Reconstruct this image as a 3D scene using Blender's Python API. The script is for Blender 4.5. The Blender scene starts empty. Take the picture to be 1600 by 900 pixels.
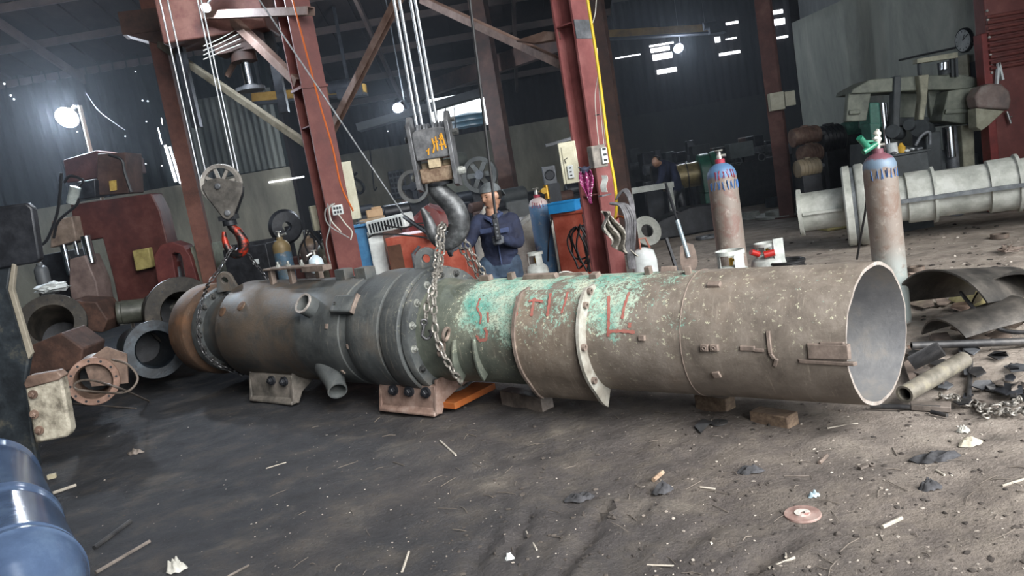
import bpy, bmesh, math, random
from mathutils import Vector, Matrix, noise as mnoise
random.seed(7)
PI = math.pi
sc = bpy.context.scene
COL = sc.collection
V = Vector

# ------------------------------------------------------------------ camera
CH, FPX = 1.68, 1200.0                      # eye height, focal length in pixels of a 1600 wide frame
PITCH, ROLL = math.radians(8.0), math.radians(9.6)
cF = V((0, math.cos(PITCH), -math.sin(PITCH)))
_r0 = V((1, 0, 0)); _u0 = V((0, math.sin(PITCH), math.cos(PITCH)))
cR = _r0 * math.cos(ROLL) - _u0 * math.sin(ROLL)
cU = _r0 * math.sin(ROLL) + _u0 * math.cos(ROLL)
cC = V((0, 0, CH))
cam_data = bpy.data.cameras.new('camera'); cam = bpy.data.objects.new('camera', cam_data); COL.objects.link(cam)
cam_data.sensor_width = 36; cam_data.lens = 36 * FPX / 1600; cam_data.clip_start = .05; cam_data.clip_end = 300
m3 = Matrix((cR, cU, -cF)).transposed()
cam.matrix_world = Matrix.Translation(cC) @ m3.to_4x4()
sc.camera = cam

def ray(x, y): return cR * (x - 800) + cU * (450 - y) + cF * FPX
def P(x, y, D):
    d = ray(x, y); return cC + d * (D / d.y)
def G(x, y, z=0.0):
    d = ray(x, y); return cC + d * ((z - CH) / d.z)
def foot(x, y, D):
    p = P(x, y, D); return V((p.x, p.y, 0))

# ------------------------------------------------------------------ world, lights, exposure
def lin(c):
    if isinstance(c, str):
        c = c.lstrip('#'); c = [int(c[i:i + 2], 16) / 255 for i in (0, 2, 4)]
    return tuple(((v / 12.92) if v <= .04045 else ((v + .055) / 1.055) ** 2.4) for v in c) + (1,)
w = bpy.data.worlds.new('overcast_sky'); sc.world = w; w.use_nodes = True
bg = w.node_tree.nodes['Background']; bg.inputs[0].default_value = (.86, .93, 1, 1); bg.inputs[1].default_value = 1.3
def light(kind, name, loc, energy, color=(1, 1, 1), rot=None, **kw):
    d = bpy.data.lights.new(name, kind); d.energy = energy; d.color = color
    for k, v in kw.items(): setattr(d, k, v)
    o = bpy.data.objects.new(name, d); COL.objects.link(o); o.location = loc
    if rot: o.rotation_euler = rot
    return o
sun = light('SUN', 'hazy_sun', (6, -8, 9), 3.4, (1, .97, .92), angle=math.radians(50))
sun.rotation_euler = V((-.50, .80, -.62)).to_track_quat('-Z', 'Y').to_euler()
sc.view_settings.view_transform = 'Standard'; sc.view_settings.look = 'None'
sc.view_settings.gamma = 1; sc.view_settings.use_curve_mapping = False
sc.view_settings.exposure = 1.28
sc.cycles.use_denoising = True
sc.cycles.max_bounces = 6; sc.cycles.diffuse_bounces = 3; sc.cycles.glossy_bounces = 3; sc.cycles.volume_bounces = 0
sc.cycles.sample_clamp_indirect = 4

# ------------------------------------------------------------------ materials
def _new(name):
    m = bpy.data.materials.new(name); m.use_nodes = True
    return m, m.node_tree.nodes, m.node_tree.links, m.node_tree.nodes['Principled BSDF']
def ramp(N, cols, interp='LINEAR'):
    r = N.new('ShaderNodeValToRGB'); r.color_ramp.interpolation = interp
    e = r.color_ramp.elements
    while len(e) < len(cols): e.new(.5)
    for el, (p, c) in zip(e, cols): el.position = p; el.color = lin(c) if not isinstance(c, float) else (c, c, c, 1)
    return r
def noise_n(N, L, co, scale, detail=5, rough=.6, dist=0):
    n = N.new('ShaderNodeTexNoise'); n.inputs['Scale'].default_value = scale; n.inputs['Detail'].default_value = detail
    n.inputs['Roughness'].default_value = rough; n.inputs['Distortion'].default_value = dist
    L.new(co, n.inputs['Vector']); return n.outputs['Fac']
def mixc(N, L, f, a, b):
    x = N.new('ShaderNodeMix'); x.data_type = 'RGBA'
    if isinstance(f, float): x.inputs[0].default_value = f
    else: L.new(f, x.inputs[0])
    for s, v in ((6, a), (7, b)):
        if hasattr(v, 'links'): L.new(v, x.inputs[s])
        else: x.inputs[s].default_value = lin(v)
    return x.outputs[2]
def math_n(N, L, op, a, b=None, clamp=False):
    x = N.new('ShaderNodeMath'); x.operation = op; x.use_clamp = clamp
    for i, v in ((0, a), (1, b)):
        if v is None: continue
        if hasattr(v, 'links'): L.new(v, x.inputs[i])
        else: x.inputs[i].default_value = v
    return x.outputs[0]
def mrange(N, L, v, a, b, c=0.0, d=1.0):
    x = N.new('ShaderNodeMapRange'); L.new(v, x.inputs[0])
    for i, q in enumerate((a, b, c, d)): x.inputs[1 + i].default_value = q
    x.interpolation_type = 'SMOOTHSTEP'
    return x.outputs[0]
def bump_n(N, L, bs, h, strength, dist=.01):
    b = N.new('ShaderNodeBump'); b.inputs['Strength'].default_value = strength; b.inputs['Distance'].default_value = dist
    L.new(h, b.inputs['Height']); L.new(b.outputs[0], bs.inputs['Normal'])
MC = {}
def mat(name, *cols, scale=5, rough=.65, metal=0.0, bump=.4, bscale=30, bdist=.006, stretch=None, emit=0, spec=None, lo=.35, hi=.65):
    if name in MC: return MC[name]
    m, N, L, bs = _new(name)
    tc = N.new('ShaderNodeTexCoord'); co = tc.outputs['Object']
    if stretch:
        mp = N.new('ShaderNodeMapping'); mp.inputs['Scale'].default_value = stretch; L.new(co, mp.inputs[0]); co = mp.outputs[0]
    if len(cols) == 1:
        bs.inputs['Base Color'].default_value = lin(cols[0])
    else:
        f = noise_n(N, L, co, scale, 8, .68)
        k = len(cols) - 1
        r = ramp(N, [(lo + (hi - lo) * i / k, c) for i, c in enumerate(cols)])
        L.new(f, r.inputs[0]); L.new(r.outputs[0], bs.inputs['Base Color'])
    bs.inputs['Roughness'].default_value = rough; bs.inputs['Metallic'].default_value = metal
    if spec is not None: bs.inputs['Specular IOR Level'].default_value = spec
    if bump: bump_n(N, L, bs, noise_n(N, L, co, bscale, 6, .7), bump, bdist)
    if emit:
        bs.inputs['Emission Color'].default_value = lin(cols[0]); bs.inputs['Emission Strength'].default_value = emit
    MC[name] = m; return m

# ------------------------------------------------------------------ mesh builder
def ortho(d):
    d = V(d).normalized(); a = V((0, 0, 1)) if abs(d.z) < .9 else V((1, 0, 0))
    x = a.cross(d).normalized(); return x, d.cross(x).normalized(), d
def frame(o, x, z):
    """matrix with origin o, local x along x, local z as near z as possible"""
    x = V(x).normalized(); y = V(z).cross(x).normalized(); zz = x.cross(y)
    m = Matrix((x, y, zz)).transposed().to_4x4(); m.translation = V(o); return m
def rotz(a): return Matrix.Rotation(a, 4, 'Z')
def T(x, y, z): return Matrix.Translation((x, y, z))
class MB:
    def __init__(s, M=None): s.v = []; s.f = []; s.M = M
    def add(s, vs, fs, M=None):
        o = len(s.v)
        for p in vs:
            p = V(p)
            if M is not None: p = M @ p
            if s.M is not None: p = s.M @ p
            s.v.append(p)
        s.f += [tuple(i + o for i in f) for f in fs]; return s
    def box(s, c, d, M=None, top=None):
        x, y, z = d[0] / 2, d[1] / 2, d[2] / 2; cx, cy, cz = c
        tx, ty = (1, 1) if top is None else top
        vs = [(cx - x, cy - y, cz - z), (cx + x, cy - y, cz - z), (cx + x, cy + y, cz - z), (cx - x, cy + y, cz - z),
              (cx - x * tx, cy - y * ty, cz + z), (cx + x * tx, cy - y * ty, cz + z), (cx + x * tx, cy + y * ty, cz + z), (cx - x * tx, cy + y * ty, cz + z)]
        return s.add(vs, [(0, 3, 2, 1), (4, 5, 6, 7), (0, 1, 5, 4), (1, 2, 6, 5), (2, 3, 7, 6), (3, 0, 4, 7)], M)
    def bar(s, a, b, w_, h_, up=(0, 0, 1)):
        a = V(a); b = V(b); d = b - a; up = V(up)
        if abs(d.normalized().dot(up)) > .99: up = V((0, 1, 0))
        return s.box((d.length / 2, 0, 0), (d.length, w_, h_), frame(a, d, up))
    def lathe(s, prof, o=(0, 0, 0), d=(0, 0, 1), seg=32, M=None, a0=0, a1=2 * PI, wob=None):
        X, Y, Z = ortho(d); o = V(o); full = abs(a1 - a0 - 2 * PI) < 1e-6
        n = seg if full else seg + 1; vs = []; fs = []
        for j, (r, h) in enumerate(prof):
            for i in range(n):
                a = a0 + (a1 - a0) * i / seg
                rr = r if not wob else r + wob(a, h)
                vs.append(o + Z * h + (X * math.cos(a) + Y * math.sin(a)) * max(rr, 0))
        for j in range(len(prof) - 1):
            for i in range(seg):
                k = (i + 1) % n
                if full or i < seg: fs.append((j * n + i, j * n + k, (j + 1) * n + k, (j + 1) * n + i))
        if full:
            if prof[0][0] > 1e-5: fs.append(tuple(range(n))[::-1])
            if prof[-1][0] > 1e-5: fs.append(tuple((len(prof) - 1) * n + i for i in range(n)))
        return s.add(vs, fs, M)
    def ring(s, prof, o=(0, 0, 0), d=(0, 0, 1), seg=32, M=None):
        """closed profile swept round: no caps"""
        X, Y, Z = ortho(d); o = V(o); n = seg; vs = []; fs = []; k = len(prof)
        for (r, h) in prof:
            for i in range(n):
                a = 2 * PI * i / n; vs.append(o + Z * h + (X * math.cos(a) + Y * math.sin(a)) * r)
        for j in range(k):
            for i in range(n):
                q = (i + 1) % n; jj = (j + 1) % k
                fs.append((j * n + i, j * n + q, jj * n + q, jj * n + i))
        return s.add(vs, fs, M)
    def cyl(s, a, b, r, r2=None, seg=20, M=None):
        a = V(a); b = V(b); r2 = r if r2 is None else r2
        return s.lathe([(r, 0), (r2, (b - a).length)], a, b - a, seg, M)
    def torus(s, c, d, R, r, seg=28, rs=8, a0=0, a1=2 * PI, M=None):
        X, Y, Z = ortho(d); c = V(c)
        full = abs(a1 - a0 - 2 * PI) < 1e-6
        pts = [c + (X * math.cos(a0 + (a1 - a0) * i / seg) + Y * math.sin(a0 + (a1 - a0) * i / seg)) * R for i in range(seg + (0 if full else 1))]
        return s.tube(pts, r, rs, closed=full, M=M)
    def tube(s, pts, r, seg=8, closed=False, M=None):
        pts = [V(p) for p in pts]; n = len(pts); vs = []; fs = []
        up = None
        rr = r if isinstance(r, (list, tuple)) else [r] * n
        for i, p in enumerate(pts):
            if closed: t = pts[(i + 1) % n] - pts[i - 1]
            else: t = pts[min(i + 1, n - 1)] - pts[max(i - 1, 0)]
            if t.length < 1e-9: t = V((0, 0, 1))
            t.normalize()
            if up is None: up = ortho(t)[0]
            up = (up - t * up.dot(t)); up = up.normalized() if up.length > 1e-6 else ortho(t)[0]
            y = t.cross(up)
            for k in range(seg):
                a = 2 * PI * k / seg; vs.append(p + (up * math.cos(a) + y * math.sin(a)) * rr[i])
        for i in range(n if closed else n - 1):
            for k in range(seg):
                q = (k + 1) % seg; j = (i + 1) % n
                fs.append((i * seg + k, i * seg + q, j * seg + q, j * seg + k))
        if not closed:
            fs.append(tuple(range(seg))[::-1]); fs.append(tuple((n - 1) * seg + k for k in range(seg)))
        return s.add(vs, fs, M)
    def prism(s, poly, t0, t1, M=None, axis='z'):
        """polygon in local xy (or xz for axis y, yz for axis x) between t0 and t1"""
        n = len(poly)
        def mk(a, b, t): return (a, b, t) if axis == 'z' else ((a, t, b) if axis == 'y' else (t, a, b))
        vs = [mk(a, b, t0) for a, b in poly] + [mk(a, b, t1) for a, b in poly]
        fs = [tuple(range(n))[::-1], tuple(range(n, 2 * n))] + [(i, (i + 1) % n, n + (i + 1) % n, n + i) for i in range(n)]
        return s.add(vs, fs, M)
    def ico(s, c, r, sub=2, sc3=(1, 1, 1), jit=0, M=None, seed=0):
        b = bmesh.new(); bmesh.ops.create_icosphere(b, subdivisions=sub, radius=1)
        vs = []
        for q in b.verts:
            n_ = q.co.copy(); k = 1 + jit * mnoise.noise(n_ * 2.3 + V((seed * 3.1, seed, 0)))
            vs.append(V(c) + V((n_.x * r * sc3[0] * k, n_.y * r * sc3[1] * k, n_.z * r * sc3[2] * k)))
        fs = [tuple(v_.index for v_ in f.verts) for f in b.faces]; b.free()
        return s.add(vs, fs, M)
    def grid(s, fn, nu, nv, thick=0):
        vs = [V(fn(i / nu, j / nv)) for j in range(nv + 1) for i in range(nu + 1)]
        fs = [(j * (nu + 1) + i, j * (nu + 1) + i + 1, (j + 1) * (nu + 1) + i + 1, (j + 1) * (nu + 1) + i) for j in range(nv) for i in range(nu)]
        return s.add(vs, fs)
ALLOBJ = []
MW = {}
def _mesh(mb, name, m, ang=38):
    me = bpy.data.meshes.new(name); me.from_pydata([tuple(v) for v in mb.v], [], mb.f)
    b = bmesh.new(); b.from_mesh(me); bmesh.ops.recalc_face_normals(b, faces=b.faces)
    for f in b.faces: f.smooth = True
    for e in b.edges: e.smooth = len(e.link_faces) == 2 and e.calc_face_angle(0) < math.radians(ang)
    b.to_mesh(me); b.free()
    for mm in (m if isinstance(m, (list, tuple)) else [m]): me.materials.append(mm)
    return me
def _mods(o, bevel, solid, sub):
    if solid: md = o.modifiers.new('thickness', 'SOLIDIFY'); md.thickness = solid; md.offset = 0
    if bevel: md = o.modifiers.new('edge', 'BEVEL'); md.width = bevel; md.segments = 2; md.limit_method = 'ANGLE'; md.angle_limit = math.radians(40)
    if sub: md = o.modifiers.new('smooth', 'SUBSURF'); md.levels = sub; md.render_levels = sub
def tag(o, label=None, cat=None, group=None, kind=None):
    if label: o['label'] = label
    if cat: o['category'] = cat
    if group: o['group'] = group
    if kind: o['kind'] = kind
    return o
def thing(name, label, cat, loc, rz=0, group=None, M=None):
    o = bpy.data.objects.new(name, None); COL.objects.link(o); o.empty_display_size = .1
    mm = M if M is not None else Matrix.Translation(V(loc)) @ rotz(rz)
    o.matrix_world = mm; MW[o.name] = mm.copy()
    return tag(o, label, cat, group, 'thing')
def part(mb, name, m, parent, label=None, world=False, bevel=0, solid=0, sub=0, kind=None):
    if world:
        inv = MW[parent.name].inverted(); mb.v = [inv @ v for v in mb.v]
    o = bpy.data.objects.new(name, _mesh(mb, name, m)); COL.objects.link(o); o.parent = parent; MW[o.name] = MW[parent.name]
    _mods(o, bevel, solid, sub); tag(o, label, kind=kind); return o
def solo(mb, name, m, label, cat, group=None, bevel=0, solid=0, sub=0, kind='thing', M=None):
    """a one-mesh thing; vertices given in world space, origin moved to the base"""
    if M is not None: mb.v = [M @ v for v in mb.v]
    xs = [v.x for v in mb.v]; ys = [v.y for v in mb.v]; zs = [v.z for v in mb.v]
    c = V(((min(xs) + max(xs)) / 2, (min(ys) + max(ys)) / 2, min(zs))); mb.v = [v - c for v in mb.v]
    o = bpy.data.objects.new(name, _mesh(mb, name, m)); COL.objects.link(o); o.location = c
    MW[o.name] = Matrix.Translation(c)
    _mods(o, bevel, solid, sub); return tag(o, label, cat, group, kind)
def struct(name, mb, m, bevel=0, solid=0):
    o = bpy.data.objects.new(name, _mesh(mb, name, m)); COL.objects.link(o); o['kind'] = 'structure'
    MW[o.name] = Matrix(); _mods(o, bevel, solid, 0); return o
def copy_tree(o, M=None, label=None, parent=None):
    c = o.copy(); COL.objects.link(c)
    if parent is not None: c.parent = parent
    if M is not None: c.matrix_world = M; MW[c.name] = M
    if label: c['label'] = label
    for ch in [q for q in bpy.data.objects if q.parent == o]: copy_tree(ch, None, None, c)
    return c
def bez(pts, n=12):
    """smooth curve (Catmull-Rom) through the points"""
    pts = [V(p) for p in pts]; out = []
    q = [pts[0] * 2 - pts[1]] + pts + [pts[-1] * 2 - pts[-2]]
    for i in range(1, len(q) - 2):
        a, b, c, d = q[i - 1:i + 3]
        for k in range(n):
            t = k / n
            out.append(.5 * ((2 * b) + (c - a) * t + (2 * a - 5 * b + 4 * c - d) * t * t + (3 * b - a - 3 * c + d) * t ** 3))
    out.append(pts[-1]); return out
def resample(pts, step):
    pts = [V(p) for p in pts]; out = [pts[0]]; acc = 0
    for a, b in zip(pts, pts[1:]):
        L_ = (b - a).length
        while acc + L_ >= step:
            t = (step - acc) / L_; a = a.lerp(b, t); out.append(a); L_ = (b - a).length; acc = 0
        acc += L_
    return out
def chain_mesh(mb, pts, length=.075, width=.052, wire=.0075, seg=6):
    pitch = length - 2 * wire * 1.05
    q = resample(pts, pitch); up = V((.3, 1, .2)); 
    for i in range(len(q) - 1):
        a, b = q[i], q[i + 1]; t = (b - a).normalized(); c = (a + b) / 2
        x = (up - t * up.dot(t)).normalized(); y = t.cross(x)
        if i % 2: x = y
        hl = length / 2 - wire; hw = width / 2 - wire; path = []
        st = hl - hw
        for k in range(6):
            an = PI * k / 5; path.append(c + t * (st + hw * math.sin(an)) + x * (hw * math.cos(an)))
        for k in range(6):
            an = PI * k / 5; path.append(c - t * (st + hw * math.sin(an)) - x * (hw * math.cos(an)))
        mb.tube(path, wire, seg, closed=True)
    return mb
# ------------------------------------------------------------------ setting: floor
def sstep(a, b, x):
    t = min(1, max(0, (x - a) / (b - a))); return t * t * (3 - 2 * t)
GROOVES = [([G(945, 795), G(905, 850), G(868, 905)], .035, .03), ([G(832, 790), G(815, 830), G(795, 868)], .03, .022),
           ([G(1110, 820), G(1068, 852), G(1040, 875)], .04, .02), ([G(985, 795), G(955, 820), G(925, 835)], .03, .02),
           ([G(1035, 760), G(1010, 790), G(985, 815)], .03, .02), ([G(1240, 845), G(1205, 862), G(1150, 905)], .04, .03),
           ([G(860, 705), G(915, 740), G(960, 745)], .03, .01), ([G(770, 835), G(745, 870), G(735, 895)], .03, .018),
           ([G(60, 770), G(250, 758), G(420, 760)], .03, .01), ([G(700, 690), G(790, 720), G(880, 700)], .05, .012)]
def seg_d(p, a, b):
    ax, ay = b.x - a.x, b.y - a.y; t = ((p[0] - a.x) * ax + (p[1] - a.y) * ay) / (ax * ax + ay * ay + 1e-9); t = min(1, max(0, t))
    return math.hypot(p[0] - a.x - ax * t, p[1] - a.y - ay * t)
def ground_z(x, y):
    k = 1 if y < 9 else max(.25, 1 - (y - 9) / 10)
    z = .028 * mnoise.noise(V((x * .7, y * .7, 0))) + .016 * mnoise.noise(V((x * 2.3, y * 2.3, 4)))
    if y < 9:
        t = mnoise.noise(V((x * 6, y * 6, 1.3)))
        rough = sstep(-3, 1.2, x)
        z += (.010 + .006 * rough) * t + .006 * rough * abs(mnoise.noise(V((x * 15, y * 15, 2)))) - .008 * rough * sstep(.25, .5, mnoise.noise(V((x * 4, y * 4, 9))))
        for pts, wd, dp in GROOVES:
            if abs(pts[1].x - x) < .8 and abs(pts[1].y - y) < .8:
                d = min(seg_d((x, y), pts[0], pts[1]), seg_d((x, y), pts[1], pts[2]))
                z += -dp * math.exp(-(d / wd) ** 2) + dp * .5 * math.exp(-((d - wd * 2.2) / wd) ** 2)
    return z * k - .012
def gz(p, lift=0): return V((p.x, p.y, ground_z(p.x, p.y) + lift))
def spaced(a, b, n, c, k):
    out = []
    for i in range(n + 1):
        u = -1 + 2 * i / n
        out.append(u)
    f = lambda u: (math.sinh(k * u) / math.sinh(k))
    return [c + (b - c) * f(u) if u > 0 else c + (c - a) * f(u) for u in out]
fx = spaced(-17, 25, 380, .5, 2.3)
fy = [-1.5 + 33.5 * ((math.exp(2.6 * i / 400) - 1) / (math.exp(2.6) - 1)) for i in range(401)]
fm = MB(); nx = len(fx)
for y in fy:
    for x in fx: fm.v.append(V((x, y, ground_z(x, y))))
for j in range(len(fy) - 1):
    for i in range(nx - 1): fm.f.append((j * nx + i, j * nx + i + 1, (j + 1) * nx + i + 1, (j + 1) * nx + i))
def dirt():
    m, N, L, bs = _new('oily_dirt'); co = N.new('ShaderNodeTexCoord').outputs['Object']
    big = noise_n(N, L, co, .55, 5, .55, .4); mid = noise_n(N, L, co, 3.2, 8, .7); fine = noise_n(N, L, co, 45, 6, .75)
    r1 = ramp(N, [(.32, '#524c49'), (.45, '#635b57'), (.55, '#70675f'), (.68, '#80766d')]); L.new(mid, r1.inputs[0])
    r2 = ramp(N, [(.30, '#26282c'), (.5, '#33353a'), (.7, '#4a4643')]); L.new(mid, r2.inputs[0])
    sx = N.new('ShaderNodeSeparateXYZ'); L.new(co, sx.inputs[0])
    # oily soil plus painted shade: darker to the left for the weaker light
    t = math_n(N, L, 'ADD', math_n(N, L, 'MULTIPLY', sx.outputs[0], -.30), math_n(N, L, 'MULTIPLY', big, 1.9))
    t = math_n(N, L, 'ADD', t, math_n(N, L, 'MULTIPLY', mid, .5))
    oil_shade = mrange(N, L, t, .2, 2.0)
    dry_lit = ramp(N, [(.32, '#7b736c'), (.45, '#948a81'), (.55, '#a69b91'), (.68, '#b5aba1')]); L.new(mid, dry_lit.inputs[0])
    c0 = mixc(N, L, mrange(N, L, math_n(N, L, 'ADD', sx.outputs[0], math_n(N, L, 'MULTIPLY', big, 3)), 1.6, 4.6), r1.outputs[0], dry_lit.outputs[0])  # dusty soil made paler to the right, stronger daylight put into the colour
    c = mixc(N, L, oil_shade, c0, r2.outputs[0])
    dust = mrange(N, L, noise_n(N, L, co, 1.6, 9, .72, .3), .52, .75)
    c = mixc(N, L, math_n(N, L, 'MULTIPLY', dust, math_n(N, L, 'SUBTRACT', .55, math_n(N, L, 'MULTIPLY', oil_shade, .40))), c, '#a39a8c')
    sp = mrange(N, L, fine, .62, .74)
    c = mixc(N, L, math_n(N, L, 'MULTIPLY', sp, .5), c, '#b3aaa0')
    dk = mrange(N, L, noise_n(N, L, co, 22, 5, .7), .60, .70)
    c = mixc(N, L, math_n(N, L, 'MULTIPLY', dk, .5), c, '#35302d')
    L.new(c, bs.inputs['Base Color']); bs.inputs['Roughness'].default_value = .86
    bs.inputs['Specular IOR Level'].default_value = .3
    h = math_n(N, L, 'ADD', math_n(N, L, 'MULTIPLY', fine, .35), noise_n(N, L, co, 14, 8, .7))
    bump_n(N, L, bs, h, 1.0, .035)
    return m
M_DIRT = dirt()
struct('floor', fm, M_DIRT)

# ------------------------------------------------------------------ walls and roof
def wall_mat(name, a, b, c_, corr=0, horiz=False, rough=.8):
    m, N, L, bs = _new(name); co = N.new('ShaderNodeTexCoord').outputs['Object']
    mp = N.new('ShaderNodeMapping'); mp.inputs['Scale'].default_value = (1, 1, .35); L.new(co, mp.inputs[0])
    f = noise_n(N, L, mp.outputs[0], 1.1, 8, .7, .5); r = ramp(N, [(.35, a), (.52, b), (.66, c_)]); L.new(f, r.inputs[0])
    L.new(r.outputs[0], bs.inputs['Base Color']); bs.inputs['Roughness'].default_value = rough
    bs.inputs['Specular IOR Level'].default_value = .08; bump_n(N, L, bs, noise_n(N, L, co, 9, 6, .7), .3, .02); return m
M_PLASTER = wall_mat('stained_plaster', '#8a8e89', '#a1a59d', '#b4b6ae')
M_CREAM = wall_mat('cream_masonry', '#66635a', '#7d7a6e', '#918e80')
M_DARKSHEET = wall_mat('dark_sheet', '#141213', '#1c1a1b', '#282424')
M_SHEET = wall_mat('zinc_sheet', '#15191b', '#1e2425', '#2b302f')
M_GREENSHEET = wall_mat('green_grey_sheet', '#26302f', '#34403e', '#465350')
M_ROOF = wall_mat('roof_sheet', '#171313', '#211c1b', '#302928')
def corrugated(x0, x1, z0, z1, y, pitch=.2, amp=.02, holes=()):
    mb = MB(); n = int((x1 - x0) / pitch * 6)
    def col(x): return (x, y + amp * math.sin(2 * PI * x / pitch))
    for i in range(n):
        a, b = x0 + (x1 - x0) * i / n, x0 + (x1 - x0) * (i + 1) / n
        segs = [(z0, z1)]
        for hx0, hx1, hz0, hz1 in holes:
            if hx0 <= (a + b) / 2 <= hx1: segs = [(z0, hz0), (hz1, z1)]
        for s0, s1 in segs:
            if s1 - s0 > .01:
                pa, pb = col(a), col(b)
                mb.add([(pa[0], pa[1], s0), (pb[0], pb[1], s0), (pb[0], pb[1], s1), (pa[0], pa[1], s1)], [(0, 1, 2, 3)])
    return mb
def plainwall(a, b, z0, z1, th=.15, name='wall_x', m=None):
    a = V((a[0], a[1], 0)); b = V((b[0], b[1], 0)); d = b - a
    mb = MB(); mb.box((d.length / 2, 0, (z0 + z1) / 2), (d.length, th, z1 - z0), frame(a, d, (0, 0, 1)))
    return struct(name, mb, m)
YL, YC, YR = 16.5, 21.0, 29.0
plainwall((-17, YL), (-4.2, YL), -.1, 2.7, name='wall_left', m=M_CREAM)
struct('wall_left_upper', corrugated(-17, -4.2, 2.7, 5.5, YL, .28, .035), M_SHEET)
plainwall((-4.2, YL), (-4.2, YC), -.1, 4.4, name='wall_left_return', m=M_DARKSHEET)
plainwall((-17, -3), (-17, YL), -.1, 7.4, name='wall_left_side', m=M_GREENSHEET)
plainwall((-17, -3), (.6, -3), -.1, 7.4, name='wall_light_block', m=M_DARKSHEET)  # unseen wall added behind the camera to keep daylight off the left
plainwall((-4.2, YC), (3.2, YC), -.1, 3.05, name='wall_center', m=M_CREAM)
hx0, hx1 = P(676, 190, YC).x, P(762, 190, YC).x
struct('wall_center_upper', corrugated(-4.2, 3.2, 3.05, 4.35, YC, .28, .035, holes=[(hx0, hx1, 3.2, 4.1)]), M_DARKSHEET)
plainwall((3.2, YC), (3.2, YR), -.1, 7.6, name='wall_center_return', m=M_DARKSHEET)
plainwall((3.2, YR), (12.5, YR), -.1, 3.2, name='wall_back', m=wall_mat('dim_masonry', '#232422', '#2e2f2c', '#3a3b36'))
struct('wall_back_upper', corrugated(3.2, 12.5, 3.2, 7.6, YR, .3, .035), M_DARKSHEET)
# grey plaster wall on the right, running away from the camera
wa = P(1256, 150, 18.5); wb = P(1552, 100, 12.5)
wdir = (V((wb.x, wb.y, 0)) - V((wa.x, wa.y, 0))).normalized()
we = V((wa.x, wa.y, 0)) + wdir * 14
plainwall((wa.x, wa.y), (we.x, we.y), -.1, 4.15, .2, 'wall_right', M_PLASTER)
mb = MB(); mb.box((7, .12, 5.8), (14, .06, 3.3), frame((wa.x, wa.y, 0), wdir, (0, 0, 1)))
struct('wall_right_upper', mb, wall_mat('pale_upper_sheet', '#7c8082', '#8d9193', '#a0a3a3'))
plainwall((wa.x, wa.y), (12.5, YR), -.1, 7.4, .2, 'wall_right_return', M_DARKSHEET)
# roof: ribbed sheet; the left bays slope down to the back, the right bay is level
def rz_(x, y): return 7.35 if (x > 3.2 or y < 9) else 7.35 - (y - 9) * .262
def roofsheet(x0, x1, ys):
    mb = MB(); n = int((x1 - x0) / .3); sn = [rz_((x0 + x1) / 2, y) for y in ys]
    for i in range(n):
        xa, xb = x0 + (x1 - x0) * i / n, x0 + (x1 - x0) * (i + 1) / n; e = .05 if i % 2 else 0; e2 = .05 - e
        for k in range(len(ys) - 1):
            ya, yb, za, zb = ys[k], ys[k + 1], sn[k], sn[k + 1]
            mb.add([(xa, ya, za + e), (xb, ya, za + e), (xb, yb, zb + e), (xa, yb, zb + e)], [(0, 3, 2, 1)])
            mb.add([(xb, ya, za + e), (xb, ya, za + e2), (xb, yb, zb + e2), (xb, yb, zb + e)], [(0, 1, 2, 3)])
    return mb
struct('ceiling', roofsheet(-17, 3.2, [1.2, 9, 21.2]), M_ROOF)
struct('ceiling_right', roofsheet(3.2, 25, [1.2, 31]), M_ROOF)
struct('ceiling_light_block', roofsheet(-17, -1.0, [-3, 1.2]), M_ROOF)  # unseen roof piece added to darken the ground at left
plainwall((3.2, 9), (3.2, 21), 5.6, 7.4, .06, 'wall_center_gable', M_ROOF)
M_PURLIN = mat('purlin_steel', '#2e2422', '#3e312d', '#4c403a', scale=2)
tn = 0
for i in range(15):
    y = 2.2 + i * 1.3
    tn += 1; mb = MB(); mb.box((-6.9, y, rz_(0, y) - .09), (20.2, .06, .14)); struct('trim_%d' % tn, mb, M_PURLIN)
for i in range(10):
    y = 3 + i * 2.8; tn += 1; mb = MB(); mb.box((14, y, 7.25), (21.6, .07, .16)); struct('trim_%d' % tn, mb, M_PURLIN)
for x in (-14, -11, -8, -5, -2, 1):
    tn += 1; mb = MB(); mb.bar((x, 9, 7.1), (x, 21, 3.96), .07, .16); struct('trim_%d' % tn, mb, M_PURLIN)
# lighter corrugated patch with daylight behind the gas cylinders
xa, xb = P(306, 240, YL).x, -4.25
struct('wall_left_patch', corrugated(xa, xb, 2.72, 4.35, YL - .09, .13, .022), wall_mat('pale_corrugated', '#3c403f', '#585c59', '#7c7f7a'))
# daylight through gaps between the sheets: glowing slots in the far wall
M_DAY = mat('daylight_gap', '#f2f6ff', bump=0, emit=2.6)
M_GLINT = mat('small_daylight_hole', '#e8f2ff', bump=0, emit=1.6)
slots = [(1015, 74, 1052, 65, 2.5), (1017, 81, 1046, 73, 6), (1020, 92, 1050, 84, 8.5), (1027, 115, 1057, 106, 6.5), (1127, 40, 1153, 33, 3.5),
         (1117, 63, 1125, 61, 8), (1134, 62, 1151, 58.5, 2), (1124, 87, 1156, 79, 4), (1198, 22, 1223, 17, 5.5), (1198, 39, 1226, 31, 9), (1214, 60, 1231, 56, 3), (962, 94, 1000, 82, 1.5)]
wn = 0
for x0, y0, x1, y1, h in slots:
    wn += 1; D = YR - .12; a, b = P(x0, y0, D), P(x1, y1, D); hh = h * D / 1200
    mb = MB(); mb.box(((a.x + b.x) / 2, D, (a.z + b.z) / 2), (abs(b.x - a.x), .02, hh)); struct('window_%d' % wn, mb, M_DAY)
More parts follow.
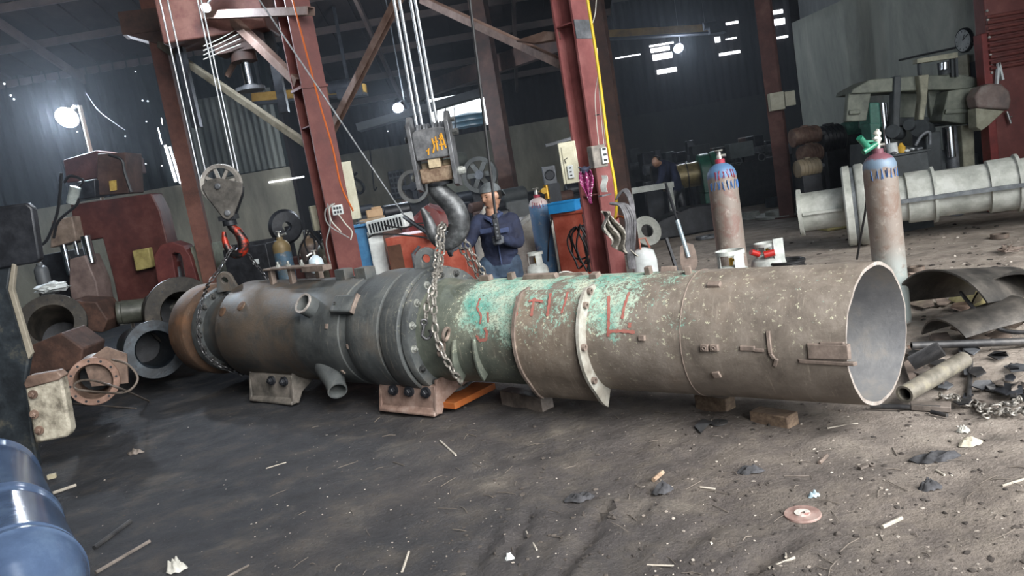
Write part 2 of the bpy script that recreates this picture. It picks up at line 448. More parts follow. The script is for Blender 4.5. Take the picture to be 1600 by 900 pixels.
for x, y, r_ in [(1, 108, 4.5), (17, 108, 3.5), (104, 99, 3), (97, 101, 2), (77, 102, 1), (17, 149, 1.5), (7, 131, 1.5), (22, 155, 1.5), (121, 206, 1), (223, 157, 1.2), (231, 158, 1.2),
                 (308, 198, 2), (229, 190, 1), (196, 213, 1), (212, 112, 1), (228, 256, 1), (206, 255, 1.2), (253, 259, 1), (606, 205, 1)]:
    wn += 1; D = (YL if x < 560 else YC) - .1; a = P(x, y, D); q = r_ * D / 1200
    mb = MB(); mb.lathe([(q, 0), (q * .8, .02)], a, (0, -1, 0), 7); struct('window_%d' % wn, mb, M_GLINT)
for x0, y0, x1, y1, wd in [(258, 227, 275, 284, 4), (265, 229, 282, 286, 3), (270, 245, 284, 288, 2.5), (247, 200, 253, 225, 1.5), (252, 184, 254, 195, 1), (420, 285, 475, 276, 2)]:
    wn += 1; D = YL - .1; a, b = P(x0, y0, D), P(x1, y1, D); mb = MB(); mb.bar(a, b, .01, wd * D / 1200, (1, 0, 0) if abs(b.z - a.z) > .3 else (0, 0, 1)); struct('window_%d' % wn, mb, M_DAY)

# ------------------------------------------------------------------ red steel columns
M_RED = mat('red_oxide_paint', '#4c2320', '#602e2a', '#714039', scale=3, rough=.55, lo=.3, hi=.7)
M_REDDIM = mat('dusty_red_paint', '#41251f', '#54322b', '#67463c', scale=3, rough=.7)
M_REDLIT = mat('pinkish_red_paint', '#6a3a3a', '#7c4847', '#8c5957', scale=3, rough=.5)
M_BROWNST = mat('brown_steel', '#2e201b', '#422c25', '#543c32', scale=3, rough=.7)
M_BRACE = mat('dusty_brace_steel', '#59443b', '#705a50', '#85726a', scale=4, rough=.7)
M_BLACKMETAL = mat('black_greasy_metal', '#15161a', '#23252a', '#33353a', scale=6, rough=.45, metal=.3)
M_GREYMETAL = mat('dull_grey_metal', '#4a4c4e', '#62656a', '#7b7d80', scale=6, rough=.5, metal=.3)
M_CREAMBOX = mat('cream_enamel', '#a9a48c', '#bdb9a3', '#c9c6b4', scale=5, rough=.5, bump=.15)
M_CHROME = mat('bright_steel', '#c9ccd0', bump=0, rough=.18, metal=1)
def h_outline(w_, d_, t=.02):
    a, b = w_ / 2, d_ / 2
    return [(-a, -b), (a, -b), (a, -b + t), (t / 2, -b + t), (t / 2, b - t), (a, b - t), (a, b), (-a, b), (-a, b - t), (-t / 2, b - t), (-t / 2, -b + t), (-a, -b + t)]
def column(fp, w_, d_, rz, m, label, h=7.3, boxed=False, plates=(), t=.022):
    o = thing('steel_column', label, 'column', (fp.x, fp.y, -.02), rz)
    mb = MB()
    if boxed: mb.box((0, 0, h / 2), (w_, d_, h))
    else: mb.prism(h_outline(w_, d_, t), 0, h)
    part(mb, 'shaft', m, o)
    mb = MB(); mb.box((0, 0, .03), (w_ + .16, d_ + .16, .03)); part(mb, 'base_plate', m, o, bevel=.004)
    for z in plates:
        mb = MB(); mb.box((w_ * .26 + .003, 0, z), (w_ * .48 - .02, d_ - 2 * t + .002, .014)); mb.box((-w_ * .26 - .003, 0, z), (w_ * .48 - .02, d_ - 2 * t + .002, .014)); part(mb, 'stiffener_plate', m, o)
    return o
# ------------------------------------------------------------------ the long pump column
pA = P(1372, 521, 4.05); pB = P(325, 512, 8.2)
AX = (pB - pA).normalized(); PL = (pB - pA).length            # s runs from the open end (0) to the far end
UP = (V((0, 0, 1)) - AX * AX.z).normalized(); SD = AX.cross(UP)  # SD points ... from axis, sign fixed below
if SD.y > 0: SD = -SD                                           # towards the camera
S0, R0 = 3.2, .62
PM = Matrix((AX, SD, UP)).transposed().to_4x4(); 
if PM.to_3x3().determinant() < 0: pass
PM.translation = pA + AX * S0 - UP * R0
if PM.to_3x3().determinant() < 0:
    # keep a right handed frame: x along -AX
    PM = Matrix((-AX, SD, UP)).transposed().to_4x4(); PM.translation = pA + AX * S0 - UP * R0; SGN = -1
else: SGN = 1
def pl(s, r, th):
    """local point: th = 0 on top, +90 degrees towards the camera"""
    return V((SGN * (s - S0), r * math.sin(th), R0 + r * math.cos(th)))
def pw(s, r, th): return PM @ pl(s, r, th)
def hit(x, y, R):
    """first point of the cylinder of radius R on the sight line through (x, y): returns s, th"""
    d = ray(x, y).normalized(); o = cC - pA
    d1 = d - AX * d.dot(AX); o1 = o - AX * o.dot(AX)
    a = d1.dot(d1); b = 2 * d1.dot(o1); c = o1.dot(o1) - R * R; disc = b * b - 4 * a * c
    if disc < 0: t = -b / (2 * a)
    else: t = (-b - math.sqrt(disc)) / (2 * a)
    q = o + d * t; s = q.dot(AX); v = q - AX * s
    return s, math.atan2(v.dot(SD), v.dot(UP))
def ring_s(xmin, R):
    """s of a circle of radius R whose leftmost image point is at xmin"""
    lo, hi = -1.0, 8.0
    def f(s):
        m = 1e9
        for i in range(48):
            q = pw(s, R, 2 * PI * i / 48) - cC; m = min(m, 800 + FPX * q.dot(cR) / q.dot(cF))
        return m
    for _ in range(30):
        mid = (lo + hi) / 2
        if f(mid) > xmin: lo = mid
        else: hi = mid
    return lo
def pump_mat(name, base, teal=(), dark=None, rustband=None, tealstr=1.0, rough=.62):
    """paint and rust by position along the column (local x); teal = list of (s0, s1, amount)"""
    m, N, L, bs = _new(name); co = N.new('ShaderNodeTexCoord').outputs['Object']
    sx = N.new('ShaderNodeSeparateXYZ'); L.new(co, sx.inputs[0])
    s_ = math_n(N, L, 'ADD', math_n(N, L, 'MULTIPLY', sx.outputs[0], float(SGN)), S0)
    z_ = math_n(N, L, 'SUBTRACT', sx.outputs[2], R0)
    n1 = noise_n(N, L, co, 4.5, 9, .7, .3); n2 = noise_n(N, L, co, 38, 6, .75); n3 = noise_n(N, L, co, 2.2, 6, .6)
    mp = N.new('ShaderNodeMapping'); mp.inputs['Scale'].default_value = (7, .8, .8); L.new(co, mp.inputs[0])
    streak = noise_n(N, L, mp.outputs[0], 6, 6, .7)
    r = ramp(N, [(.3, base[0]), (.5, base[1]), (.7, base[2])]); L.new(n1, r.inputs[0]); c = r.outputs[0]
    rr = mrange(N, L, n3, .52, .7); c = mixc(N, L, math_n(N, L, 'MULTIPLY', rr, .55), c, base[3])
    c = mixc(N, L, math_n(N, L, 'MULTIPLY', mrange(N, L, streak, .56, .72), .3), c, '#b3a898')
    if rustband:
        for s0, s1, col, amt in rustband:
            k = math_n(N, L, 'MULTIPLY', mrange(N, L, s_, s0 - .05, s0 + .03), mrange(N, L, s_, s1 + .05, s1 - .03))
            k = math_n(N, L, 'MULTIPLY', k, math_n(N, L, 'MULTIPLY', mrange(N, L, n1, .3, .6), amt))
            c = mixc(N, L, k, c, col)
    if teal:
        tot = None
        for s0, s1, amt in teal:
            k = math_n(N, L, 'MULTIPLY', mrange(N, L, s_, s0 - .22, s0 + .15), mrange(N, L, s_, s1 + .22, s1 - .15))
            k = math_n(N, L, 'MULTIPLY', k, amt); tot = k if tot is None else math_n(N, L, 'MAXIMUM', tot, k)
        hz = mrange(N, L, z_, -.18, .22)                         # the underside lost its paint
        tot = math_n(N, L, 'MULTIPLY', tot, math_n(N, L, 'ADD', math_n(N, L, 'MULTIPLY', hz, .75), .25))
        flake = math_n(N, L, 'ADD', math_n(N, L, 'MULTIPLY', noise_n(N, L, co, 40, 8, .8, .5), .62), math_n(N, L, 'MULTIPLY', noise_n(N, L, co, 6, 6, .7, .8), .38))
        th = math_n(N, L, 'SUBTRACT', .74, math_n(N, L, 'MULTIPLY', tot, .36))
        mask = mrange(N, L, math_n(N, L, 'SUBTRACT', flake, th), 0, .03)
        tc = ramp(N, [(.32, '#4f9b8e'), (.44, '#7fae9f'), (.56, '#a8bfae'), (.68, '#c4c8b4')]); L.new(noise_n(N, L, co, 5, 5, .65), tc.inputs[0])
        chip = mrange(N, L, noise_n(N, L, co, 60, 7, .85, .6), .50, .56)
        mask = math_n(N, L, 'MULTIPLY', mask, math_n(N, L, 'SUBTRACT', 1.0, math_n(N, L, 'MULTIPLY', chip, .8)))
        c = mixc(N, L, math_n(N, L, 'MULTIPLY', mask, tealstr), c, tc.outputs[0])
        pale = mrange(N, L, noise_n(N, L, co, 30, 5, .8), .59, .65)
        kk = mrange(N, L, tot, .05, .4)
        c = mixc(N, L, math_n(N, L, 'MULTIPLY', math_n(N, L, 'MULTIPLY', pale, kk), .8), c, '#cfcdb2')
    L.new(c, bs.inputs['Base Color']); bs.inputs['Roughness'].default_value = rough; bs.inputs['Metallic'].default_value = .15
    L.new(mrange(N, L, n1, .3, .7, rough - .12, rough + .15), bs.inputs['Roughness'])
    bump_n(N, L, bs, math_n(N, L, 'ADD', n2, n1), .45, .006); return m
M_PIPE = pump_mat('worn_brown_pipe', ('#5d554e', '#746b62', '#8a8178', '#7a6b5e'), teal=[(1.25, 1.95, .80), (.85, 1.35, .58), (.05, 1.0, .38)])
M_SADDLE = pump_mat('saddle_paint', ('#5f564d', '#776c61', '#8d8377', '#786654'), teal=[(1.2, 2.9, .66)])
M_TEAL = pump_mat('turquoise_neck', ('#4a4f49', '#5f655c', '#7b7f72', '#5a5148'), teal=[(1.5, 2.75, .95)])
M_CASE = pump_mat('dark_casing', ('#3a3d3f', '#4f5354', '#666866', '#5a5148'), teal=[(2.5, 3.3, .22)], rustband=[(4.55, 6.0, '#64574b', .85)], tealstr=.45, rough=.66)
M_ENDRUST = pump_mat('rusty_end_flange', ('#3f332c', '#5a4638', '#6f533e', '#7d5233'), rough=.7)
M_BOLTS = mat('dark_bolt_steel', '#2e3032', '#4b4c4c', '#6c6b68', scale=20, rough=.45, metal=.5)
M_BOLTB = mat('pale_bolt_steel', '#7d7f7a', '#a3a5a0', '#c2c4c0', scale=20, rough=.45, metal=.5)
M_LUG = mat('lug_steel', '#5e544d', '#73665e', '#8b7d73', scale=9, rough=.65, metal=.15)
M_WELD = mat('weld_metal', '#8c837c', '#a89f98', '#bdb6af', scale=14, rough=.5, metal=.4, bump=.8)
M_REDMARK = mat('red_marking_paint', '#8a4f48', '#9c5f56', '#8a6a5e', scale=18, rough=.7)
M_INNER = mat('pipe_bore', '#6b6c6f', '#7d7d7e', '#8f8982', scale=3, rough=.5, metal=.25)

pump = thing('pump_column', 'long corroded steel pump column with peeling turquoise paint slung in chains', 'pump', (0, 0, 0), M=PM)
def axis_M(s): return (pl(s, 0, 0), V((SGN, 0, 0)))
def ptube(prof, name, m, seg=96, wob=None, **kw):
    """prof = (r, s) list, open shell of revolution in pump space"""
    vs = []; fs = []
    for r, s in prof:
        for i in range(seg):
            th = 2 * PI * i / seg; rr = r + (wob(th, s) if wob else 0); vs.append(pl(s, rr, th))
    k = len(prof); closed = kw.pop('closed', False)
    for j in range(k if closed else k - 1):
        for i in range(seg):
            q = (i + 1) % seg; jj = (j + 1) % k; fs.append((j * seg + i, j * seg + q, jj * seg + q, jj * seg + i))
    mb = MB(); mb.add(vs, fs); return part(mb, name, m, pump, **kw)
RP = .39
s_sadR = ring_s(905, .45); s_sadL = ring_s(803, .44)
s_fl0 = ring_s(628, .50); s_fl1 = ring_s(592, .515)
s_step = ring_s(527, .475); s_body = ring_s(335, .48)
s_e1 = ring_s(300, .455); s_e2 = ring_s(263, .48)
print('PUMP s', [round(q, 2) for q in (s_sadR, s_sadL, s_fl0, s_fl1, s_step, s_body, s_e1, s_e2, PL)])
# discharge pipe with a torch-cut open end
def cut(th):      # ragged, slightly oblique cut
    return -.068 * math.sin(th) + .0015 * math.sin(th * 9 + 1) + .0012 * math.sin(th * 17)
vs = []; fs = []; seg = 128
rows = [('o', None), ('o', .25), ('o', .7), ('o', 1.2), ('o', 1.7), ('o', 2.15), ('i', 2.15), ('i', 1.0), ('i', None)]
for k_, s in rows:
    for i in range(seg):
        th = 2 * PI * i / seg; r = RP if k_ == 'o' else RP - .02
        ss = -cut(th) if s is None else s
        r += .003 * mnoise.noise(V((ss * 3, math.cos(th) * 2, math.sin(th) * 2)))
        vs.append(pl(ss, r, th))
k = len(rows)
for j in range(k):
    for i in range(seg):
        if j in (5,): pass
        q = (i + 1) % seg; jj = (j + 1) % k; fs.append((j * seg + i, j * seg + q, jj * seg + q, jj * seg + i))
mb = MB(); mb.add(vs, fs)
dp = part(mb, 'discharge_pipe', [M_PIPE, M_INNER, M_WELD], pump)
for pf in dp.data.polygons:
    j = pf.index // seg
    pf.material_index = 2 if j == 8 else (1 if j in (5, 6, 7) else 0)
def wseam(s, R, name='weld_seam', m=None):
    mb = MB(); pts = [pl(s + .001 * math.sin(i * 2.1), R + .001, 2 * PI * i / 120) for i in range(120)]
    mb.tube(pts, [.0035 + .0006 * math.sin(i * 1.7) for i in range(120)], 6, closed=True); return part(mb, name, m or M_LUG, pump)
wseam(.98, RP)
# neck, cone and bolted flange
ptube([(RP, 1.9), (RP + .003, s_sadL + .1), (RP, s_fl0 - .42), (.40, s_fl0 - .12), (.42, s_fl0 - .02)], 'neck_pipe', M_TEAL)
FB = [(.36, s_fl0 - .055), (.492, s_fl0 - .055), (.498, s_fl0 - .045), (.498, s_fl0 + .01), (.36, s_fl0 + .01)]
bflange = ptube([(a, b) for a, b in FB], 'bolted_flange', M_CASE, closed=True)
ptube([(.36, s_fl0 + .01), (.47, s_fl0 + .01), (.47, s_fl0 + .035), (.36, s_fl0 + .035)], 'gasket_ring', M_BLACKMETAL, closed=True)
CF = [(.40, s_fl0 + .035), (.508, s_fl0 + .035), (.516, s_fl0 + .045), (.516, s_fl1 - .01), (.510, s_fl1), (.475, s_fl1 + .03), (.40, s_fl1 + .03)]
ptube(CF, 'casing_flange', M_CASE, closed=True)
ptube([(.462, s_fl1), (.462, s_step), (.470, s_step + .01), (.470, s_step + .5), (.466, s_step + .51), (.472, s_body - .6), (.480, s_body - .012), (.474, s_body), (.40, s_body), (.40, s_body - .1)], 'casing', M_CASE)
# far end: bolted plate, then the thick rusty flange
s_b = s_body
ptube([(.40, s_b), (.37, s_b + .04), (.37, s_e1 - .05)], 'spacer_pipe', M_CASE)
bplate = ptube([(.30, s_e1 - .05), (.44, s_e1 - .05), (.446, s_e1 - .04), (.446, s_e1 + .03), (.30, s_e1 + .03)], 'bolted_plate', M_CASE, closed=True)
ptube([(.30, s_e1 + .03), (.43, s_e1 + .03), (.44, s_e1 + .06), (.452, s_e1 + .12), (.470, s_e1 + .14), (.478, s_e1 + .17), (.478, s_e2), (.470, s_e2 + .02), (.30, s_e2 + .02)], 'end_flange', M_ENDRUST, closed=True)
# bolts
def hexbolt(mb, c, n, r=.02, h=.02, washer=True):
    X, Y, Z = ortho(n)
    if washer: mb.cyl(c, c + n * .004, r * 1.5, seg=16)
    mb.lathe([(r, 0), (r, h * .8), (r * .8, h)], c + n * .003, n, 6); mb.cyl(c + n * h, c + n * (h + .012), r * .5, seg=10); return mb
nX = V((-SGN, 0, 0))
for i in range(16):
    th = math.radians(22.5 * i + 4); c = pl(s_fl0 - .055, .452, th)
    mb = MB(); hexbolt(mb, c, nX, .021, .024)
    part(mb, 'flange_bolt', M_BOLTB if i in (2, 3, 4, 1) else M_BOLTS, bflange)
for i in range(18):
    th = math.radians(20 * i + 6); c = pl(s_e1 - .05, .415, th)
    mb = MB(); hexbolt(mb, c, nX, .024, .03); part(mb, 'plate_bolt', M_BOLTS, bplate)
for i, (x, y) in enumerate([(348, 487), (377, 478)]):
    s, th = hit(x, y, .475); n_ = (pl(s, 1, th) - pl(s, 0, th)).normalized(); mb = MB(); mb.lathe([(.05, -.01), (.05, .006), (.035, .014), (.02, .012)], pl(s, .474, th), n_, 24)
    part(mb, 'round_boss', M_ENDRUST, pump)
# neck gussets below the turquoise section
def gusset(x0, y0, x1, y1, wdt=.03, hgt=.1, m=M_TEAL):
    """fin standing on the neck between two points of the picture"""
    s0, t0 = hit(x0, y0, RP + .02); s1, t1 = hit(x1, y1, RP + .03)
    mb = MB(); n = 8; vs = []; fs = []
    for i in range(n + 1):
        u = i / n; s = s0 + (s1 - s0) * u; t = t0 + (t1 - t0) * u; hh = hgt * (.25 + .75 * u)
        for r, ds in ((RP - .01, -wdt / 2), (RP + hh, -wdt / 3), (RP + hh, wdt / 3), (RP - .01, wdt / 2)): vs.append(pl(s + ds, r, t))
    for i in range(n):
        for q in range(4): fs.append((i * 4 + q, i * 4 + (q + 1) % 4, i * 4 + 4 + (q + 1) % 4, i * 4 + 4 + q))
    fs += [(0, 1, 2, 3), (n * 4, n * 4 + 3, n * 4 + 2, n * 4 + 1)]; mb.add(vs, fs); return part(mb, 'gusset', m, pump, bevel=.004)
gusset(708, 532, 724, 592, .03, .09); gusset(738, 530, 758, 590, .035, .06)
for (x, y) in [(699, 522), (692, 545)]:
    s, th = hit(x, y, RP + .03); mb = MB(); mb.torus(pl(s, RP + .045, th), V((SGN, .25, .3)), .045, .014, 20, 8); part(mb, 'eye_lug', M_LUG, pump)
# saddle: a bigger half sheet wrapped over the pipe with a white painted end rib
t_top = hit(862, 452, .43)[1]; t_bot = hit(880, 612, .45)[1]
def sad(u, v):
    t = t_top + (t_bot + .22 - t_top) * v; s = s_sadL + (s_sadR - s_sadL) * (1 - u) - .0
    R = .425 + .01 * math.sin(PI * v) + .045 * sstep(.75, 1, v); return pl(s, R, t)
mb = MB(); mb.grid(sad, 24, 40); part(mb, 'saddle_sheet', M_SADDLE, pump, solid=.014, bevel=.002)
for s_, r1 in ((s_sadL, .455), (s_sadR, .475)):
    mb = MB(); vs = []; fs = []; n = 44
    for i in range(n + 1):
        v = i / n; t = t_top - .12 + (t_bot + .32 - t_top) * v; ro = r1 + .035 * sstep(.8, 1, v)
        taper = .35 + .65 * sstep(0, .12, v)
        for r, ds in ((RP - .012, -.011), (RP + (ro - RP) * taper, -.011), (RP + (ro - RP) * taper, .011), (RP - .012, .011)): vs.append(pl(s_ + ds, r, t))
    for i in range(n):
        for q in range(4): fs.append((i * 4 + q, i * 4 + (q + 1) % 4, i * 4 + 4 + (q + 1) % 4, i * 4 + 4 + q))
    fs += [(0, 1, 2, 3), (n * 4, n * 4 + 3, n * 4 + 2, n * 4 + 1)]; mb.add(vs, fs)
    last_rib = part(mb, 'saddle_rib', M_LUG if s_ == s_sadL else pump_mat('rib_white', ('#6f685f', '#98958c', '#b9bab4', '#8fada2'), rough=.6), pump, label=None if s_ == s_sadL else 'rib with flaking white and turquoise paint')
for (x, y) in [(919, 477), (917, 543), (937, 595), (921, 455)]:
    s, th = hit(x, y, .44); c = pl(s_sadR - .012, .44, th); mb = MB(); mb.ring([(.012, 0), (.023, 0), (.023, .022), (.012, .022)], c, nX, 16); part(mb, 'boss', M_LUG, last_rib)
# red lettering strokes painted on the steel
def stroke(px, R, wd):
    pts = []
    for a, b in zip(px, px[1:]):
        for k in range(6): pts.append((a[0] + (b[0] - a[0]) * k / 6, a[1] + (b[1] - a[1]) * k / 6))
    pts.append(px[-1]); q = [hit(x, y, R) for x, y in pts]; P3 = [pl(s, R, t) for s, t in q]; vs = []
    for i, (s, t) in enumerate(q):
        d = P3[min(i + 1, len(q) - 1)] - P3[max(i - 1, 0)]; n_ = pl(s, 1, t) - pl(s, 0, t); sd = d.cross(n_).normalized() * wd / 2
        w2 = 1 + .25 * math.sin(i * 1.9)
        vs += [P3[i] - sd * w2, P3[i] + sd * w2]
    return MB().add(vs, [(2 * i, 2 * i + 1, 2 * i + 3, 2 * i + 2) for i in range(len(q) - 1)])
for px, R, wd in [([(951, 462), (951, 500), (950, 526)], RP + .0045, .02), ([(950, 518), (970, 517), (992, 519)], RP + .0045, .02), ([(983, 456), (975, 480), (972, 498)], RP + .0045, .018), ([(984, 504), (983, 512)], RP + .0045, .022),
                  ([(810, 462), (806, 478), (806, 494)], .441, .03), ([(835, 466), (832, 480), (830, 494)], .4425, .022), ([(826, 470), (836, 469), (848, 471)], .4425, .018), ([(860, 458), (858, 475), (855, 494)], .4425, .02), ([(887, 456), (883, 472), (877, 490)], .441, .016),
                  ([(757, 512), (761, 520), (759, 531), (749, 532), (744, 524)], RP + .006, .022), ([(750, 466), (745, 480), (752, 494), (750, 506)], RP + .006, .016), ([(762, 488), (763, 504)], RP + .006, .016)]:
    part(stroke(px, R, wd), 'painted_stroke', M_REDMARK, pump, label='faded red paint stroke')
# small welded lugs
def lug(x, y, R, dx, dz, h, name='lug', m=M_LUG, tilt=0, holes=0):
    s, th = hit(x, y, R); n_ = (pl(s, 1, th) - pl(s, 0, th)).normalized(); ax = V((SGN * -1, 0, 0))
    F = frame(pl(s, R, th), ax, n_) @ Matrix.Rotation(tilt, 4, 'Z')
    mb = MB(F); mb.box((0, 0, h / 2 - .004), (dx, dz, h + .008), top=(.9, .9))
    for k in range(holes): mb.ring([(.006, h), (.013, h), (.013, h + .004), (.006, h + .004)], ((k - (holes - 1) / 2) * dx * .5, 0, 0), (0, 0, 1), 12)
    return part(mb, name, m, pump, bevel=.003)
lug(1004, 528, RP, .045, .035, .02); lug(1102, 543, RP, .05, .04, .022, holes=1); lug(1117, 543, RP, .05, .04, .022, holes=1)
lug(1120, 585, RP, .05, .045, .012, tilt=.2); lug(1168, 544, RP, .09, .028, .012); lug(1202, 535, RP, .022, .13, .012, tilt=.05); lug(1212, 566, RP, .022, .05, .01, tilt=-.4)
lug(1186, 547, RP, .06, .02, .010); lug(1116, 446, RP, .085, .04, .018); lug(1014, 428, RP, .04, .05, .05); lug(1076, 427, RP, .04, .05, .05, tilt=.3); lug(1206, 555, RP, .02, .05, .012, tilt=.5)
lug(1294, 549, RP, .22, .085, .014, 'weld_patch'); lug(1291, 566, RP, .30, .022, .012, 'weld_bead', tilt=-.03); lug(1300, 536, RP, .13, .014, .014, 'weld_bead', tilt=.03); lug(930, 433, RP, .06, .07, .03); lug(1045, 423, RP, .10, .05, .03, tilt=.2)
lug(845, 435, RP, .30, .05, .035, 'top_plate'); lug(875, 425, RP, .45, .08, .02, 'top_plate'); lug(760, 438, RP, .10, .06, .04); lug(800, 436, RP, .05, .05, .05)
for (x, y) in [(545, 541), (590, 541), (537, 580), (511, 510)]: lug(x, y, .466, .03, .045, .016, 'nameplate_clip')
mb = MB()
# branch stub on the casing, the drain stub below it, the flattened box beside
def stub(x, y, R, r, ln, dirv, name, wall=.016, m=M_CASE):
    s, th = hit(x, y, R); c = pl(s, R, th); n_ = V(dirv).normalized() if dirv else (pl(s, 1, th) - pl(s, 0, th)).normalized()
    mb = MB(); mb.ring([(r - wall, -.12), (r, -.12), (r, ln - .004), (r - wall, ln)], c, n_, 40); o = part(mb, name, m, pump)
    mb = MB(); mb.ring([(r - wall, ln - .006), (r + .003, ln - .008), (r + .002, ln + .003), (r - wall, ln + .002)], c, n_, 40); part(mb, name + '_rim', M_WELD, o, label='bright cut rim')
    return o
stub(487, 481, .47, .088, .10, None, 'branch_stub')
Minv = PM.to_3x3().inverted()
dd = Minv @ V((.25, -.75, -.45))
mb = MB(); s, th = hit(512, 583, .47); c = pl(s, .42, th); n_ = dd.normalized()
mb.lathe([(.13, -.02), (.105, .1), (.085, .2), (.082, .3), (.07, .3), (.07, .02)], c, n_, 36); part(mb, 'drain_stub', M_CASE, pump)
s, th = hit(541, 478, .48); n_ = (pl(s, 1, th) - pl(s, 0, th)).normalized()
F = frame(pl(s, .47, th), nX, n_); mb = MB(F)
mb.prism([(-.14, 0), (-.14, .05), (-.10, .065), (.12, .065), (.14, .05), (.14, 0)], -.075, .075, axis='y'); part(mb, 'cover_box', M_CASE, pump, bevel=.012)
mb = MB(F); mb.box((.146, 0, .03), (.02, .17, .075)); part(mb, 'cover_box_edge', M_LUG, pump, bevel=.005)
mb = MB(F); mb.ring([(.008, .066), (.016, .066), (.016, .074), (.008, .074)], (-.08, .0, 0), (0, 0, 1), 14); part(mb, 'plug', M_BOLTS, pump)
# lifting eyes on top
def lift_eye(s, th, R, w_=.15, h=.17, t=.04, m=M_CASE, ry=0):
    n_ = (pl(s, 1, th) - pl(s, 0, th)).normalized(); F = frame(pl(s, R - .02, th), V((0, 1, 0)) if ry == 0 else V((SGN, .6, 0)), n_)
    pts = [(-w_ / 2 - .03, 0)] + [(w_ / 2 * math.cos(a), h - w_ / 2 + w_ / 2 * math.sin(a)) for a in [PI - PI * k / 10 for k in range(11)]] + [(w_ / 2 + .03, 0)]
    hole = [(.035 * math.cos(2 * PI * k / 16), h - w_ / 2 + .035 * math.sin(2 * PI * k / 16)) for k in range(16)]
    mb = MB(F); b = bmesh.new()
    vo = [b.verts.new((x, -t / 2, z)) for x, z in pts]; vh = [b.verts.new((x, -t / 2, z)) for x, z in hole]
    eo = [b.edges.new((vo[i], vo[(i + 1) % len(vo)])) for i in range(len(vo))] + [b.edges.new((vh[i], vh[(i + 1) % 16])) for i in range(16)]
    r = bmesh.ops.triangle_fill(b, edges=eo, use_beauty=True)
    r = bmesh.ops.extrude_face_region(b, geom=b.faces[:])
    bmesh.ops.translate(b, vec=(0, t, 0), verts=[g for g in r['geom'] if isinstance(g, bmesh.types.BMVert)])
    b.verts.index_update(); mb.add([v.co for v in b.verts], [tuple(v.index for v in f.verts) for f in b.faces]); b.free()
    return part(mb, 'lifting_eye', m, pump, bevel=.004)
lift_eye(s_fl1 - .12, math.radians(-2), .47, .18, .22, .06, M_CASE, 1)
lift_eye(s_e1 - .2, math.radians(12), .44, .17, .2, .04, M_CASE, 1)
# bar frame and blocks on top of the casing
mb = MB(); 
sA, tA = s_body - .25, 0; 
F = PM
def topbox(s, y, dx, dy, h, base=.44, tilt=0):
    M_ = T(*pl(s, 0, 0)) @ T(0, y, base) @ rotz(tilt); return (M_, (dx, dy, h))
for s, y, dx, dy, h, nm in [(s_step + .95, .10, .05, .05, .16, 'bracket_post'), (s_step + 1.25, .10, .05, .05, .16, 'bracket_post'), (s_step + .75, -.05, .06, .05, .15, 'bracket_post'), (s_step + .3, .04, .13, .10, .11, 'lug_block'), (s_step + .05, .02, .14, .12, .11, 'lug_block'), (s_fl1 + .25, .05, .1, .1, .05, 'lug_block')]:
    M_, d_ = topbox(s, y, dx, dy, h); mb = MB(M_); mb.box((0, 0, h / 2 - .02), (dx, dy, h + .04)); part(mb, nm, M_LUG if nm == 'bracket_post' else M_CASE, pump, bevel=.005)
mb = MB(T(*pl(s_step + 1.0, 0, 0)) @ T(0, .08, .60)); mb.box((0, 0, 0), (.62, .14, .018)); mb.box((SGN * -.42, .02, -.02), (.3, .10, .05)); part(mb, 'bracket_plate', M_LUG, pump, bevel=.003)
for k in (-.2, .0, .16):
    mb = MB(T(*pl(s_step + 1.0 + k, 0, 0)) @ T(0, .08, .60)); mb.cyl((0, 0, -.03), (0, 0, .06), .012, seg=10); mb.lathe([(.022, .01), (.022, .03)], seg=6); part(mb, 'bracket_bolt', M_BOLTB, pump)
# dished cover visible over the casing near the flange
ptube([(.462, s_fl1 + .02), (.505, s_fl1 + .04), (.512, s_fl1 + .20), (.505, s_fl1 + .32), (.48, s_fl1 + .42), (.462, s_fl1 + .46)], 'reinforcing_band', M_CASE)
# feet: bracket plates with three nuts each and a curled lower lip
def footb(px0, px1, py_top, py_bot, R, nuts, M_foot):
    a = hit((px0 + px1) / 2, py_top - 22, R); s = a[0]
    wdt = abs(hit(px0, py_top - 22, R)[0] - hit(px1, py_top - 22, R)[0])
    root = pw(s, 0, 0)
    h = 0
    yy = .33
    # local: hangs below the casing, towards the camera side
    zt = R0 - .40; zb = R0 - root.z + .015
    mb = MB(T(SGN * (s - S0), 0, 0)); w2 = wdt / 2
    mb.prism([(yy - .05, zt + .06), (yy + .02, zt + .05), (yy + .035, zb + .05), (yy + .075, zb + .02), (yy + .075, zb), (yy + .02, zb), (yy - .005, zb + .04), (yy - .02, zt)], -w2, w2, axis='x')
    fp_ = part(mb, 'support_foot', M_foot, pump, bevel=.006)
    mb = MB(T(SGN * (s - S0), 0, 0)); mb.prism([(-.3, zt), (yy, zt + .02), (yy, zt - .06), (-.3, zt - .05)], -w2 * .9, w2 * .9, axis='x'); part(mb, 'support_crossbar', M_foot, pump, bevel=.006)
    for sd in (1, -1):
        mb = MB(T(SGN * (s - S0) + sd * w2, 0, 0)); mb.prism([(-.1, zt - .02), (-.08, zt + .1), (yy, zt + .09), (yy + .03, zt - .02), (yy + .06, zb + .02), (yy, zb), (yy - .06, zb + .09), (yy - .2, zt - .05)], -.012, .012, axis='x'); part(mb, 'support_web', M_foot, pump, bevel=.003)
    for k in range(nuts):
        u = (-.72 + .58 * k) * w2; c = V((SGN * (s - S0) + u * 1.0, yy + .025, zt - .0))
        mb = MB(); mb.cyl(c, c + V((0, .02, 0)), .042, seg=20); hexbolt(mb, c + V((0, .02, 0)), V((0, 1, 0)), .03, .03); part(mb, 'support_nut', M_BLACKMETAL, fp_)
M_FOOT = mat('worn_pinkish_steel', '#5f4c44', '#806a60', '#94837a', scale=6, rough=.65)
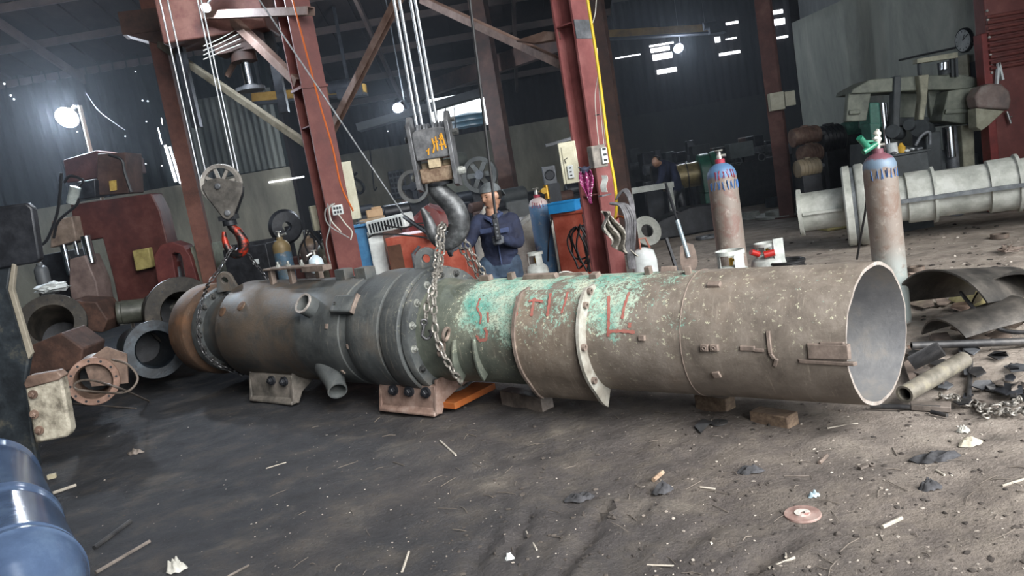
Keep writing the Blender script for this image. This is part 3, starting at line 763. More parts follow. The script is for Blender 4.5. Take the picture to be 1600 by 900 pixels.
M_FOOTD = mat('worn_grey_steel', '#4c4945', '#69645e', '#827b74', scale=6, rough=.65)
footb(588, 668, 618, 672, .5, 3, M_FOOT); footb(388, 448, 600, 640, .47, 2, M_FOOTD)
mb = MB(); s = s_fl0 - .2
M_ORANGE = mat('orange_primer', '#7d4019', '#9a5220', '#8a5a30', scale=5)
mb = MB(T(SGN * (s_fl0 - .12 - S0), 0, 0)); mb.box((0, .05, .10), (.22, .5, .05)); part(mb, 'orange_packing_plate', M_ORANGE, pump, bevel=.004)
# ------------------------------------------------------------------ columns, braces, crane beams
f3 = foot(950, 412, 7.5); f2 = foot(541, 428, 8.5); f1 = foot(283, 225, 10.2)
c3 = column(f3, .23, .25, math.radians(42), M_REDLIT, 'pinkish red H-section steel column carrying electric boxes and a yellow hose', plates=(3.02, 4.2, 1.42))
mb = MB(); mb.box((0, -.128, 2.95), (.23, .010, .17)); part(mb, 'grey_patch', M_GREYMETAL, c3, 'bare grey patch on the red column')
for z, y in ((3.55, -.158), (2.15, -.158)):
    mb = MB(T(-.05, y, z)); mb.tube([(0, 0, 0), (0, -.05, 0), (.03, -.05, .0), (.03, -.05, .02)], .006, 6); part(mb, 'hook_pin', M_GREYMETAL, c3)
c2 = column(f2, .27, .28, math.radians(35), M_RED, 'deep red steel column with orange cable running down it, left of blue cabinet', plates=(.9, 2.6))
mb = MB(); mb.box((0, 0, 3.0), (.30, .31, .03)); part(mb, 'collar_plate', M_RED, c2)
mb = MB(); mb.box((.0, -.147, 1.15), (.28, .012, .5)); part(mb, 'splice_plate', M_RED, c2)
c1 = column(f1, .19, .20, math.radians(12), mat('red_brown_steel', '#44281f', '#5a352b', '#6c4639', scale=3, rough=.7), 'dim red brown steel column with a bracket head above the grey sheave block', h=7.0, boxed=True, plates=(2.2,))
mb = MB(); mb.box((-.12, 0, 4.38), (.50, .26, .28)); mb.prism([(-.35, 4.25), (.1, 4.25), (.1, 4.05)], -.12, .12, axis='y'); part(mb, 'crane_bracket', M_BROWNST, c1)
column(foot(1206, 120, 15.5), .28, .28, math.radians(-30), M_REDDIM, 'slim red steel column with cream switch boxes in the far right', plates=(2,))
column(foot(950, 170, 14), .36, .34, math.radians(-20), M_BROWNST, 'dark brown steel column standing just behind the pinkish red one', h=5.95, plates=(2.5,))
column(foot(782, 215, 16), .32, .30, math.radians(-20), M_BROWNST, 'dark brown steel column seen behind the worker and pendant cable', h=5.4, plates=(2.5,))
def brace(a, b, wd, dp, m, label, name='brace', angle=True):
    a = P(*a); b = P(*b); F = frame(a, b - a, (0, 0, 1)); L_ = (b - a).length; mb = MB(F)
    if angle:
        mb.box((L_ / 2, 0, 0), (L_, dp, .010)); mb.box((L_ / 2, -dp / 2, -wd / 2), (L_, .010, wd)) ; mb.box((L_ / 2, dp / 2, -wd / 2), (L_, .010, wd))
    else: mb.box((L_ / 2, 0, 0), (L_, dp, wd))
    return solo(mb, name, m, label, 'brace', bevel=.002)
M_OLIVE = mat('dusty_pale_angle', '#5b5546', '#777061', '#8b8576', scale=5)
brace((250, 65, 10.1), (482, 222, 8.6), .07, .06, M_OLIVE, 'long pale diagonal brace between the two left columns', 'diagonal_brace')
brace((340, 2, 9.4), (468, 124, 8.5), .09, .08, M_BRACE, 'brown diagonal brace running down onto the deep red column', 'diagonal_brace')
brace((320, 18, 9), (486, 11, 8.2), .08, .10, M_BRACE, 'short level beam crossing the deep red column near the top', 'cross_beam')
brace((622, -12, 8.2), (512, 207, 9.2), .08, .07, M_BRACE, 'brown diagonal brace rising right from the deep red column', 'diagonal_brace')
brace((660, -6, 9.6), (880, 94, 7.7), .08, .07, mat('pale_pink_steel', '#6d554b', '#8a7166', '#9d8478', scale=5), 'pale brown diagonal brace meeting the pinkish column from the left', 'diagonal_brace')
brace((392, 45, 9.6), (352, 118, 9.6), .05, .05, M_BRACE, 'short dim brace beside the hanging chrome ram', 'diagonal_brace')
brace((852, 226, 8.5), (902, 212, 8.5), .03, .05, M_GREYMETAL, 'thin grey bracket arm holding the cream panel box', 'bracket_arm')
mb = MB(); A_ = [P(806, 63, 7.9), P(850, 49, 7.7), P(874, 50, 7.5), P(876, 60, 7.5), P(835, 67, 7.8)]
vs = [p for p in A_] + [p + V((.02, .12, 0)) for p in A_]; n = 5
mb.add(vs, [tuple(range(5)), tuple(range(5, 10))[::-1]] + [(i, (i + 1) % 5, 5 + (i + 1) % 5, 5 + i) for i in range(5)])
solo(mb, 'gusset_plate', M_BRACE, 'tapered grey gusset plate sticking out left of the pinkish column', 'plate')
M_YELLOW = mat('crane_yellow', '#7a5a14', '#99721c', '#a8843a', scale=3)
def girder(a, b, h, w_, label):
    a = P(*a); b = P(*b); o = thing('crane_girder', label, 'crane beam', ((a + b) / 2)[:2] + (min(a.z, b.z) - h / 2,))
    mb = MB(); mb.bar(a, b, w_, h); part(mb, 'box_beam', M_YELLOW, o, world=True, bevel=.01)
    mb = MB(); mb.bar(a - V((0, 0, h / 2 + .03)), b - V((0, 0, h / 2 + .03)), w_ * 1.4, .05); part(mb, 'bottom_rail', M_BLACKMETAL, o, world=True)
    mb = MB(); mb.box((0, -w_ * .8, .2), (.5, .25, .3), T(b.x - o.location.x - .3, b.y - o.location.y, b.z - o.location.z - .2)); mb.cyl((b - o.location) + V((-.7, -.2, .1)), (b - o.location) + V((-.3, -.2, .1)), .12); part(mb, 'travel_motor', M_BLACKMETAL, o)
    for e in (a.lerp(b, .08), a.lerp(b, .85)): mb = MB(); mb.bar(e + V((0, .05, 0)), V((e.x, e.y + .05, rz_(e.x, e.y))), .06, .06); part(mb, 'hanger', M_BLACKMETAL, o, world=True)
    return o
girder((395, 153, 15.8), (572, 138, 15.8), .17, .2, 'yellow overhead crane girder far behind the deep red column')
girder((948, 54, 24), (1132, 43, 24), .22, .25, 'faded yellow crane girder in front of the far slotted wall')
brace((640, 150, 20), (905, 55, 14.5), .35, .2, M_BROWNST, 'dark brown crane runway beam under the roof behind hoist ropes', 'runway_beam', False)
mb = MB(); mb.bar(P(560, 200, 19), P(770, 140, 19), .5, .18); solo(mb, 'gutter_beam', mat('pale_beam', '#54565a', '#6c6f72', scale=2), 'long pale horizontal roof-edge beam behind the main hoist ropes', 'beam')
# ------------------------------------------------------------------ lamps with their own light
M_LAMP = mat('lamp_glass', '#ffffff', bump=0, emit=30)
def work_lamp(x, y, D, r, energy, label, pole=None):
    p = P(x, y, D); o = thing('work_lamp', label, 'lamp', p)
    mb = MB(); mb.ico((0, 0, 0), r, 2, (1, .7, 1)); part(mb, 'bulb', M_LAMP, o)
    mb = MB(); mb.lathe([(r * .5, .0), (r * 1.25, -r * .2), (r * 1.3, -r * .3), (r * .5, r * .5), (.03, r * .9)][2:], (0, .02, 0), (0, .8, .5), 20); part(mb, 'reflector', M_GREYMETAL, o)
    mb = MB(); mb.tube([(0, .03, .02), (.05, .12, .12), (.12, .2, .14)], .015, 6); part(mb, 'bracket', M_GREYMETAL, o)
    if pole is None: mb = MB(); mb.tube([(.12, .2, .12), (.12, .2, rz_(p.x, p.y) - p.z)], .012, 6); part(mb, 'drop_cord', M_GREYMETAL, o)
    l = light('POINT', 'lamp_light', p + V((0, -r * 1.3, 0)), energy, (.78, .88, 1), shadow_soft_size=r)
    return o
work_lamp(105, 182, 12, .13, 360, 'blazing white work lamp beside a pale pole on the left', pole=1)
work_lamp(321, 11, 8.7, .04, 60, 'small white lamp near the top edge above the chrome ram')
work_lamp(622, 168, 15, .08, 90, 'white lamp glowing just left of the main hoist block')
work_lamp(1060, 75, 24, .12, 120, 'white lamp shining beside the lit slots in the far wall')
a, b = P(125, 165, 11.8), P(141, 232, 11.8)
o = thing('lamp_pole', 'pale thin pole standing beside the blazing left work lamp', 'pole', (b.x, b.y, 0))
mb = MB(); mb.cyl((0, 0, 0), (0, 0, a.z), .028, seg=10); part(mb, 'tube', mat('pale_tube', '#b8ab9b', rough=.35), o)
mb = MB(); mb.tube([(0, 0, a.z - .02), (-.08, 0, a.z + .02), (-.2, .1, a.z - .03)], .018, 6); part(mb, 'arm', M_GREYMETAL, o)
mb = MB(); mb.tube(bez([P(134, 145, 12), P(150, 168, 12), P(165, 182, 12), P(195, 203, 12)], 6), .007, 5); solo(mb, 'hanging_wire', M_GREYMETAL, 'thin wire sagging right of the pale lamp pole', 'wire')
# ------------------------------------------------------------------ hanging ropes and cables
M_ROPE = mat('wire_rope', '#6f7276', '#9a9da1', '#babdc0', scale=60, rough=.4, metal=.6, stretch=(1, 1, .3))
M_YHOSE = mat('yellow_hose', '#c9a91c', rough=.45, bump=0); M_OCABLE = mat('orange_cable', '#b3561d', rough=.5, bump=0)
M_BCABLE = mat('black_cable', '#1c1c1e', rough=.5, bump=0); M_GCABLE = mat('grey_cable', '#7c7d7c', rough=.5, bump=0); M_WCABLE = mat('pale_cable', '#b9b7ae', rough=.5, bump=0)
TOPZ = 7.2
def cable(pts, r, m, label, name='cable', cat='cable', n=10, raw=False, seg=7):
    q = [p if isinstance(p, Vector) else P(*p) for p in pts]
    mb = MB(); mb.tube(q if raw else bez(q, n), r, seg); return solo(mb, name, m, label, cat)
def vrope(x, y, D, label, r=.009, m=None, name='wire_rope', group=None):
    p = P(x, y, D); mb = MB(); mb.tube([p + V((0, 0, (TOPZ - p.z) * k / 6)) for k in range(7)], r, 7)
    return solo(mb, name, m or M_ROPE, label, 'rope', group)
for x, y, lab in [(654, 212, 'first from the left'), (662, 210, 'second from the left'), (678, 206, 'third from the left'), (685, 205, 'rightmost')]:
    vrope(x, y, 6.35, 'steel wire rope holding the main hook block, %s of its four' % lab, .012, group='ropes of the main hoist')
for x, y, lab in [(313, 285, 'leftmost'), (322, 272, 'second from the left'), (365, 262, 'third from the left'), (372, 268, 'rightmost')]:
    vrope(x, y, 7.95, 'thin wire rope holding the grey sheave block, %s of its four' % lab, .009, group='ropes of the left hoist')
# pendant cable and control
pa, pb_ = P(776, 350, 6.98), P(733, -6, 6.98); cable([pa, pa.lerp(pb_, .5), pb_, pa + (pb_ - pa) * ((TOPZ - pa.z) / (pb_.z - pa.z))], .013, M_BCABLE, 'dark pendant cable hanging down to the control in the worker\'s hand', 'pendant_cable', 'cable', raw=True)
cable([(400, -8, 7.2), (635, 342, 7.0)], .008, M_ROPE, 'straight steel rope slanting down to the main hook tag line', 'guy_rope', 'rope', raw=True)
cable([(632, 339, 7.0), (640, 345, 6.9), (665, 362, 6.7), (690, 378, 6.5)], .020, M_BCABLE, 'thick black tape-wrapped line pulled toward the main hook', 'tag_line', 'rope')
cable([(455, -8, 8.0), (478, 80, 8.1), (499, 160, 8.15), (520, 232, 8.15), (533, 290, 8.15), (552, 330, 8.15)], .010, M_OCABLE, 'orange cable hanging down the face of the deep red column')
cable([(917, -6, 7.15), (935, 110, 7.2), (950, 225, 7.2), (961, 290, 7.2), (963, 325, 7.2), (960, 345, 7.2)], .014, M_YHOSE, 'yellow air hose hanging down the right of the pinkish column', 'air_hose', 'hose')
cable([(960, 345, 7.2), (968, 338, 7.15), (978, 343, 7.1), (982, 352, 7.1)], .010, M_OCABLE, 'short orange hose end curling below the yellow hose', 'air_hose', 'hose')
for k, pts in enumerate([[(932, -5, 7.3), (930, 20, 7.3), (926, 36, 7.3)], [(934, 120, 7.25), (930, 150, 7.25), (932, 190, 7.25), (936, 228, 7.25)], [(936, 140, 7.25), (942, 180, 7.25), (946, 226, 7.25)], [(933, 75, 7.25), (936, 140, 7.22), (941, 200, 7.22), (944, 228, 7.22)]]):
    cable(pts, .004, M_WCABLE, ['loose pale wire at the very top of the pinkish column', 'pale thin wire bowed left of the yellow hose', 'pale thin wire right beside the yellow hose', 'pale thin wire crossing behind the yellow hose'][k], 'thin_wire', 'wire')
for k in range(4):
    y = 72 + k * 7
    cable([(318, y, 9.2), (345, y - 12, 9.2), (376, y - 30 + k * 2, 9.2)], .006, M_WCABLE, ['topmost', 'second from the top', 'third from the top', 'lowest'][k] + ' of four pale festoon wires by the chrome ram', 'festoon_wire', 'wire')
# overhead press with chrome ram between the left columns
ro = P(392, 142, 9.4); o = thing('ram_press', 'dim red overhead press with a hanging chrome ram and round plate', 'press', ro)
mb = MB(); mb.box((-.22, .1, .95), (1.2, .6, .62)); part(mb, 'crosshead', M_REDDIM, o, bevel=.02)
mb = MB(); mb.lathe([(.17, 0), (.17, .04), (.08, .05), (.08, .07)]); part(mb, 'ram_plate', M_GREYMETAL, o)
mb = MB(); mb.cyl((0, 0, .07), (0, 0, .36), .055, seg=24); part(mb, 'ram', M_CHROME, o, 'chrome ram')
mb = MB(); mb.lathe([(.15, .34), (.15, .66)]); mb.box((-.02, 0, .5), (.5, .3, .12)); part(mb, 'ram_housing', M_BROWNST, o)
for gx in (-.75, .32): mb = MB(); mb.box((gx, .1, .45), (.10, .10, 1.5)); part(mb, 'guide_post', M_BLACKMETAL, o)
# ------------------------------------------------------------------ haze hanging in the hall
mb = MB(); mb.box((4, 19.6, 3.62), (41.5, 20.4, 7.15))
m, N, L, bs = _new('hall_haze'); N.remove(bs)
vs_ = N.new('ShaderNodeVolumeScatter'); vs_.inputs['Density'].default_value = .0065; vs_.inputs['Anisotropy'].default_value = .3; vs_.inputs['Color'].default_value = (.80, .88, 1, 1)
L.new(vs_.outputs[0], N['Material Output'].inputs['Volume'])
solo(mb, 'welding_haze', m, 'thin bluish smoke hanging inside the whole hall', 'smoke', kind='stuff')
# ------------------------------------------------------------------ main hook block
M_HOOK = mat('worn_hook_steel', '#2b2c2e', '#46484a', '#6e7072', scale=7, rough=.46, metal=.4)
M_BLOCK = mat('block_steel', '#45474a', '#626366', '#818284', scale=7, rough=.4, metal=.4)
M_RUSTBLK = mat('rusty_crosshead', '#4b3b31', '#6e5a4a', '#93816d', scale=9, rough=.5, metal=.3)
M_YMARK = mat('yellow_paint_mark', '#c9901a', '#b27c1c', rough=.6, bump=0)
B0 = P(686, 276, 6.3)
hb = thing('hook_block', 'big grey hoist block with yellow marks and a heavy steel hook', 'hoist hook', (B0.x, B0.y, B0.z - .62), rz=math.radians(-8))
k_ = 6.3 / 1200; Z0 = .62
mb = MB(T(0, 0, Z0)); mb.prism([(-.135, .145), (.135, .145), (.14, .34), (.14, .37), (.10, .385), (-.10, .385), (-.13, .37), (-.14, .34)], -.11, .11, axis='y'); part(mb, 'cover', M_BLOCK, hb, bevel=.01)
for pts in [[(.02, .30), (.03, .24), (.01, .19)], [(.05, .31), (.05, .20)], [(.035, .27), (.065, .27)], [(.09, .32), (.085, .20)], [(.075, .29), (.11, .28)], [(.07, .24), (.115, .24)], [(.10, .33), (.12, .21)], [(-.04, .21), (-.02, .23), (-.03, .18)]]:
    mb = MB(T(0, -.112, Z0)); mb.tube([V((x, 0, z)) for x, z in pts], .007, 5); part(mb, 'paint_mark', M_YMARK, hb, 'yellow painted mark')
for sx in (-1, 1):
    mb = MB(T(sx * .155, 0, Z0)); mb.prism([(-.128, -.08), (-.04, -.10), (.05, -.10), (.05, .40), (.03, .5), (-.05, .5), (-.128, .42)], -.017, .017, axis='x'); st_ = part(mb, 'side_strap', M_BLOCK, hb, bevel=.004)
    mb = MB(T(sx * .165, 0, Z0 + .02)); mb.cyl((0, 0, 0), (sx * .04, 0, 0), .035, seg=18); mb.lathe([(.028, .04), (.028, .06)], (0, 0, 0), (sx, 0, 0), 6); part(mb, 'trunnion_nut', M_BOLTB, st_)
    mb = MB(T(sx * .165, 0, Z0 + .33)); mb.lathe([(.03, 0), (.03, .05), (.02, .055)], (0, 0, 0), (sx, 0, 0), 6); part(mb, 'axle_nut', M_BOLTS, st_)
    mb = MB(T(sx * .165, 0, Z0 + .43)); mb.lathe([(.022, 0), (.022, .04)], (0, 0, 0), (sx, 0, 0), 6); part(mb, 'axle_nut', M_BOLTS, st_)
for x in (-.085, -.03, .045, .10):
    mb = MB(T(x, .01, Z0 + .335)); mb.ring([(.06, -.014), (.098, -.018), (.10, -.014), (.09, 0), (.10, .014), (.098, .018), (.06, .014)], (0, 0, 0), (1, 0, 0), 36); mb.cyl((-.012, 0, 0), (.012, 0, 0), .06); part(mb, 'sheave', M_GREYMETAL, hb)
mb = MB(T(0, 0, Z0 + .02)); mb.box((0, 0, 0), (.27, .16, .12)); part(mb, 'crosshead', M_RUSTBLK, hb, bevel=.012)
mb = MB(T(0, 0, Z0 + .08)); mb.box((0, -.02, .03), (.10, .15, .075)); mb.box((-.09, .02, .02), (.07, .07, .05)); mb.box((.09, .02, .02), (.07, .07, .05)); part(mb, 'shank_nut', mat('pale_rusty_nut', '#776a5a', '#9a8b72', '#b0a083', scale=14), hb, bevel=.006)
HC = [(683, 288, 14), (685, 298, 15), (695, 308, 16), (708, 321, 16.5), (716, 338, 17), (717, 355, 17), (709, 371, 15.5), (695, 379, 13), (682, 372, 11), (674, 358, 9.5), (669, 345, 8), (664, 334, 6), (659, 325, 3)]
hp = [P(x, y, 6.3) for x, y, r in HC]; hr = [r * k_ for x, y, r in HC]
q = bez(hp, 5); rr = []
for i in range(len(q)):
    u = i / 5; a = int(min(u, len(hr) - 1)); b = min(a + 1, len(hr) - 1); rr.append(hr[a] * (1 - (u - a)) + hr[b] * (u - a))
mb = MB(); mb.tube(q, rr, 20); mb.ico(hp[0], hr[0], 2); part(mb, 'hook', M_HOOK, hb, world=True)
mb = MB(T(0, 0, Z0 - .07)); mb.lathe([(.10, 0), (.105, .02), (.09, .03)], seg=28); part(mb, 'thrust_collar', M_BLACKMETAL, hb)
# ------------------------------------------------------------------ chains on the main hook
M_CHAIN = mat('chain_steel', '#5a5754', '#86827c', '#a9a49c', scale=50, rough=.42, metal=.55)
M_CHAIND = mat('dark_chain_steel', '#2f2f31', '#4c4c4e', '#77777a', scale=50, rough=.4, metal=.6)
def on(x, y, R, lift=.02):
    s, th = hit(x, y, R + lift); return pw(s, R + lift, th)
def chain(pts, label, L_=.078, W_=.054, wire=.0078, m=None, group='lifting chains'):
    mb = MB(); chain_mesh(mb, bez(pts, 8), L_, W_, wire); return solo(mb, 'chain', m or M_CHAIN, label, 'chain', group)
ca = [P(700, 372, 6.38), P(695, 358, 6.34), P(690, 350, 6.26), P(686, 360, 6.17), P(684, 385, 6.05), P(681, 415, 5.85), P(679, 440, 5.65), on(678, 470, .47, .05), on(679, 500, .47, .05), on(681, 525, .47, .03), on(692, 552, .46, .03), on(706, 578, .45, .03), on(722, 598, .43, .03)]
chain(ca, 'heavy steel chain from the big hook down over the bolted flange, outer strand', .086, .06, .0088)
cb = [P(703, 376, 6.4), P(698, 362, 6.36), P(694, 352, 6.28), P(691, 364, 6.2), P(691, 390, 6.07), P(687, 420, 5.88), P(678, 445, 5.6), on(668, 470, .475, .04), on(666, 495, .475, .03), on(663, 510, .475, .03)]
chain(cb, 'heavy steel chain from the big hook ending in a short grab hook on the flange', .086, .06, .0088)
mb = MB(); g0 = on(664, 512, .47, .05); F = frame(g0, (0, 0, -1), cC - g0)
mb = MB(F); mb.tube(bez([V((-.03, 0, 0)), V((.01, -.015, 0)), V((.055, -.03, 0)), V((.085, 0, 0)), V((.06, .035, 0)), V((.02, .03, 0))], 5), .012, 10); mb.torus((-.04, 0, 0), (0, 0, 1), .02, .009); solo(mb, 'grab_hook', M_CHAIND, 'small dark grab hook at the chain end on the flange', 'hook')
chain([P(704, 380, 6.4), P(716, 367, 6.42), P(724, 372, 6.45), P(734, 390, 6.5), P(746, 410, 6.55), P(757, 428, 6.6), P(768, 450, 6.6)], 'chain strand going behind the pump between the hook and the worker, nearer the worker', .086, .06, .0088)
chain([P(700, 380, 6.42), P(708, 372, 6.45), P(716, 380, 6.5), P(727, 398, 6.55), P(740, 418, 6.6), P(752, 438, 6.65), P(760, 452, 6.65)], 'chain strand going behind the pump between the hook and the worker, nearer the hook', .086, .06, .0088)
# ------------------------------------------------------------------ left hoist: sheave block, red hook and chain
D2 = 7.9; k2 = D2 / 1200
sb0 = P(352, 342, D2); sb = thing('sheave_block', 'grey cheek-plate sheave block with spoked wheel and red hook', 'hoist hook', sb0)
def loc2(x, y, dy=0): p = P(x, y, D2) - sb0; return (p.x, p.z)
poly = [loc2(*p) for p in [(320, 291), (331, 281), (345, 278), (362, 281), (384, 286), (383, 300), (376, 320), (370, 336), (362, 343), (354, 340), (343, 326), (330, 309)]]
M_CHEEK = mat('grey_cheek_plate', '#403e3c', '#56534f', '#6b6763', scale=7, rough=.5, metal=.2)
mb = MB(); mb.prism(poly, -.10, -.075, axis='y'); part(mb, 'cheek_plate', M_CHEEK, sb, bevel=.006)
mb = MB(); mb.prism([(x - .05, z - .03) for x, z in poly], .075, .10, axis='y'); part(mb, 'cheek_plate', M_BLACKMETAL, sb, 'dark rear cheek plate', bevel=.006)
wx, wz = loc2(346, 288)
mb = MB(); mb.ring([(.165, -.03), (.20, -.04), (.205, -.03), (.185, 0), (.205, .03), (.20, .04), (.165, .03)], (wx, 0, wz), (0, 1, 0), 48)
for i in range(8):
    a = 2 * PI * i / 8 + .2; mb.bar((wx + .04 * math.cos(a), 0, wz + .04 * math.sin(a)), (wx + .175 * math.cos(a), 0, wz + .175 * math.sin(a)), .03, .025, (0, 1, 0))
mb.cyl((wx, -.035, wz), (wx, .035, wz), .05); part(mb, 'spoked_wheel', mat('pale_wheel_iron', '#7c7873', '#9a958f', '#afaaa3', scale=8, rough=.45, metal=.3), sb, 'pale spoked sheave wheel')
for (x, y) in [(361, 332), (346, 291)]:
    a = loc2(x, y); mb = MB(); mb.lathe([(.03, 0), (.03, .02), (.02, .028)], (a[0], -.10, a[1]), (0, -1, 0), 16); part(mb, 'axle_pin', M_GREYMETAL, sb)
M_REDHOOK = mat('red_black_hook', '#17181a', '#24201f', '#a8321f', scale=7, rough=.4, metal=.2, lo=.42, hi=.56)
hk = [(359, 344, 6), (362, 354, 6.5), (372, 363, 7.5), (379, 375, 8.5), (380, 388, 8.5), (373, 396, 7.5), (363, 396, 6.5), (355, 386, 5.5), (351, 374, 4.5), (350, 362, 3)]
q = bez([P(x, y, D2) for x, y, r in hk], 5); rr = []; hr = [r * k2 for x, y, r in hk]
for i in range(len(q)):
    u = i / 5; a = int(min(u, len(hr) - 1)); b = min(a + 1, len(hr) - 1); rr.append(hr[a] * (1 - (u - a)) + hr[b] * (u - a))
mb = MB(); mb.tube(q, rr, 16); part(mb, 'hook', M_REDHOOK, sb, 'hook worn to red and black', world=True)
mb = MB(); a = loc2(358, 343); mb.cyl((a[0], 0, a[1] - .06), (a[0], 0, a[1] + .06), .07); mb.box((a[0], 0, a[1] + .02), (.16, .16, .05)); part(mb, 'swivel', M_BLACKMETAL, sb)
chain([P(366, 386, 7.85), P(360, 392, 7.8), P(352, 405, 7.7), P(340, 425, 7.55), P(328, 440, 7.45), on(318, 462, .46, .05), on(311, 490, .455, .04), on(309, 515, .45, .03), on(313, 538, .45, .02), on(325, 558, .45, .02), on(345, 572, .45, .02), on(368, 582, .45, .02), on(388, 590, .45, .03)],
      'dark chain from the red hook looped round the far end of the pump', .066, .044, .0066, M_CHAIND)
chain([P(374, 388, 7.95), P(382, 389, 8.0), P(390, 400, 8.1), P(402, 416, 8.2), P(416, 434, 8.3), P(424, 445, 8.3)], 'short dark chain strand from the red hook down behind the pump', .066, .044, .0066, M_CHAIND)
# ------------------------------------------------------------------ gas cylinders
def cylmat(name, body, lower, shoulder, zs, zl=.3, rust='#6b5348', shoulder2=None):
    """body colour, a worn lower part, a painted shoulder above zs"""
    m, N, L, bs = _new(name); co = N.new('ShaderNodeTexCoord').outputs['Object']
    sx = N.new('ShaderNodeSeparateXYZ'); L.new(co, sx.inputs[0]); n1 = noise_n(N, L, co, 5, 8, .7, .4); n2 = noise_n(N, L, co, 16, 7, .75)
    zz = math_n(N, L, 'ADD', sx.outputs[2], math_n(N, L, 'MULTIPLY', math_n(N, L, 'SUBTRACT', n1, .5), .16))
    c = mixc(N, L, mrange(N, L, zz, zl - .15, zl + .25), lower, body)
    c = mixc(N, L, mrange(N, L, n1, .5, .64, 0, .7), c, rust)
    c = mixc(N, L, mrange(N, L, n2, .54, .68, 0, .5), c, '#a8a098')
    zq = math_n(N, L, 'ADD', sx.outputs[2], math_n(N, L, 'MULTIPLY', math_n(N, L, 'SUBTRACT', n2, .5), .10))
    c = mixc(N, L, mrange(N, L, zq, zs - .01, zs + .01), c, shoulder)
    if shoulder2: c = mixc(N, L, mrange(N, L, zq, zs + .07, zs + .085), c, shoulder2)
    L.new(c, bs.inputs['Base Color']); bs.inputs['Roughness'].default_value = .5; bs.inputs['Metallic'].default_value = .1
    bump_n(N, L, bs, n2, .3, .004); return m
M_BRASS = mat('brass', '#a87f2e', '#c7a04c', scale=20, rough=.3, metal=.8, bump=0)
M_VALVE = mat('pale_valve_metal', '#8d8d88', '#b4b2aa', scale=20, rough=.35, metal=.6, bump=0)
def gas_cylinder(x, y, D, r, label, m, top_m=None, lean=(0, 0), group=None, valve='knob', zbase=0, h=None):
    p = P(x, y, D); h = h or (p.z - zbase)
    M_ = T(p.x - lean[0], p.y - lean[1], zbase) @ Matrix.Shear('XY', 4, (lean[0] / h, lean[1] / h)) if lean != (0, 0) else T(p.x, p.y, zbase)
    o = thing('gas_cylinder', label, 'gas cylinder', (0, 0, 0), M=M_, group=group)
    pr = [(r * .80, 0), (r * .96, .015), (r, .05)] + [(r, .3 + (h - .30 - r) * k / 6) for k in range(7)]
    for k in range(1, 9):
        a = PI / 2 * k / 8; pr.append((max(r * math.cos(a), .032) if k < 8 else .032, h - r * .95 + r * .95 * math.sin(a)))
    mb = MB(); mb.lathe(pr, seg=40); part(mb, 'body', m, o)
    mb = MB(); mb.lathe([(.040, h - .02), (.040, h + .025), (.034, h + .03), (.034, h - .02)], seg=20); part(mb, 'neck_ring', top_m or m, o)
    mb = MB(); mb.lathe([(.018, h), (.022, h + .05), (.016, h + .06), (.016, h + .085)], seg=14); mb.cyl((0, 0, h + .055), (.05, -.02, h + .055), .012, seg=10); vv = part(mb, 'valve', M_VALVE, o)
    if valve: mb = MB(); mb.torus((0, 0, h + .10), (0, 0, 1), .028, .007, 16, 6); mb.bar((-.028, 0, h + .10), (.028, 0, h + .10), .01, .008); mb.cyl((0, 0, h + .08), (0, 0, h + .105), .008, seg=8); part(mb, 'handwheel', M_VALVE, vv)
    return o, h
def script_marks(o, h, r, z, m, name, label, az0=-2.2, n=6):
    random.seed(n * 7)
    for k in range(n):
        a = az0 + k * .28; pts = []
        for j in range(4):
            aa = a + random.uniform(-.08, .10); zz = z + (.035 if j % 2 else -.03) + random.uniform(-.01, .01)
            rr = r + .003 if zz < h - r * .95 else r * math.sqrt(max(.01, 1 - ((zz - h + r * .95) / (r * .95)) ** 2)) + .003
            pts.append((rr * math.cos(aa), rr * math.sin(aa), zz))
        mb = MB(); mb.tube(pts, .0032, 5); part(mb, name, m, o, label)
M_CYLA = cylmat('rust_grey_cylinder', '#776d66', '#8a8983', '#4d6c8e', 1.40, .35, '#6d4f48')
M_CYLB = cylmat('pale_worn_cylinder', '#7c726a', '#8d9694', '#66788a', 1.28, .5, '#6d564a', '#6f4650')
M_CYLBLUE = cylmat('blue_cylinder', '#55789a', '#5f82a3', '#b9aaa8', 1.33, .3, '#5b7088')
M_MARKR = mat('dark_red_mark', '#8c2a3c', bump=0, rough=.6); M_MARKB = mat('blue_paint_script', '#3d68a0', bump=0, rough=.6)
o, h = gas_cylinder(1372, 238, 6.1, .125, 'tall worn gas cylinder nearest the open pump end, green regulator on top', M_CYLB)
script_marks(o, h, .125, h - .17, M_MARKB, 'chalk_mark', 'blue painted scribble', -2.5, 7)
mb = MB()
for a, b, r_ in [((-.02, -.03, .07), (-.14, -.05, .02), .022), ((-.10, -.04, .06), (-.17, -.07, .14), .026), ((-.02, 0, .09), (-.12, -.02, .10), .012)]:
    mb.cyl(V(a) + V((0, 0, h)), V(b) + V((0, 0, h)), r_, seg=14)
part(mb, 'regulator', mat('green_regulator', '#1c5a46', '#2c7a60', scale=20, rough=.3, bump=0), o, 'green regulator')
mb = MB(); mb.ico((0, -.0, h + .10), .035, 2, jit=.5); mb.ico((.01, 0, h + .15), .028, 2, jit=.6, seed=3); part(mb, 'rag', mat('pale_rag', '#a9a79c', '#d8d6cc', scale=12), o, 'pale rag over the valve')
o, h = gas_cylinder(1125, 254, 6.45, .120, 'tall rusty gas cylinder with blue shoulder and red neck behind the pump', M_CYLA, M_MARKR)
script_marks(o, h, .120, h - .10, M_MARKR, 'paint_letter', 'dark red letters', -2.3, 6)
script_marks(o, h, .120, h - .19, M_MARKB, 'paint_splash', 'bright blue paint', -2.7, 9)
o, h = gas_cylinder(839, 308, 9.0, .113, 'blue gas cylinder with brass regulator between the worker and the red bin', M_CYLBLUE, M_MARKR)
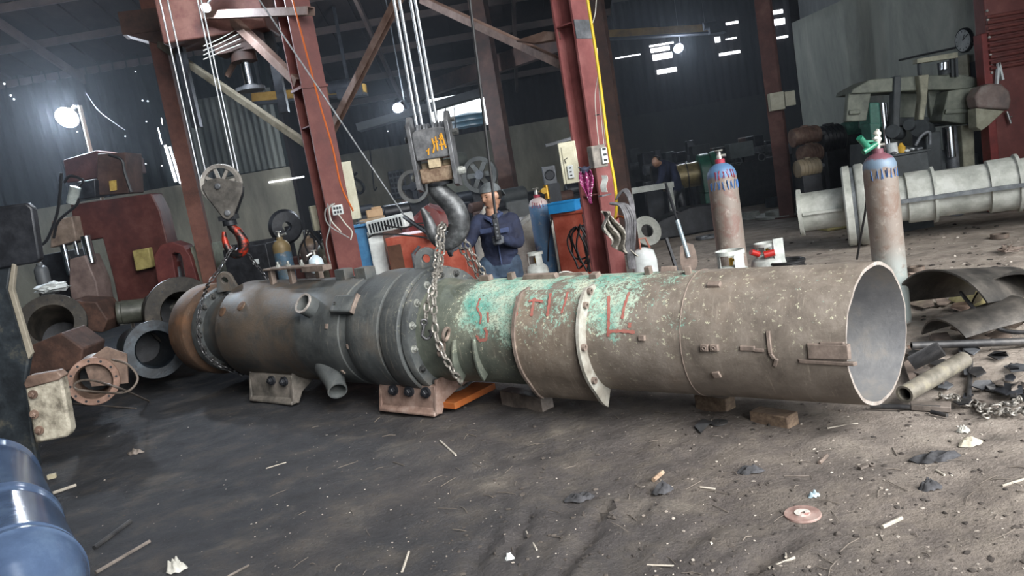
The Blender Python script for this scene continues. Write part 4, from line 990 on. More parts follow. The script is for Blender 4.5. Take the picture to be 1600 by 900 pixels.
script_marks(o, h, .113, h - .09, M_MARKR, 'paint_letter', 'dark red letters on the pale shoulder', -2.3, 5)
mb = MB(); mb.cyl((.04, -.02, h + .06), (.12, -.03, h + .06), .014, seg=12); mb.cyl((.12, -.03, h - .04), (.12, -.03, h + .12), .028, seg=16); mb.cyl((.09, -.08, h + .06), (.09, -.03, h + .06), .035, seg=18); part(mb, 'regulator', M_BRASS, o, 'brass regulator')
mb = MB(); mb.tube(bez([V((.12, -.03, h - .04)), V((.14, -.12, h - .2)), V((.05, -.14, h - .5)), V((0, -.125, h - .75))], 8), .008, 6); part(mb, 'hose', M_BCABLE, o, 'thin black hose')
o, h = gas_cylinder(437, 374, 9.9, .113, 'blue gas cylinder with rusty yellowish shoulder left of the deep red column', cylmat('blue_rust_cylinder', '#4f6a7f', '#566f80', '#7d6b4a', 1.24, .3, '#5b5a50'))
mb = MB(); mb.tube([(-.02, 0, h + .04), (.10, -.02, h + .06)], .015, 8); part(mb, 'side_outlet', M_VALVE, o)
gas_cylinder(480, 372, 10.1, .125, 'brown gas cylinder in the middle of the trio left of the red column', cylmat('brown_cylinder', '#5f5552', '#4f4b48', '#6d5c4c', 1.27, .3, '#57483f'))
gas_cylinder(504, 378, 9.6, .118, 'olive grey gas cylinder closest to the deep red column', cylmat('olive_cylinder', '#54534a', '#46453e', '#605f55', 1.3, .3, '#4d473c'), lean=(-.06, 0))
gas_cylinder(62, 414, 10.0, .085, 'slim dark gas cylinder behind the left red machine', cylmat('dim_cylinder', '#3f4142', '#333536', '#54575a', 1.3, .3, '#3a3633'))
# small lpg tanks
M_LPG = mat('lpg_grey_white', '#8f9491', '#b1b5b1', '#c9ccc7', scale=6, rough=.45, bump=.15)
def lpg(x, y, D, r, h, label, m=M_LPG, ring=True):
    """x, y: centre of the collar top"""
    p = P(x, y, D); o = thing('lpg_tank', label, 'gas tank', (p.x, p.y, 0)); H_ = p.z if p.z > .3 else h
    hb = H_ - .13
    mb = MB(); mb.lathe([(r * .7, .0), (r * .7, .04), (r * .9, .05), (r, .12), (r, hb - .09), (r * .93, hb - .04), (r * .6, hb), (0.02, hb + .01)], seg=36); part(mb, 'tank', m, o)
    mb = MB(); mb.ring([(r * .66, hb - .02), (r * .69, hb - .02), (r * .69, H_), (r * .66, H_)], seg=36); 
    # openings left by posts
    mb2 = MB(); mb2.ring([(r * .63, H_ - .03), (r * .72, H_ - .03), (r * .72, H_), (r * .63, H_)], seg=36)
    for k in range(3):
        a0 = 2 * PI * k / 3 + .5; n = 8; vs = []; fs = []
        for i in range(n + 1):
            a = a0 + .95 * i / n
            for rr, z in ((r * .65, hb - .02), (r * .68, hb - .02), (r * .68, H_ - .02), (r * .65, H_ - .02)): vs.append((rr * math.cos(a), rr * math.sin(a), z))
        for i in range(n):
            for q_ in range(4): fs.append((i * 4 + q_, i * 4 + (q_ + 1) % 4, i * 4 + 4 + (q_ + 1) % 4, i * 4 + 4 + q_))
        fs += [(0, 1, 2, 3), (n * 4, n * 4 + 3, n * 4 + 2, n * 4 + 1)]; mb2.add(vs, fs)
    part(mb2, 'collar', m, o)
    mb = MB(); mb.cyl((0, 0, hb), (0, 0, hb + .07), .016, seg=12); mb.cyl((0, 0, hb + .05), (.05, -.03, hb + .05), .011, seg=10); part(mb, 'valve', M_BRASS, o); return o, H_
lpg(835, 394, 8.3, .125, .6, 'small pale grey gas tank with handle collar beside the blue cylinder')
lpg(1140, 391, 5.95, .155, .6, 'pale gas tank with round open collar in front of the rusty cylinder')
o, H_ = lpg(1197, 379, 7.6, .17, .6, 'white gas tank with red valve right of the rusty cylinder')
mb = MB(); mb.cyl((-.12, -.10, H_ - .09), (-.20, -.12, H_ - .05), .03, seg=14); mb.cyl((-.08, -.13, H_ - .10), (.02, -.15, H_ - .09), .035, seg=14); part(mb, 'regulator', mat('red_regulator', '#a5241f', rough=.35, bump=0), o, 'red regulator')
mb = MB(); mb.box((.07, -.13, H_ - .08), (.10, .02, .24)); part(mb, 'tag_plate', M_LPG, o)
mb = MB()
for k in range(5): mb.torus(P(1228, 408, 7.5) + V((0, 0, -.02 * k)), (0, 0, 1), .17 - .01 * (k % 3), .016, 30, 7)
solo(mb, 'hose_coil', M_BCABLE, 'black hose coil lying right of the white gas tank', 'hose')
cable([(1356, 292, 6.6), (1352, 330, 6.7), (1345, 370, 6.8), (1339, 405, 6.9)], .010, M_BCABLE, 'thin black hose hanging left of the tallest right gas cylinder', 'hose', 'hose')
# ------------------------------------------------------------------ boxes placed by their picture corners
def boxat(name, label, cat, x0, x1, yt, yb, D, dep, m, rz=0, bevel=.008, kids=(), group=None, ztop=None, zbot=None):
    """upright box: x0..x1 at mid height, yt..yb along its middle"""
    xm = (x0 + x1) / 2; a = P(xm, yt, D); b = P(xm, yb, D); wdt = (x1 - x0) * D / 1200
    zt = a.z if ztop is None else ztop; zb = b.z if zbot is None else zbot
    c = P(xm, (yt + yb) / 2, D)
    o = thing(name, label, cat, (c.x, c.y, zb), rz); hh = zt - zb
    mb = MB(); mb.box((0, dep / 2, hh / 2), (wdt, dep, hh)); part(mb, 'body', m, o, bevel=bevel)
    return o, wdt, hh
M_BLUEP = mat('blue_enamel', '#1d5078', '#28648f', '#3a78a2', scale=4, rough=.45, bump=.1)
M_WHITEP = mat('white_enamel', '#a9aeae', '#c3c8c8', '#d7dbda', scale=4, rough=.45, bump=.1)
M_REDP = mat('orange_red_enamel', '#8f4030', '#a65242', '#b86a58', scale=4, rough=.45, bump=.15)
M_REDD = mat('dark_red_enamel', '#571c1a', '#6b2523', '#7c322d', scale=4, rough=.5, bump=.15)
o, w_, h_ = boxat('welding_machine', 'blue welding machine with white lettering beside the deep red column', 'welding machine', 553, 582, 353, 432, 9.3, .5, M_BLUEP, rz=.15, zbot=0)
for r in range(5):
    for k in range(4 if r else 3):
        mb = MB(); mb.box((.0 + (-.04 + k * .04), -.003, h_ * .46 - r * .045), (.028, .004, .022)); part(mb, 'lettering', M_WHITEP, o, 'white lettering')
mb = MB(); mb.box((0, -.004, h_ * .62), (w_ * .6, .006, .05)); part(mb, 'label_plate', M_WHITEP, o)
mb = MB(); mb.box((0, .2, h_ + .01), (w_ * 1.1, .5, .03)); part(mb, 'lid', M_BLUEP, o, bevel=.004)
mb = MB(); mb.tube([(-.02, .05, h_), (-.02, .05, h_ + .05), (.08, .05, h_ + .05), (.08, .05, h_)], .008, 6); part(mb, 'handle', M_GREYMETAL, o)
o, w_, h_ = boxat('white_cabinet', 'narrow white steel cabinet between the blue and red machines', 'cabinet', 580, 603, 360, 432, 9.25, .45, M_WHITEP, rz=.15, zbot=0)
mb = MB(); mb.box((0, -.004, h_ * .5), (w_ * .8, .005, h_ * .8)); part(mb, 'door', M_WHITEP, o, bevel=.002)
# air conditioner body lying on top
a = P(573, 358, 9.2); b = P(632, 344, 9.0); o = thing('air_conditioner', 'white air conditioner casing with dark louvres lying on the cabinets', 'air conditioner', ((a + b) / 2) - V((0, 0, .09)))
F = frame((0, 0, .09), b - a, (0, 0, 1)); L_ = (b - a).length
mb = MB(F); mb.box((0, .12, 0), (L_, .24, .17)); csg = part(mb, 'casing', M_WHITEP, o, bevel=.015)
for k in range(11):
    mb = MB(F); mb.box((-L_ * .40 + k * L_ * .08, -.003, -.005), (.020, .008, .11)); part(mb, 'louvre', M_BLACKMETAL, csg)
o, w_, h_ = boxat('red_welder_cabinet', 'orange red steel cabinet with brown side vent below the air conditioner', 'cabinet', 606, 728, 362, 436, 9.0, .7, M_REDP, rz=-.12, zbot=0)
mb = MB(); mb.box((-w_ * .40, -.004, h_ * .55), (w_ * .18, .008, h_ * .75))
for k in range(9): mb.box((-w_ * .40, -.010, h_ * .25 + k * .06), (w_ * .15, .01, .02))
part(mb, 'vent_panel', mat('brown_vent', '#4a2f22', '#5d4031', scale=8), o, 'brown slatted vent panel')
mb = MB(); mb.box((w_ * .02, -.08, h_ * .62), (.26, .16, .24)); part(mb, 'switch_box', M_REDD, o, 'dark red switch box', bevel=.008)
mb = MB(); mb.tube([(w_ * -.16, -.02, h_ * .3), (w_ * -.16, -.1, h_ * .36), (w_ * -.15, -.1, h_ * .82), (w_ * -.05, -.1, h_ * .88)], .02, 8); part(mb, 'pipe_bend', M_GREYMETAL, o, 'rusty grey pipe')
mb = MB(); mb.box((w_ * .1, -.12, h_ * .36), (.42, .24, .025)); part(mb, 'shelf', M_BLACKMETAL, o)
mb = MB(); mb.torus((w_ * .12, -.14, h_ * .45), (.1, -1, 0), .09, .012, 24, 8); part(mb, 'cable_loop', M_BCABLE, o)
o, w_, h_ = boxat('red_bin', 'orange red steel bin with dark side standing left of the pinkish column', 'bin', 866, 926, 333, 420, 8.5, .55, M_REDP, rz=-.55, zbot=0)
mb = MB(); mb.box((0, .275, h_ + .01), (w_ + .03, .58, .03)); part(mb, 'lid', M_REDP, o, bevel=.004)
mb = MB(); mb.box((-w_ / 2 - .004, .275, h_ / 2), (.012, .52, h_ - .04)); part(mb, 'side_panel', M_REDD, o, 'dark red side panel')
crt = P(882, 326, 8.6); M_CRATE = mat('blue_plastic', '#1c72ae', '#2f8ac6', scale=6, rough=.4, bump=0)
o = thing('blue_crate', 'bright blue plastic crate standing on the orange red bin', 'crate', (crt.x, crt.y, h_ + .028), -.35)
mb = MB(); W, Dp, Hh = .30, .24, .11
for bx in [((0, 0, .006), (W, Dp, .012)), ((0, -Dp / 2, Hh / 2), (W, .012, Hh)), ((0, Dp / 2, Hh / 2), (W, .012, Hh)), ((-W / 2, 0, Hh / 2), (.012, Dp, Hh)), ((W / 2, 0, Hh / 2), (.012, Dp, Hh)), ((0, -Dp / 2 - .005, Hh), (W + .02, .015, .015)), ((0, Dp / 2 + .005, Hh), (W + .02, .015, .015)), ((-W / 2 - .005, 0, Hh), (.015, Dp, .015)), ((W / 2 + .005, 0, Hh), (.015, Dp, .015))]: mb.box(*bx)
part(mb, 'tray', M_CRATE, o)
mb = MB(); mb.ico((0, 0, .05), .08, 2, (1.2, .9, .5), .4); part(mb, 'contents', M_BLACKMETAL, o, 'dark scrap inside')
# cable coils hung on the bin
mb = MB()
c = P(905, 380, 8.1)
for k, (dx, rx, rz_) in enumerate([(0, .10, .17), (.05, .12, .2), (-.03, .08, .22), (.03, .05, .26)]):
    pts = [c + V((dx + rx * math.sin(a) + .02 * math.sin(3 * a + k), -.02 * k, -.02 * k + rz_ * math.cos(a))) for a in [2 * PI * i / 28 for i in range(28)]]; mb.tube(pts, .011, 6, closed=True)
mb.tube(bez([P(911, 335, 8.2), P(914, 352, 8.15), P(912, 372, 8.1), P(917, 400, 8.1), P(922, 425, 8.1)], 8), .016, 7)
solo(mb, 'hanging_cables', M_BCABLE, 'loops of black cable hanging in front of the orange red bin', 'cable')
# things on the pinkish column
o, w_, h_ = boxat('electric_box', 'cream electric panel box hung left of the pinkish column', 'electric box', 876, 903, 221, 287, 7.35, .14, M_CREAMBOX, rz=-.1)
mb = MB(); mb.box((-.05 + w_ / 2 - .03, -.006, h_ * .45), (w_ * .7, .01, h_ * .9)); part(mb, 'door', M_CREAMBOX, o, bevel=.004)
mb = MB(); mb.box((0, -.022, h_ * .28), (.055, .03, .12)); ss_ = part(mb, 'socket_strip', M_WHITEP, o, 'white socket strip', bevel=.003)
for k in range(3): mb = MB(); mb.box((0, -.038, h_ * .28 - .035 + k * .035), (.02, .006, .012)); part(mb, 'socket', M_BLACKMETAL, ss_)
mb = MB(); mb.tube(bez([V((-.03, -.02, h_ * .5)), V((-.04, -.03, h_ * .58)), V((-.01, -.03, h_ * .62))], 5), .004, 5); part(mb, 'wire', M_BCABLE, o)
o, w_, h_ = boxat('breaker_box', 'grey breaker box with white switches fixed on the pinkish column', 'electric box', 925, 950, 226, 262, 7.05, .10, mat('weathered_grey_box', '#55524e', '#7b756e', '#938c83', scale=8), rz=.35)
mb = MB(); mb.box((w_ * .25, -.012, h_ * .5), (w_ * .4, .025, h_ * .7)); sp_ = part(mb, 'switch_panel', M_WHITEP, o, 'pale switch panel', bevel=.003)
for k in range(3): mb = MB(); mb.box((w_ * .25, -.03, h_ * .3 + k * .05), (.03, .012, .018)); part(mb, 'switch', M_BLACKMETAL, sp_)
# patterned cloth tied on
cl = P(914, 272, 7.0); 
mb = MB(); mb.grid(lambda u, v: P(0, 0, 1) * 0 + cl + V(((u - .5) * .10 * (1 - .55 * v) * (1 + .5 * math.sin(v * 5)) + .012 * v, -.03 * math.sin(u * 14 + v * 3) * (1 - v * .6), .03 - v * .30)), 20, 20)
m, N, L, bs = _new('pink_patterned_cloth'); co = N.new('ShaderNodeTexCoord').outputs['Object']
vo = N.new('ShaderNodeTexVoronoi'); vo.inputs['Scale'].default_value = 45; L.new(co, vo.inputs['Vector'])
r = ramp(N, [(.25, '#d9c9d2'), (.32, '#8d2a62'), (.7, '#6d1e50')]); L.new(vo.outputs['Distance'], r.inputs[0]); L.new(r.outputs[0], bs.inputs['Base Color']); bs.inputs['Roughness'].default_value = .9
o = solo(mb, 'headscarf', m, 'purple and white patterned cloth knotted on the pinkish column', 'cloth', solid=.006)
kn = MB(); kn.ico(cl - o.location + V((0, -.01, .04)), .032, 2, (1.3, .8, 1), .5); kn.tube([cl - o.location + V((-.05, 0, .07)), cl - o.location + V((0, 0, .04)), cl - o.location + V((.06, 0, .06))], .010, 6); part(kn, 'knot', mat('dark_blue_cloth', '#1d2030', '#2a2e44', scale=20), o, 'dark blue knot')
sh = P(945, 305, 7.02)
mb = MB(); mb.box((0, 0, 0), (.125, .05, .012), T(*sh) @ rotz(.7)); solo(mb, 'small_shelf', M_GREYMETAL, 'tiny steel shelf welded on the pinkish column below the sticker', 'shelf')
mb = MB(); mb.grid(lambda u, v: P(944 + (u - .5) * 9 + math.sin(v * 7) * 1.5, 274 + v * 26, 7.13 - .05 * u), 6, 8); solo(mb, 'torn_paper', mat('torn_white_paper', '#b9bdb8', '#dfe2dc', scale=20, bump=.2), 'torn white paper stuck on the pinkish column', 'paper', solid=.003)
# cable bundle and rag on the right of the column
mb = MB(); random.seed(3)
for k in range(9):
    o_ = k - 4
    pts = [P(962 + k * 1.4, 300 + abs(o_) * 3, 7.1), P(974 + k * 2.0, 295 + abs(o_), 7.05 + .02 * k), P(985 + k * 1.6, 320, 7.0), P(988 + k * 1.4, 360, 6.98 - .02 * k), P(985 + k * 2.0, 395, 6.95), P(986 + k * 2.2, 420, 6.95)] if k < 4 else [P(945 + k * 2, 318, 7.05), P(956 + k * 3.2, 322, 7.0), P(964 + k * 3.5, 345, 6.95), P(966 + k * 3, 375, 6.95), P(972 + k * 2.2, 400, 6.95), P(976 + k * 2, 420, 6.95)]
    mb.tube(bez(pts, 6), .009 + .003 * (k % 3), 6)
solo(mb, 'cable_bundle', mat('grey_black_cable', '#2e2e2f', '#57565a', '#77767a', scale=10, rough=.55), 'thick bundle of grey cables hanging right of the pinkish column', 'cable')
def ragf(u, v):
    p = P(947 + v * 26 + (u - .5) * (16 + 26 * v) + 5 * math.sin(v * 9 + u * 4), 330 + v * 62 + (u - .5) * 16 * v, 6.95)
    return p + V((0, .05 * math.sin(u * 17 + v * 6), 0))
mb = MB(); mb.grid(ragf, 24, 24); solo(mb, 'work_rag', mat('dirty_white_cloth', '#625e58', '#8c8880', '#b3b0a8', scale=9, rough=.9, bump=.6, bscale=14), 'dirty white rag draped over cables right of the pinkish column', 'cloth', solid=.008)
o = thing('small_tank', 'small pale rounded tank standing behind the cable bundle', 'tank', foot(1005, 395, 7.3)); zt = P(1005, 388, 7.3).z
mb = MB(); mb.lathe([(.09, 0), (.115, .04), (.12, zt - .12), (.10, zt - .03), (.05, zt), (.02, zt + .01)], seg=28); part(mb, 'tank', M_WHITEP, o)
mb = MB(); mb.tube([(-.03, -.05, zt), (-.03, -.05, zt + .1), (.03, -.05, zt + .1), (.06, -.05, zt)], .010, 6); part(mb, 'valve', mat('rusty_valve', '#8a4a3c', '#a07060', scale=20), o)
# shovel, bar
a = P(1040, 286, 10.7); b = P(1076, 402, 10.5); o = thing('shovel', 'shovel with black grip and pale tube handle standing in the dirt', 'shovel', (b.x, b.y, .0)); bo = V((b.x, b.y, 0)); a2 = a - bo; b2 = V((0, 0, b.z)); 
def lp(t): return b2.lerp(a2, t)
mb = MB(); mb.tube([lp(.0), lp(.50)], .030, 12); part(mb, 'tube_handle', mat('pale_blue_tube', '#8fa2ad', '#b5c3ca', scale=8, rough=.35, metal=.4), o, 'pale metal tube')
mb = MB(); mb.tube([lp(.5), lp(.62)], .016, 8); mb.tube([lp(.62), lp(.8), lp(1.0)], [.024, .024, .018], 8); mb.tube([lp(.62) + V((-.06, 0, .02)), lp(.62), lp(.62) + V((.06, 0, -.03))], .012, 6); part(mb, 'grip', M_BLACKMETAL, o, 'black grip')
bl = [(-.09, .34), (-.11, .25), (-.12, .1), (-.10, .02), (-.04, -.03), (0, -.06), (.05, -.03), (.10, .03), (.12, .1), (.11, .25), (.09, .34), (0, .38)]
mb = MB(T(0, 0, .04)); mb.add([(x, .03 - 1.5 * x * x, z) for x, z in bl] + [(x, .038 - 1.5 * x * x, z) for x, z in bl], [tuple(range(12)), tuple(range(12, 24))[::-1]] + [(i, (i + 1) % 12, 12 + (i + 1) % 12, 12 + i) for i in range(12)]); part(mb, 'blade', mat('worn_blade', '#6e6058', '#8d7d73', scale=8, rough=.5, metal=.3), o, 'rounded steel blade')
mb = MB(); mb.bar(P(1041, 372, 9.4), foot(1064, 425, 9.2), .035, .03); solo(mb, 'crowbar', M_BLACKMETAL, 'short dark steel bar leaning left of the shovel', 'bar')
# white curved cover behind the pump
c = P(885, 428, 6.9)
mb = MB(); mb.grid(lambda u, v: V((c.x + (u - .5) * .5, c.y + .35 * v, .62 + .16 * math.sin(PI * min(1, u * 1.1)) * (1 - .3 * v) - .2 * v)), 20, 8)
for v_ in mb.v: pass
solo(mb, 'curved_cover', mat('dirty_white_metal', '#8e908b', '#abada7', scale=6), 'pale curved sheet lying behind the pump below the red bin', 'sheet', solid=.01)
mb = MB(); mb.lathe([(.05, 0), (.065, .02), (.07, .08), (.06, .13), (.03, .16), (.012, .17)], P(497, 426, 7.25), (0, 0, 1), 24); 
o = solo(mb, 'spray_bottle', mat('pale_blue_white', '#a8bac4', '#c8d4da', scale=8, rough=.35, bump=0), 'small pale round bottle with valve standing on top of the pump', 'bottle')
mb = MB(); mb.cyl((0, 0, .16), (0, 0, .21), .014, seg=10); mb.torus((0, 0, .21), (0, 0, 1), .022, .006, 14, 6); mb.cyl((-.02, 0, .19), (-.07, -.02, .17), .009, seg=8); part(mb, 'valve', M_VALVE, o)
# ------------------------------------------------------------------ people
def skin_geo(nodes, edges, sub=2):
    """nodes: list of (point, radius or (rx, ry)); returns verts and faces of the grown surface"""
    me = bpy.data.meshes.new('tmp'); me.from_pydata([tuple(p) for p, r in nodes], edges, [])
    o = bpy.data.objects.new('tmp', me); COL.objects.link(o)
    md = o.modifiers.new('s', 'SKIN'); md.use_smooth_shade = True
    for i, (p, r) in enumerate(nodes):
        sv = me.skin_vertices[0].data[i]; sv.radius = r if isinstance(r, tuple) else (r, r); sv.use_root = (i == 0)
    o.modifiers.new('d', 'SUBSURF').levels = sub
    dg = bpy.context.evaluated_depsgraph_get(); dg.update(); e = o.evaluated_get(dg); m2 = e.to_mesh()
    vs = [v.co.copy() for v in m2.vertices]; fs = [tuple(p.vertices) for p in m2.polygons]; e.to_mesh_clear()
    bpy.data.objects.remove(o); bpy.data.meshes.remove(me); return vs, fs
def remesh(o, vox=.007, sm=2):
    md = o.modifiers.new('one_surface', 'REMESH'); md.mode = 'VOXEL'; md.voxel_size = vox; md.use_smooth_shade = True
    if sm: s_ = o.modifiers.new('relax', 'SMOOTH'); s_.iterations = sm; s_.factor = .5
def head_geo(mb, c, fwd, up=(0, 0, 1), s=1.0):
    F = frame(c, fwd, up)                                    # local x forward, z up
    b = bmesh.new(); bmesh.ops.create_uvsphere(b, u_segments=40, v_segments=30, radius=1)
    vs = []
    for v in b.verts:
        x, y, z = v.co
        w_ = 1 - (.30 * sstep(0, -1, z)); 
        X = x * .097 * (1 - .10 * sstep(.1, -1, z)); Y = y * .076 * w_; Z = z * .122
        if x > 0:
            X += .006 * math.exp(-((z - .30) / .13) ** 2) * sstep(.3, .9, x)                 # brow
            X -= .010 * (math.exp(-(((y - .40) / .22) ** 2 + ((z - .08) / .14) ** 2)) + math.exp(-(((y + .40) / .22) ** 2 + ((z - .08) / .14) ** 2)))
            X += .017 * math.exp(-((y / .15) ** 2)) * sstep(.26, -.16, z) * sstep(-.30, -.16, z)          # nose
            X += .006 * math.exp(-((y / .36) ** 2 + ((z + .48) / .06) ** 2)) + .006 * math.exp(-((y / .32) ** 2 + ((z + .60) / .05) ** 2))   # lips
            X += .010 * math.exp(-((y / .45) ** 2 + ((z + .85) / .12) ** 2))                                # chin
            X += .005 * (math.exp(-(((y - .6) / .2) ** 2 + ((z + .15) / .2) ** 2)) + math.exp(-(((y + .6) / .2) ** 2 + ((z + .15) / .2) ** 2)))
        else: X *= 1.06
        vs.append(V((X * s, Y * s, Z * s)))
    fs = [tuple(q.index for q in f.verts) for f in b.faces]; b.free(); mb.add(vs, fs, F)
    for sy in (-1, 1): mb.ico((-.006 * s, sy * .078 * s, 0), .028 * s, 2, (.6, .35, 1.1), M=F)
    return F
def hand_geo(mb, wrist, d, n, thumb_side, curl=1.0, s=1.0):
    """d: wrist to knuckles, n: out of the back of the hand"""
    F = frame(wrist, d, n)
    mb.add(*_palm(s), F)
    y0 = [-.030, -.010, .010, .028]; ln = [.068, .078, .072, .056]
    for i in range(4):
        p = V((.082 * s, y0[i] * s, .0)); a = .15 * curl; pts = [V((.05 * s, y0[i] * s * .9, 0)), p]; seg = ln[i] * s / 3
        for k in range(3):
            a += (.55, .75, .6)[k] * curl * (1 + .06 * i); p = p + V((math.cos(a), 0, -math.sin(a))) * seg * (1.25, 1, .8)[k]; pts.append(p)
        mb.tube(pts, [.0095 * s, .0095 * s, .009 * s, .0085 * s, .007 * s], 8, M=F); mb.ico(pts[-1], .007 * s, 1, M=F)
    sy = thumb_side; pts = [V((.02, sy * .022, -.004)) * s, V((.045, sy * .042, -.014)) * s, V((.066, sy * .046, -.030)) * s, V((.080, sy * .038, -.044)) * s]
    mb.tube(pts, [.013 * s, .0115 * s, .0105 * s, .008 * s], 8, M=F); mb.ico(pts[-1], .008 * s, 1, M=F)
def _palm(s):
    b = bmesh.new(); bmesh.ops.create_uvsphere(b, u_segments=16, v_segments=10, radius=1)
    vs = [V((.045 + v.co.x * .05, v.co.y * (.030 + .010 * v.co.x), v.co.z * .016)) * s for v in b.verts]; fs = [tuple(q.index for q in f.verts) for f in b.faces]; b.free(); return vs, fs
M_SKIN = mat('tanned_skin', '#84604e', '#99745f', '#a98672', scale=9, rough=.5, bump=.1)
M_NAVY = mat('navy_workwear', '#0f1428', '#151c33', '#1f2841', scale=6, rough=.85, bump=.5, bscale=18, bdist=.01)
M_JEAN = mat('worn_blue_trousers', '#1c2838', '#263648', '#3a4c5f', scale=5, rough=.85, bump=.5, bscale=20)
M_GLOVE = mat('dirty_grey_glove', '#25272b', '#383b40', '#4c5056', scale=12, rough=.9)
M_CAP = mat('grey_cap', '#3f4346', '#555a5d', '#6b7073', scale=9, rough=.85)
M_HAIR = mat('black_hair', '#100d0c', rough=.6, bump=.3)
DP = 7.3
pf = foot(784, 430, DP + .05)
per = thing('person', 'worker in navy coveralls and backward grey cap holding a hoist control', 'person', pf)
q = lambda x, y, d=0.0: P(x, y, DP + d) - V((0, 0, 0))
pel = V((pf.x, pf.y, .93)); hips = (pel + V((-.10, 0, -.04)), pel + V((.10, 0, -.04)))
sp1 = q(783, 398, .03); ch = q(777, 364, .0); nb = q(770, 338, .02); nk = q(767, 327, .0)
shL = q(747, 346, .02); elL = q(735, 378, -.10); wrL = q(722, 384, -.32)
shR = q(800, 343, .04); elR = q(811, 378, -.03); wrR = q(792, 376, -.22)
kn_ = (V((hips[0].x - .02, pf.y - .08, .50)), V((hips[1].x + .02, pf.y + .02, .50)))
an = (V((hips[0].x - .03, pf.y + .02, .09)), V((hips[1].x + .03, pf.y + .10, .09)))
to = (an[0] + V((-.05, -.17, -.05)), an[1] + V((.03, -.17, -.05)))
N_ = [(pel, (.115, .09)), (sp1, (.115, .085)), (ch, (.135, .095)), (nb, .055), (nk, .050), (shL, .055), (elL, .042), (wrL, .028), (shR, .055), (elR, .042), (wrR, .028),
      (hips[0], .085), (kn_[0], .058), (an[0], .04), (hips[1], .085), (kn_[1], .058), (an[1], .04), (to[0], .035), (to[1], .035)]
E_ = [(0, 1), (1, 2), (2, 3), (3, 4), (2, 5), (5, 6), (6, 7), (2, 8), (8, 9), (9, 10), (0, 11), (11, 12), (12, 13), (0, 14), (14, 15), (15, 16), (13, 17), (16, 18)]
vs, fs = skin_geo(N_, E_); mb = MB(); mb.add(vs, fs)
hc = q(767, 307, -.02); fwd = V((-.74, -.70, -.13)); hF = head_geo(mb, hc, fwd, (0, 0, 1), 1.05)
mb.tube([nb, nk, hc + V((.02, .02, -.07))], [.062, .057, .056], 14)
remesh(part(mb, 'body', M_SKIN, per, world=True), .006, 2)
# clothes
def torso(mb, rows, rz):
    """stack of ellipses (centre, half width, half depth) turned by rz"""
    vs = []; n = 28
    for c, a, b in rows:
        for i in range(n):
            t = 2 * PI * i / n; x, y = a * math.cos(t), b * math.sin(t); vs.append(V(c) + V((x * math.cos(rz) - y * math.sin(rz), x * math.sin(rz) + y * math.cos(rz), 0)))
    fs = [(j * n + i, j * n + (i + 1) % n, (j + 1) * n + (i + 1) % n, (j + 1) * n + i) for j in range(len(rows) - 1) for i in range(n)]
    fs += [tuple(range(n))[::-1], tuple((len(rows) - 1) * n + i for i in range(n))]; mb.add(vs, fs)
def limb(mb, pts, rs):
    mb.tube(bez(pts, 5), [rs[min(k // 5, len(rs) - 1)] * (1 - (k % 5) / 5) + rs[min(k // 5 + 1, len(rs) - 1)] * (k % 5) / 5 for k in range(5 * (len(pts) - 1) + 1)], 16)
    for p, r in zip(pts, rs): mb.ico(p, r, 2)
def folds(o, s_=.016, size=.06):
    t = bpy.data.textures.new('cloth_folds', 'CLOUDS'); t.noise_scale = size; t.noise_depth = 2
    d = o.modifiers.new('folds', 'DISPLACE'); d.texture = t; d.strength = s_; d.mid_level = .5; d.texture_coords = 'LOCAL'
mb = MB(); RZ = math.radians(-16)
torso(mb, [(pel + V((0, 0, -.10)), .165, .125), (pel + V((0, 0, .02)), .17, .13), (sp1, .165, .12), (sp1.lerp(ch, .5), .172, .122), (ch, .176, .122), (ch.lerp(nb, .45), .168, .110), (ch.lerp(nb, .75), .130, .09), (nb, .075, .07), (nb + V((0, 0, .03)), .066, .06)], RZ)
limb(mb, [ch.lerp(shL, .5), shL, elL, wrL], [.08, .068, .052, .044]); limb(mb, [ch.lerp(shR, .5), shR, elR, wrR], [.08, .070, .054, .046])
jk = part(mb, 'jacket', M_NAVY, per, 'navy work jacket', world=True); remesh(jk, .010, 4); folds(jk)
M_NAVYL = mat('lit_navy_trim', '#2a3450', '#364262', scale=9, rough=.85)  # lighter navy: shading contrast of collar, flaps and placket put into colour
mb = MB(); mb.box((0, 0, 0), (.11, .016, .045), T(*q(759, 361, -.150)) @ rotz(-.25)); part(mb, 'pocket_flap', M_NAVYL, jk, world=True, bevel=.004)
mb = MB(); mb.tube(bez([nb + V((-.085, -.02, .0)), nb + V((-.055, -.09, -.01)), nb + V((-.01, -.115, -.05)), nb + V((-.01, -.125, -.08))], 5), [.019] * 16, 6); mb.tube(bez([nb + V((.085, .0, .01)), nb + V((.05, -.085, .0)), nb + V((.01, -.115, -.045)), nb + V((.0, -.125, -.075))], 5), [.019] * 16, 6); mb.tube(bez([nb + V((-.085, -.02, 0)), nb + V((-.04, .07, .03)), nb + V((.04, .07, .03)), nb + V((.085, 0, .01))], 5), .020, 6)
part(mb, 'collar', M_NAVYL, jk, world=True)
mb = MB(); mb.tube(bez([nb + V((-.005, -.118, -.10)), ch + V((-.012, -.150, 0)), sp1 + V((-.01, -.145, .04)), sp1 + V((-.01, -.14, -.08))], 5), .007, 6); part(mb, 'placket', M_NAVYL, jk, world=True)
mb = MB(); mb.box((0, 0, 0), (.11, .016, .045), T(*q(786, 360, -.150)) @ rotz(.0)); part(mb, 'pocket_flap', M_NAVYL, jk, world=True, bevel=.004)
mb = MB(); torso(mb, [(pel + V((0, 0, -.16)), .15, .12), (pel + V((0, 0, -.05)), .168, .13), (pel + V((0, 0, .04)), .158, .12)], RZ)
for i in (0, 1): limb(mb, [hips[i], kn_[i], an[i] + V((0, 0, .03))], [.115, .085, .072])
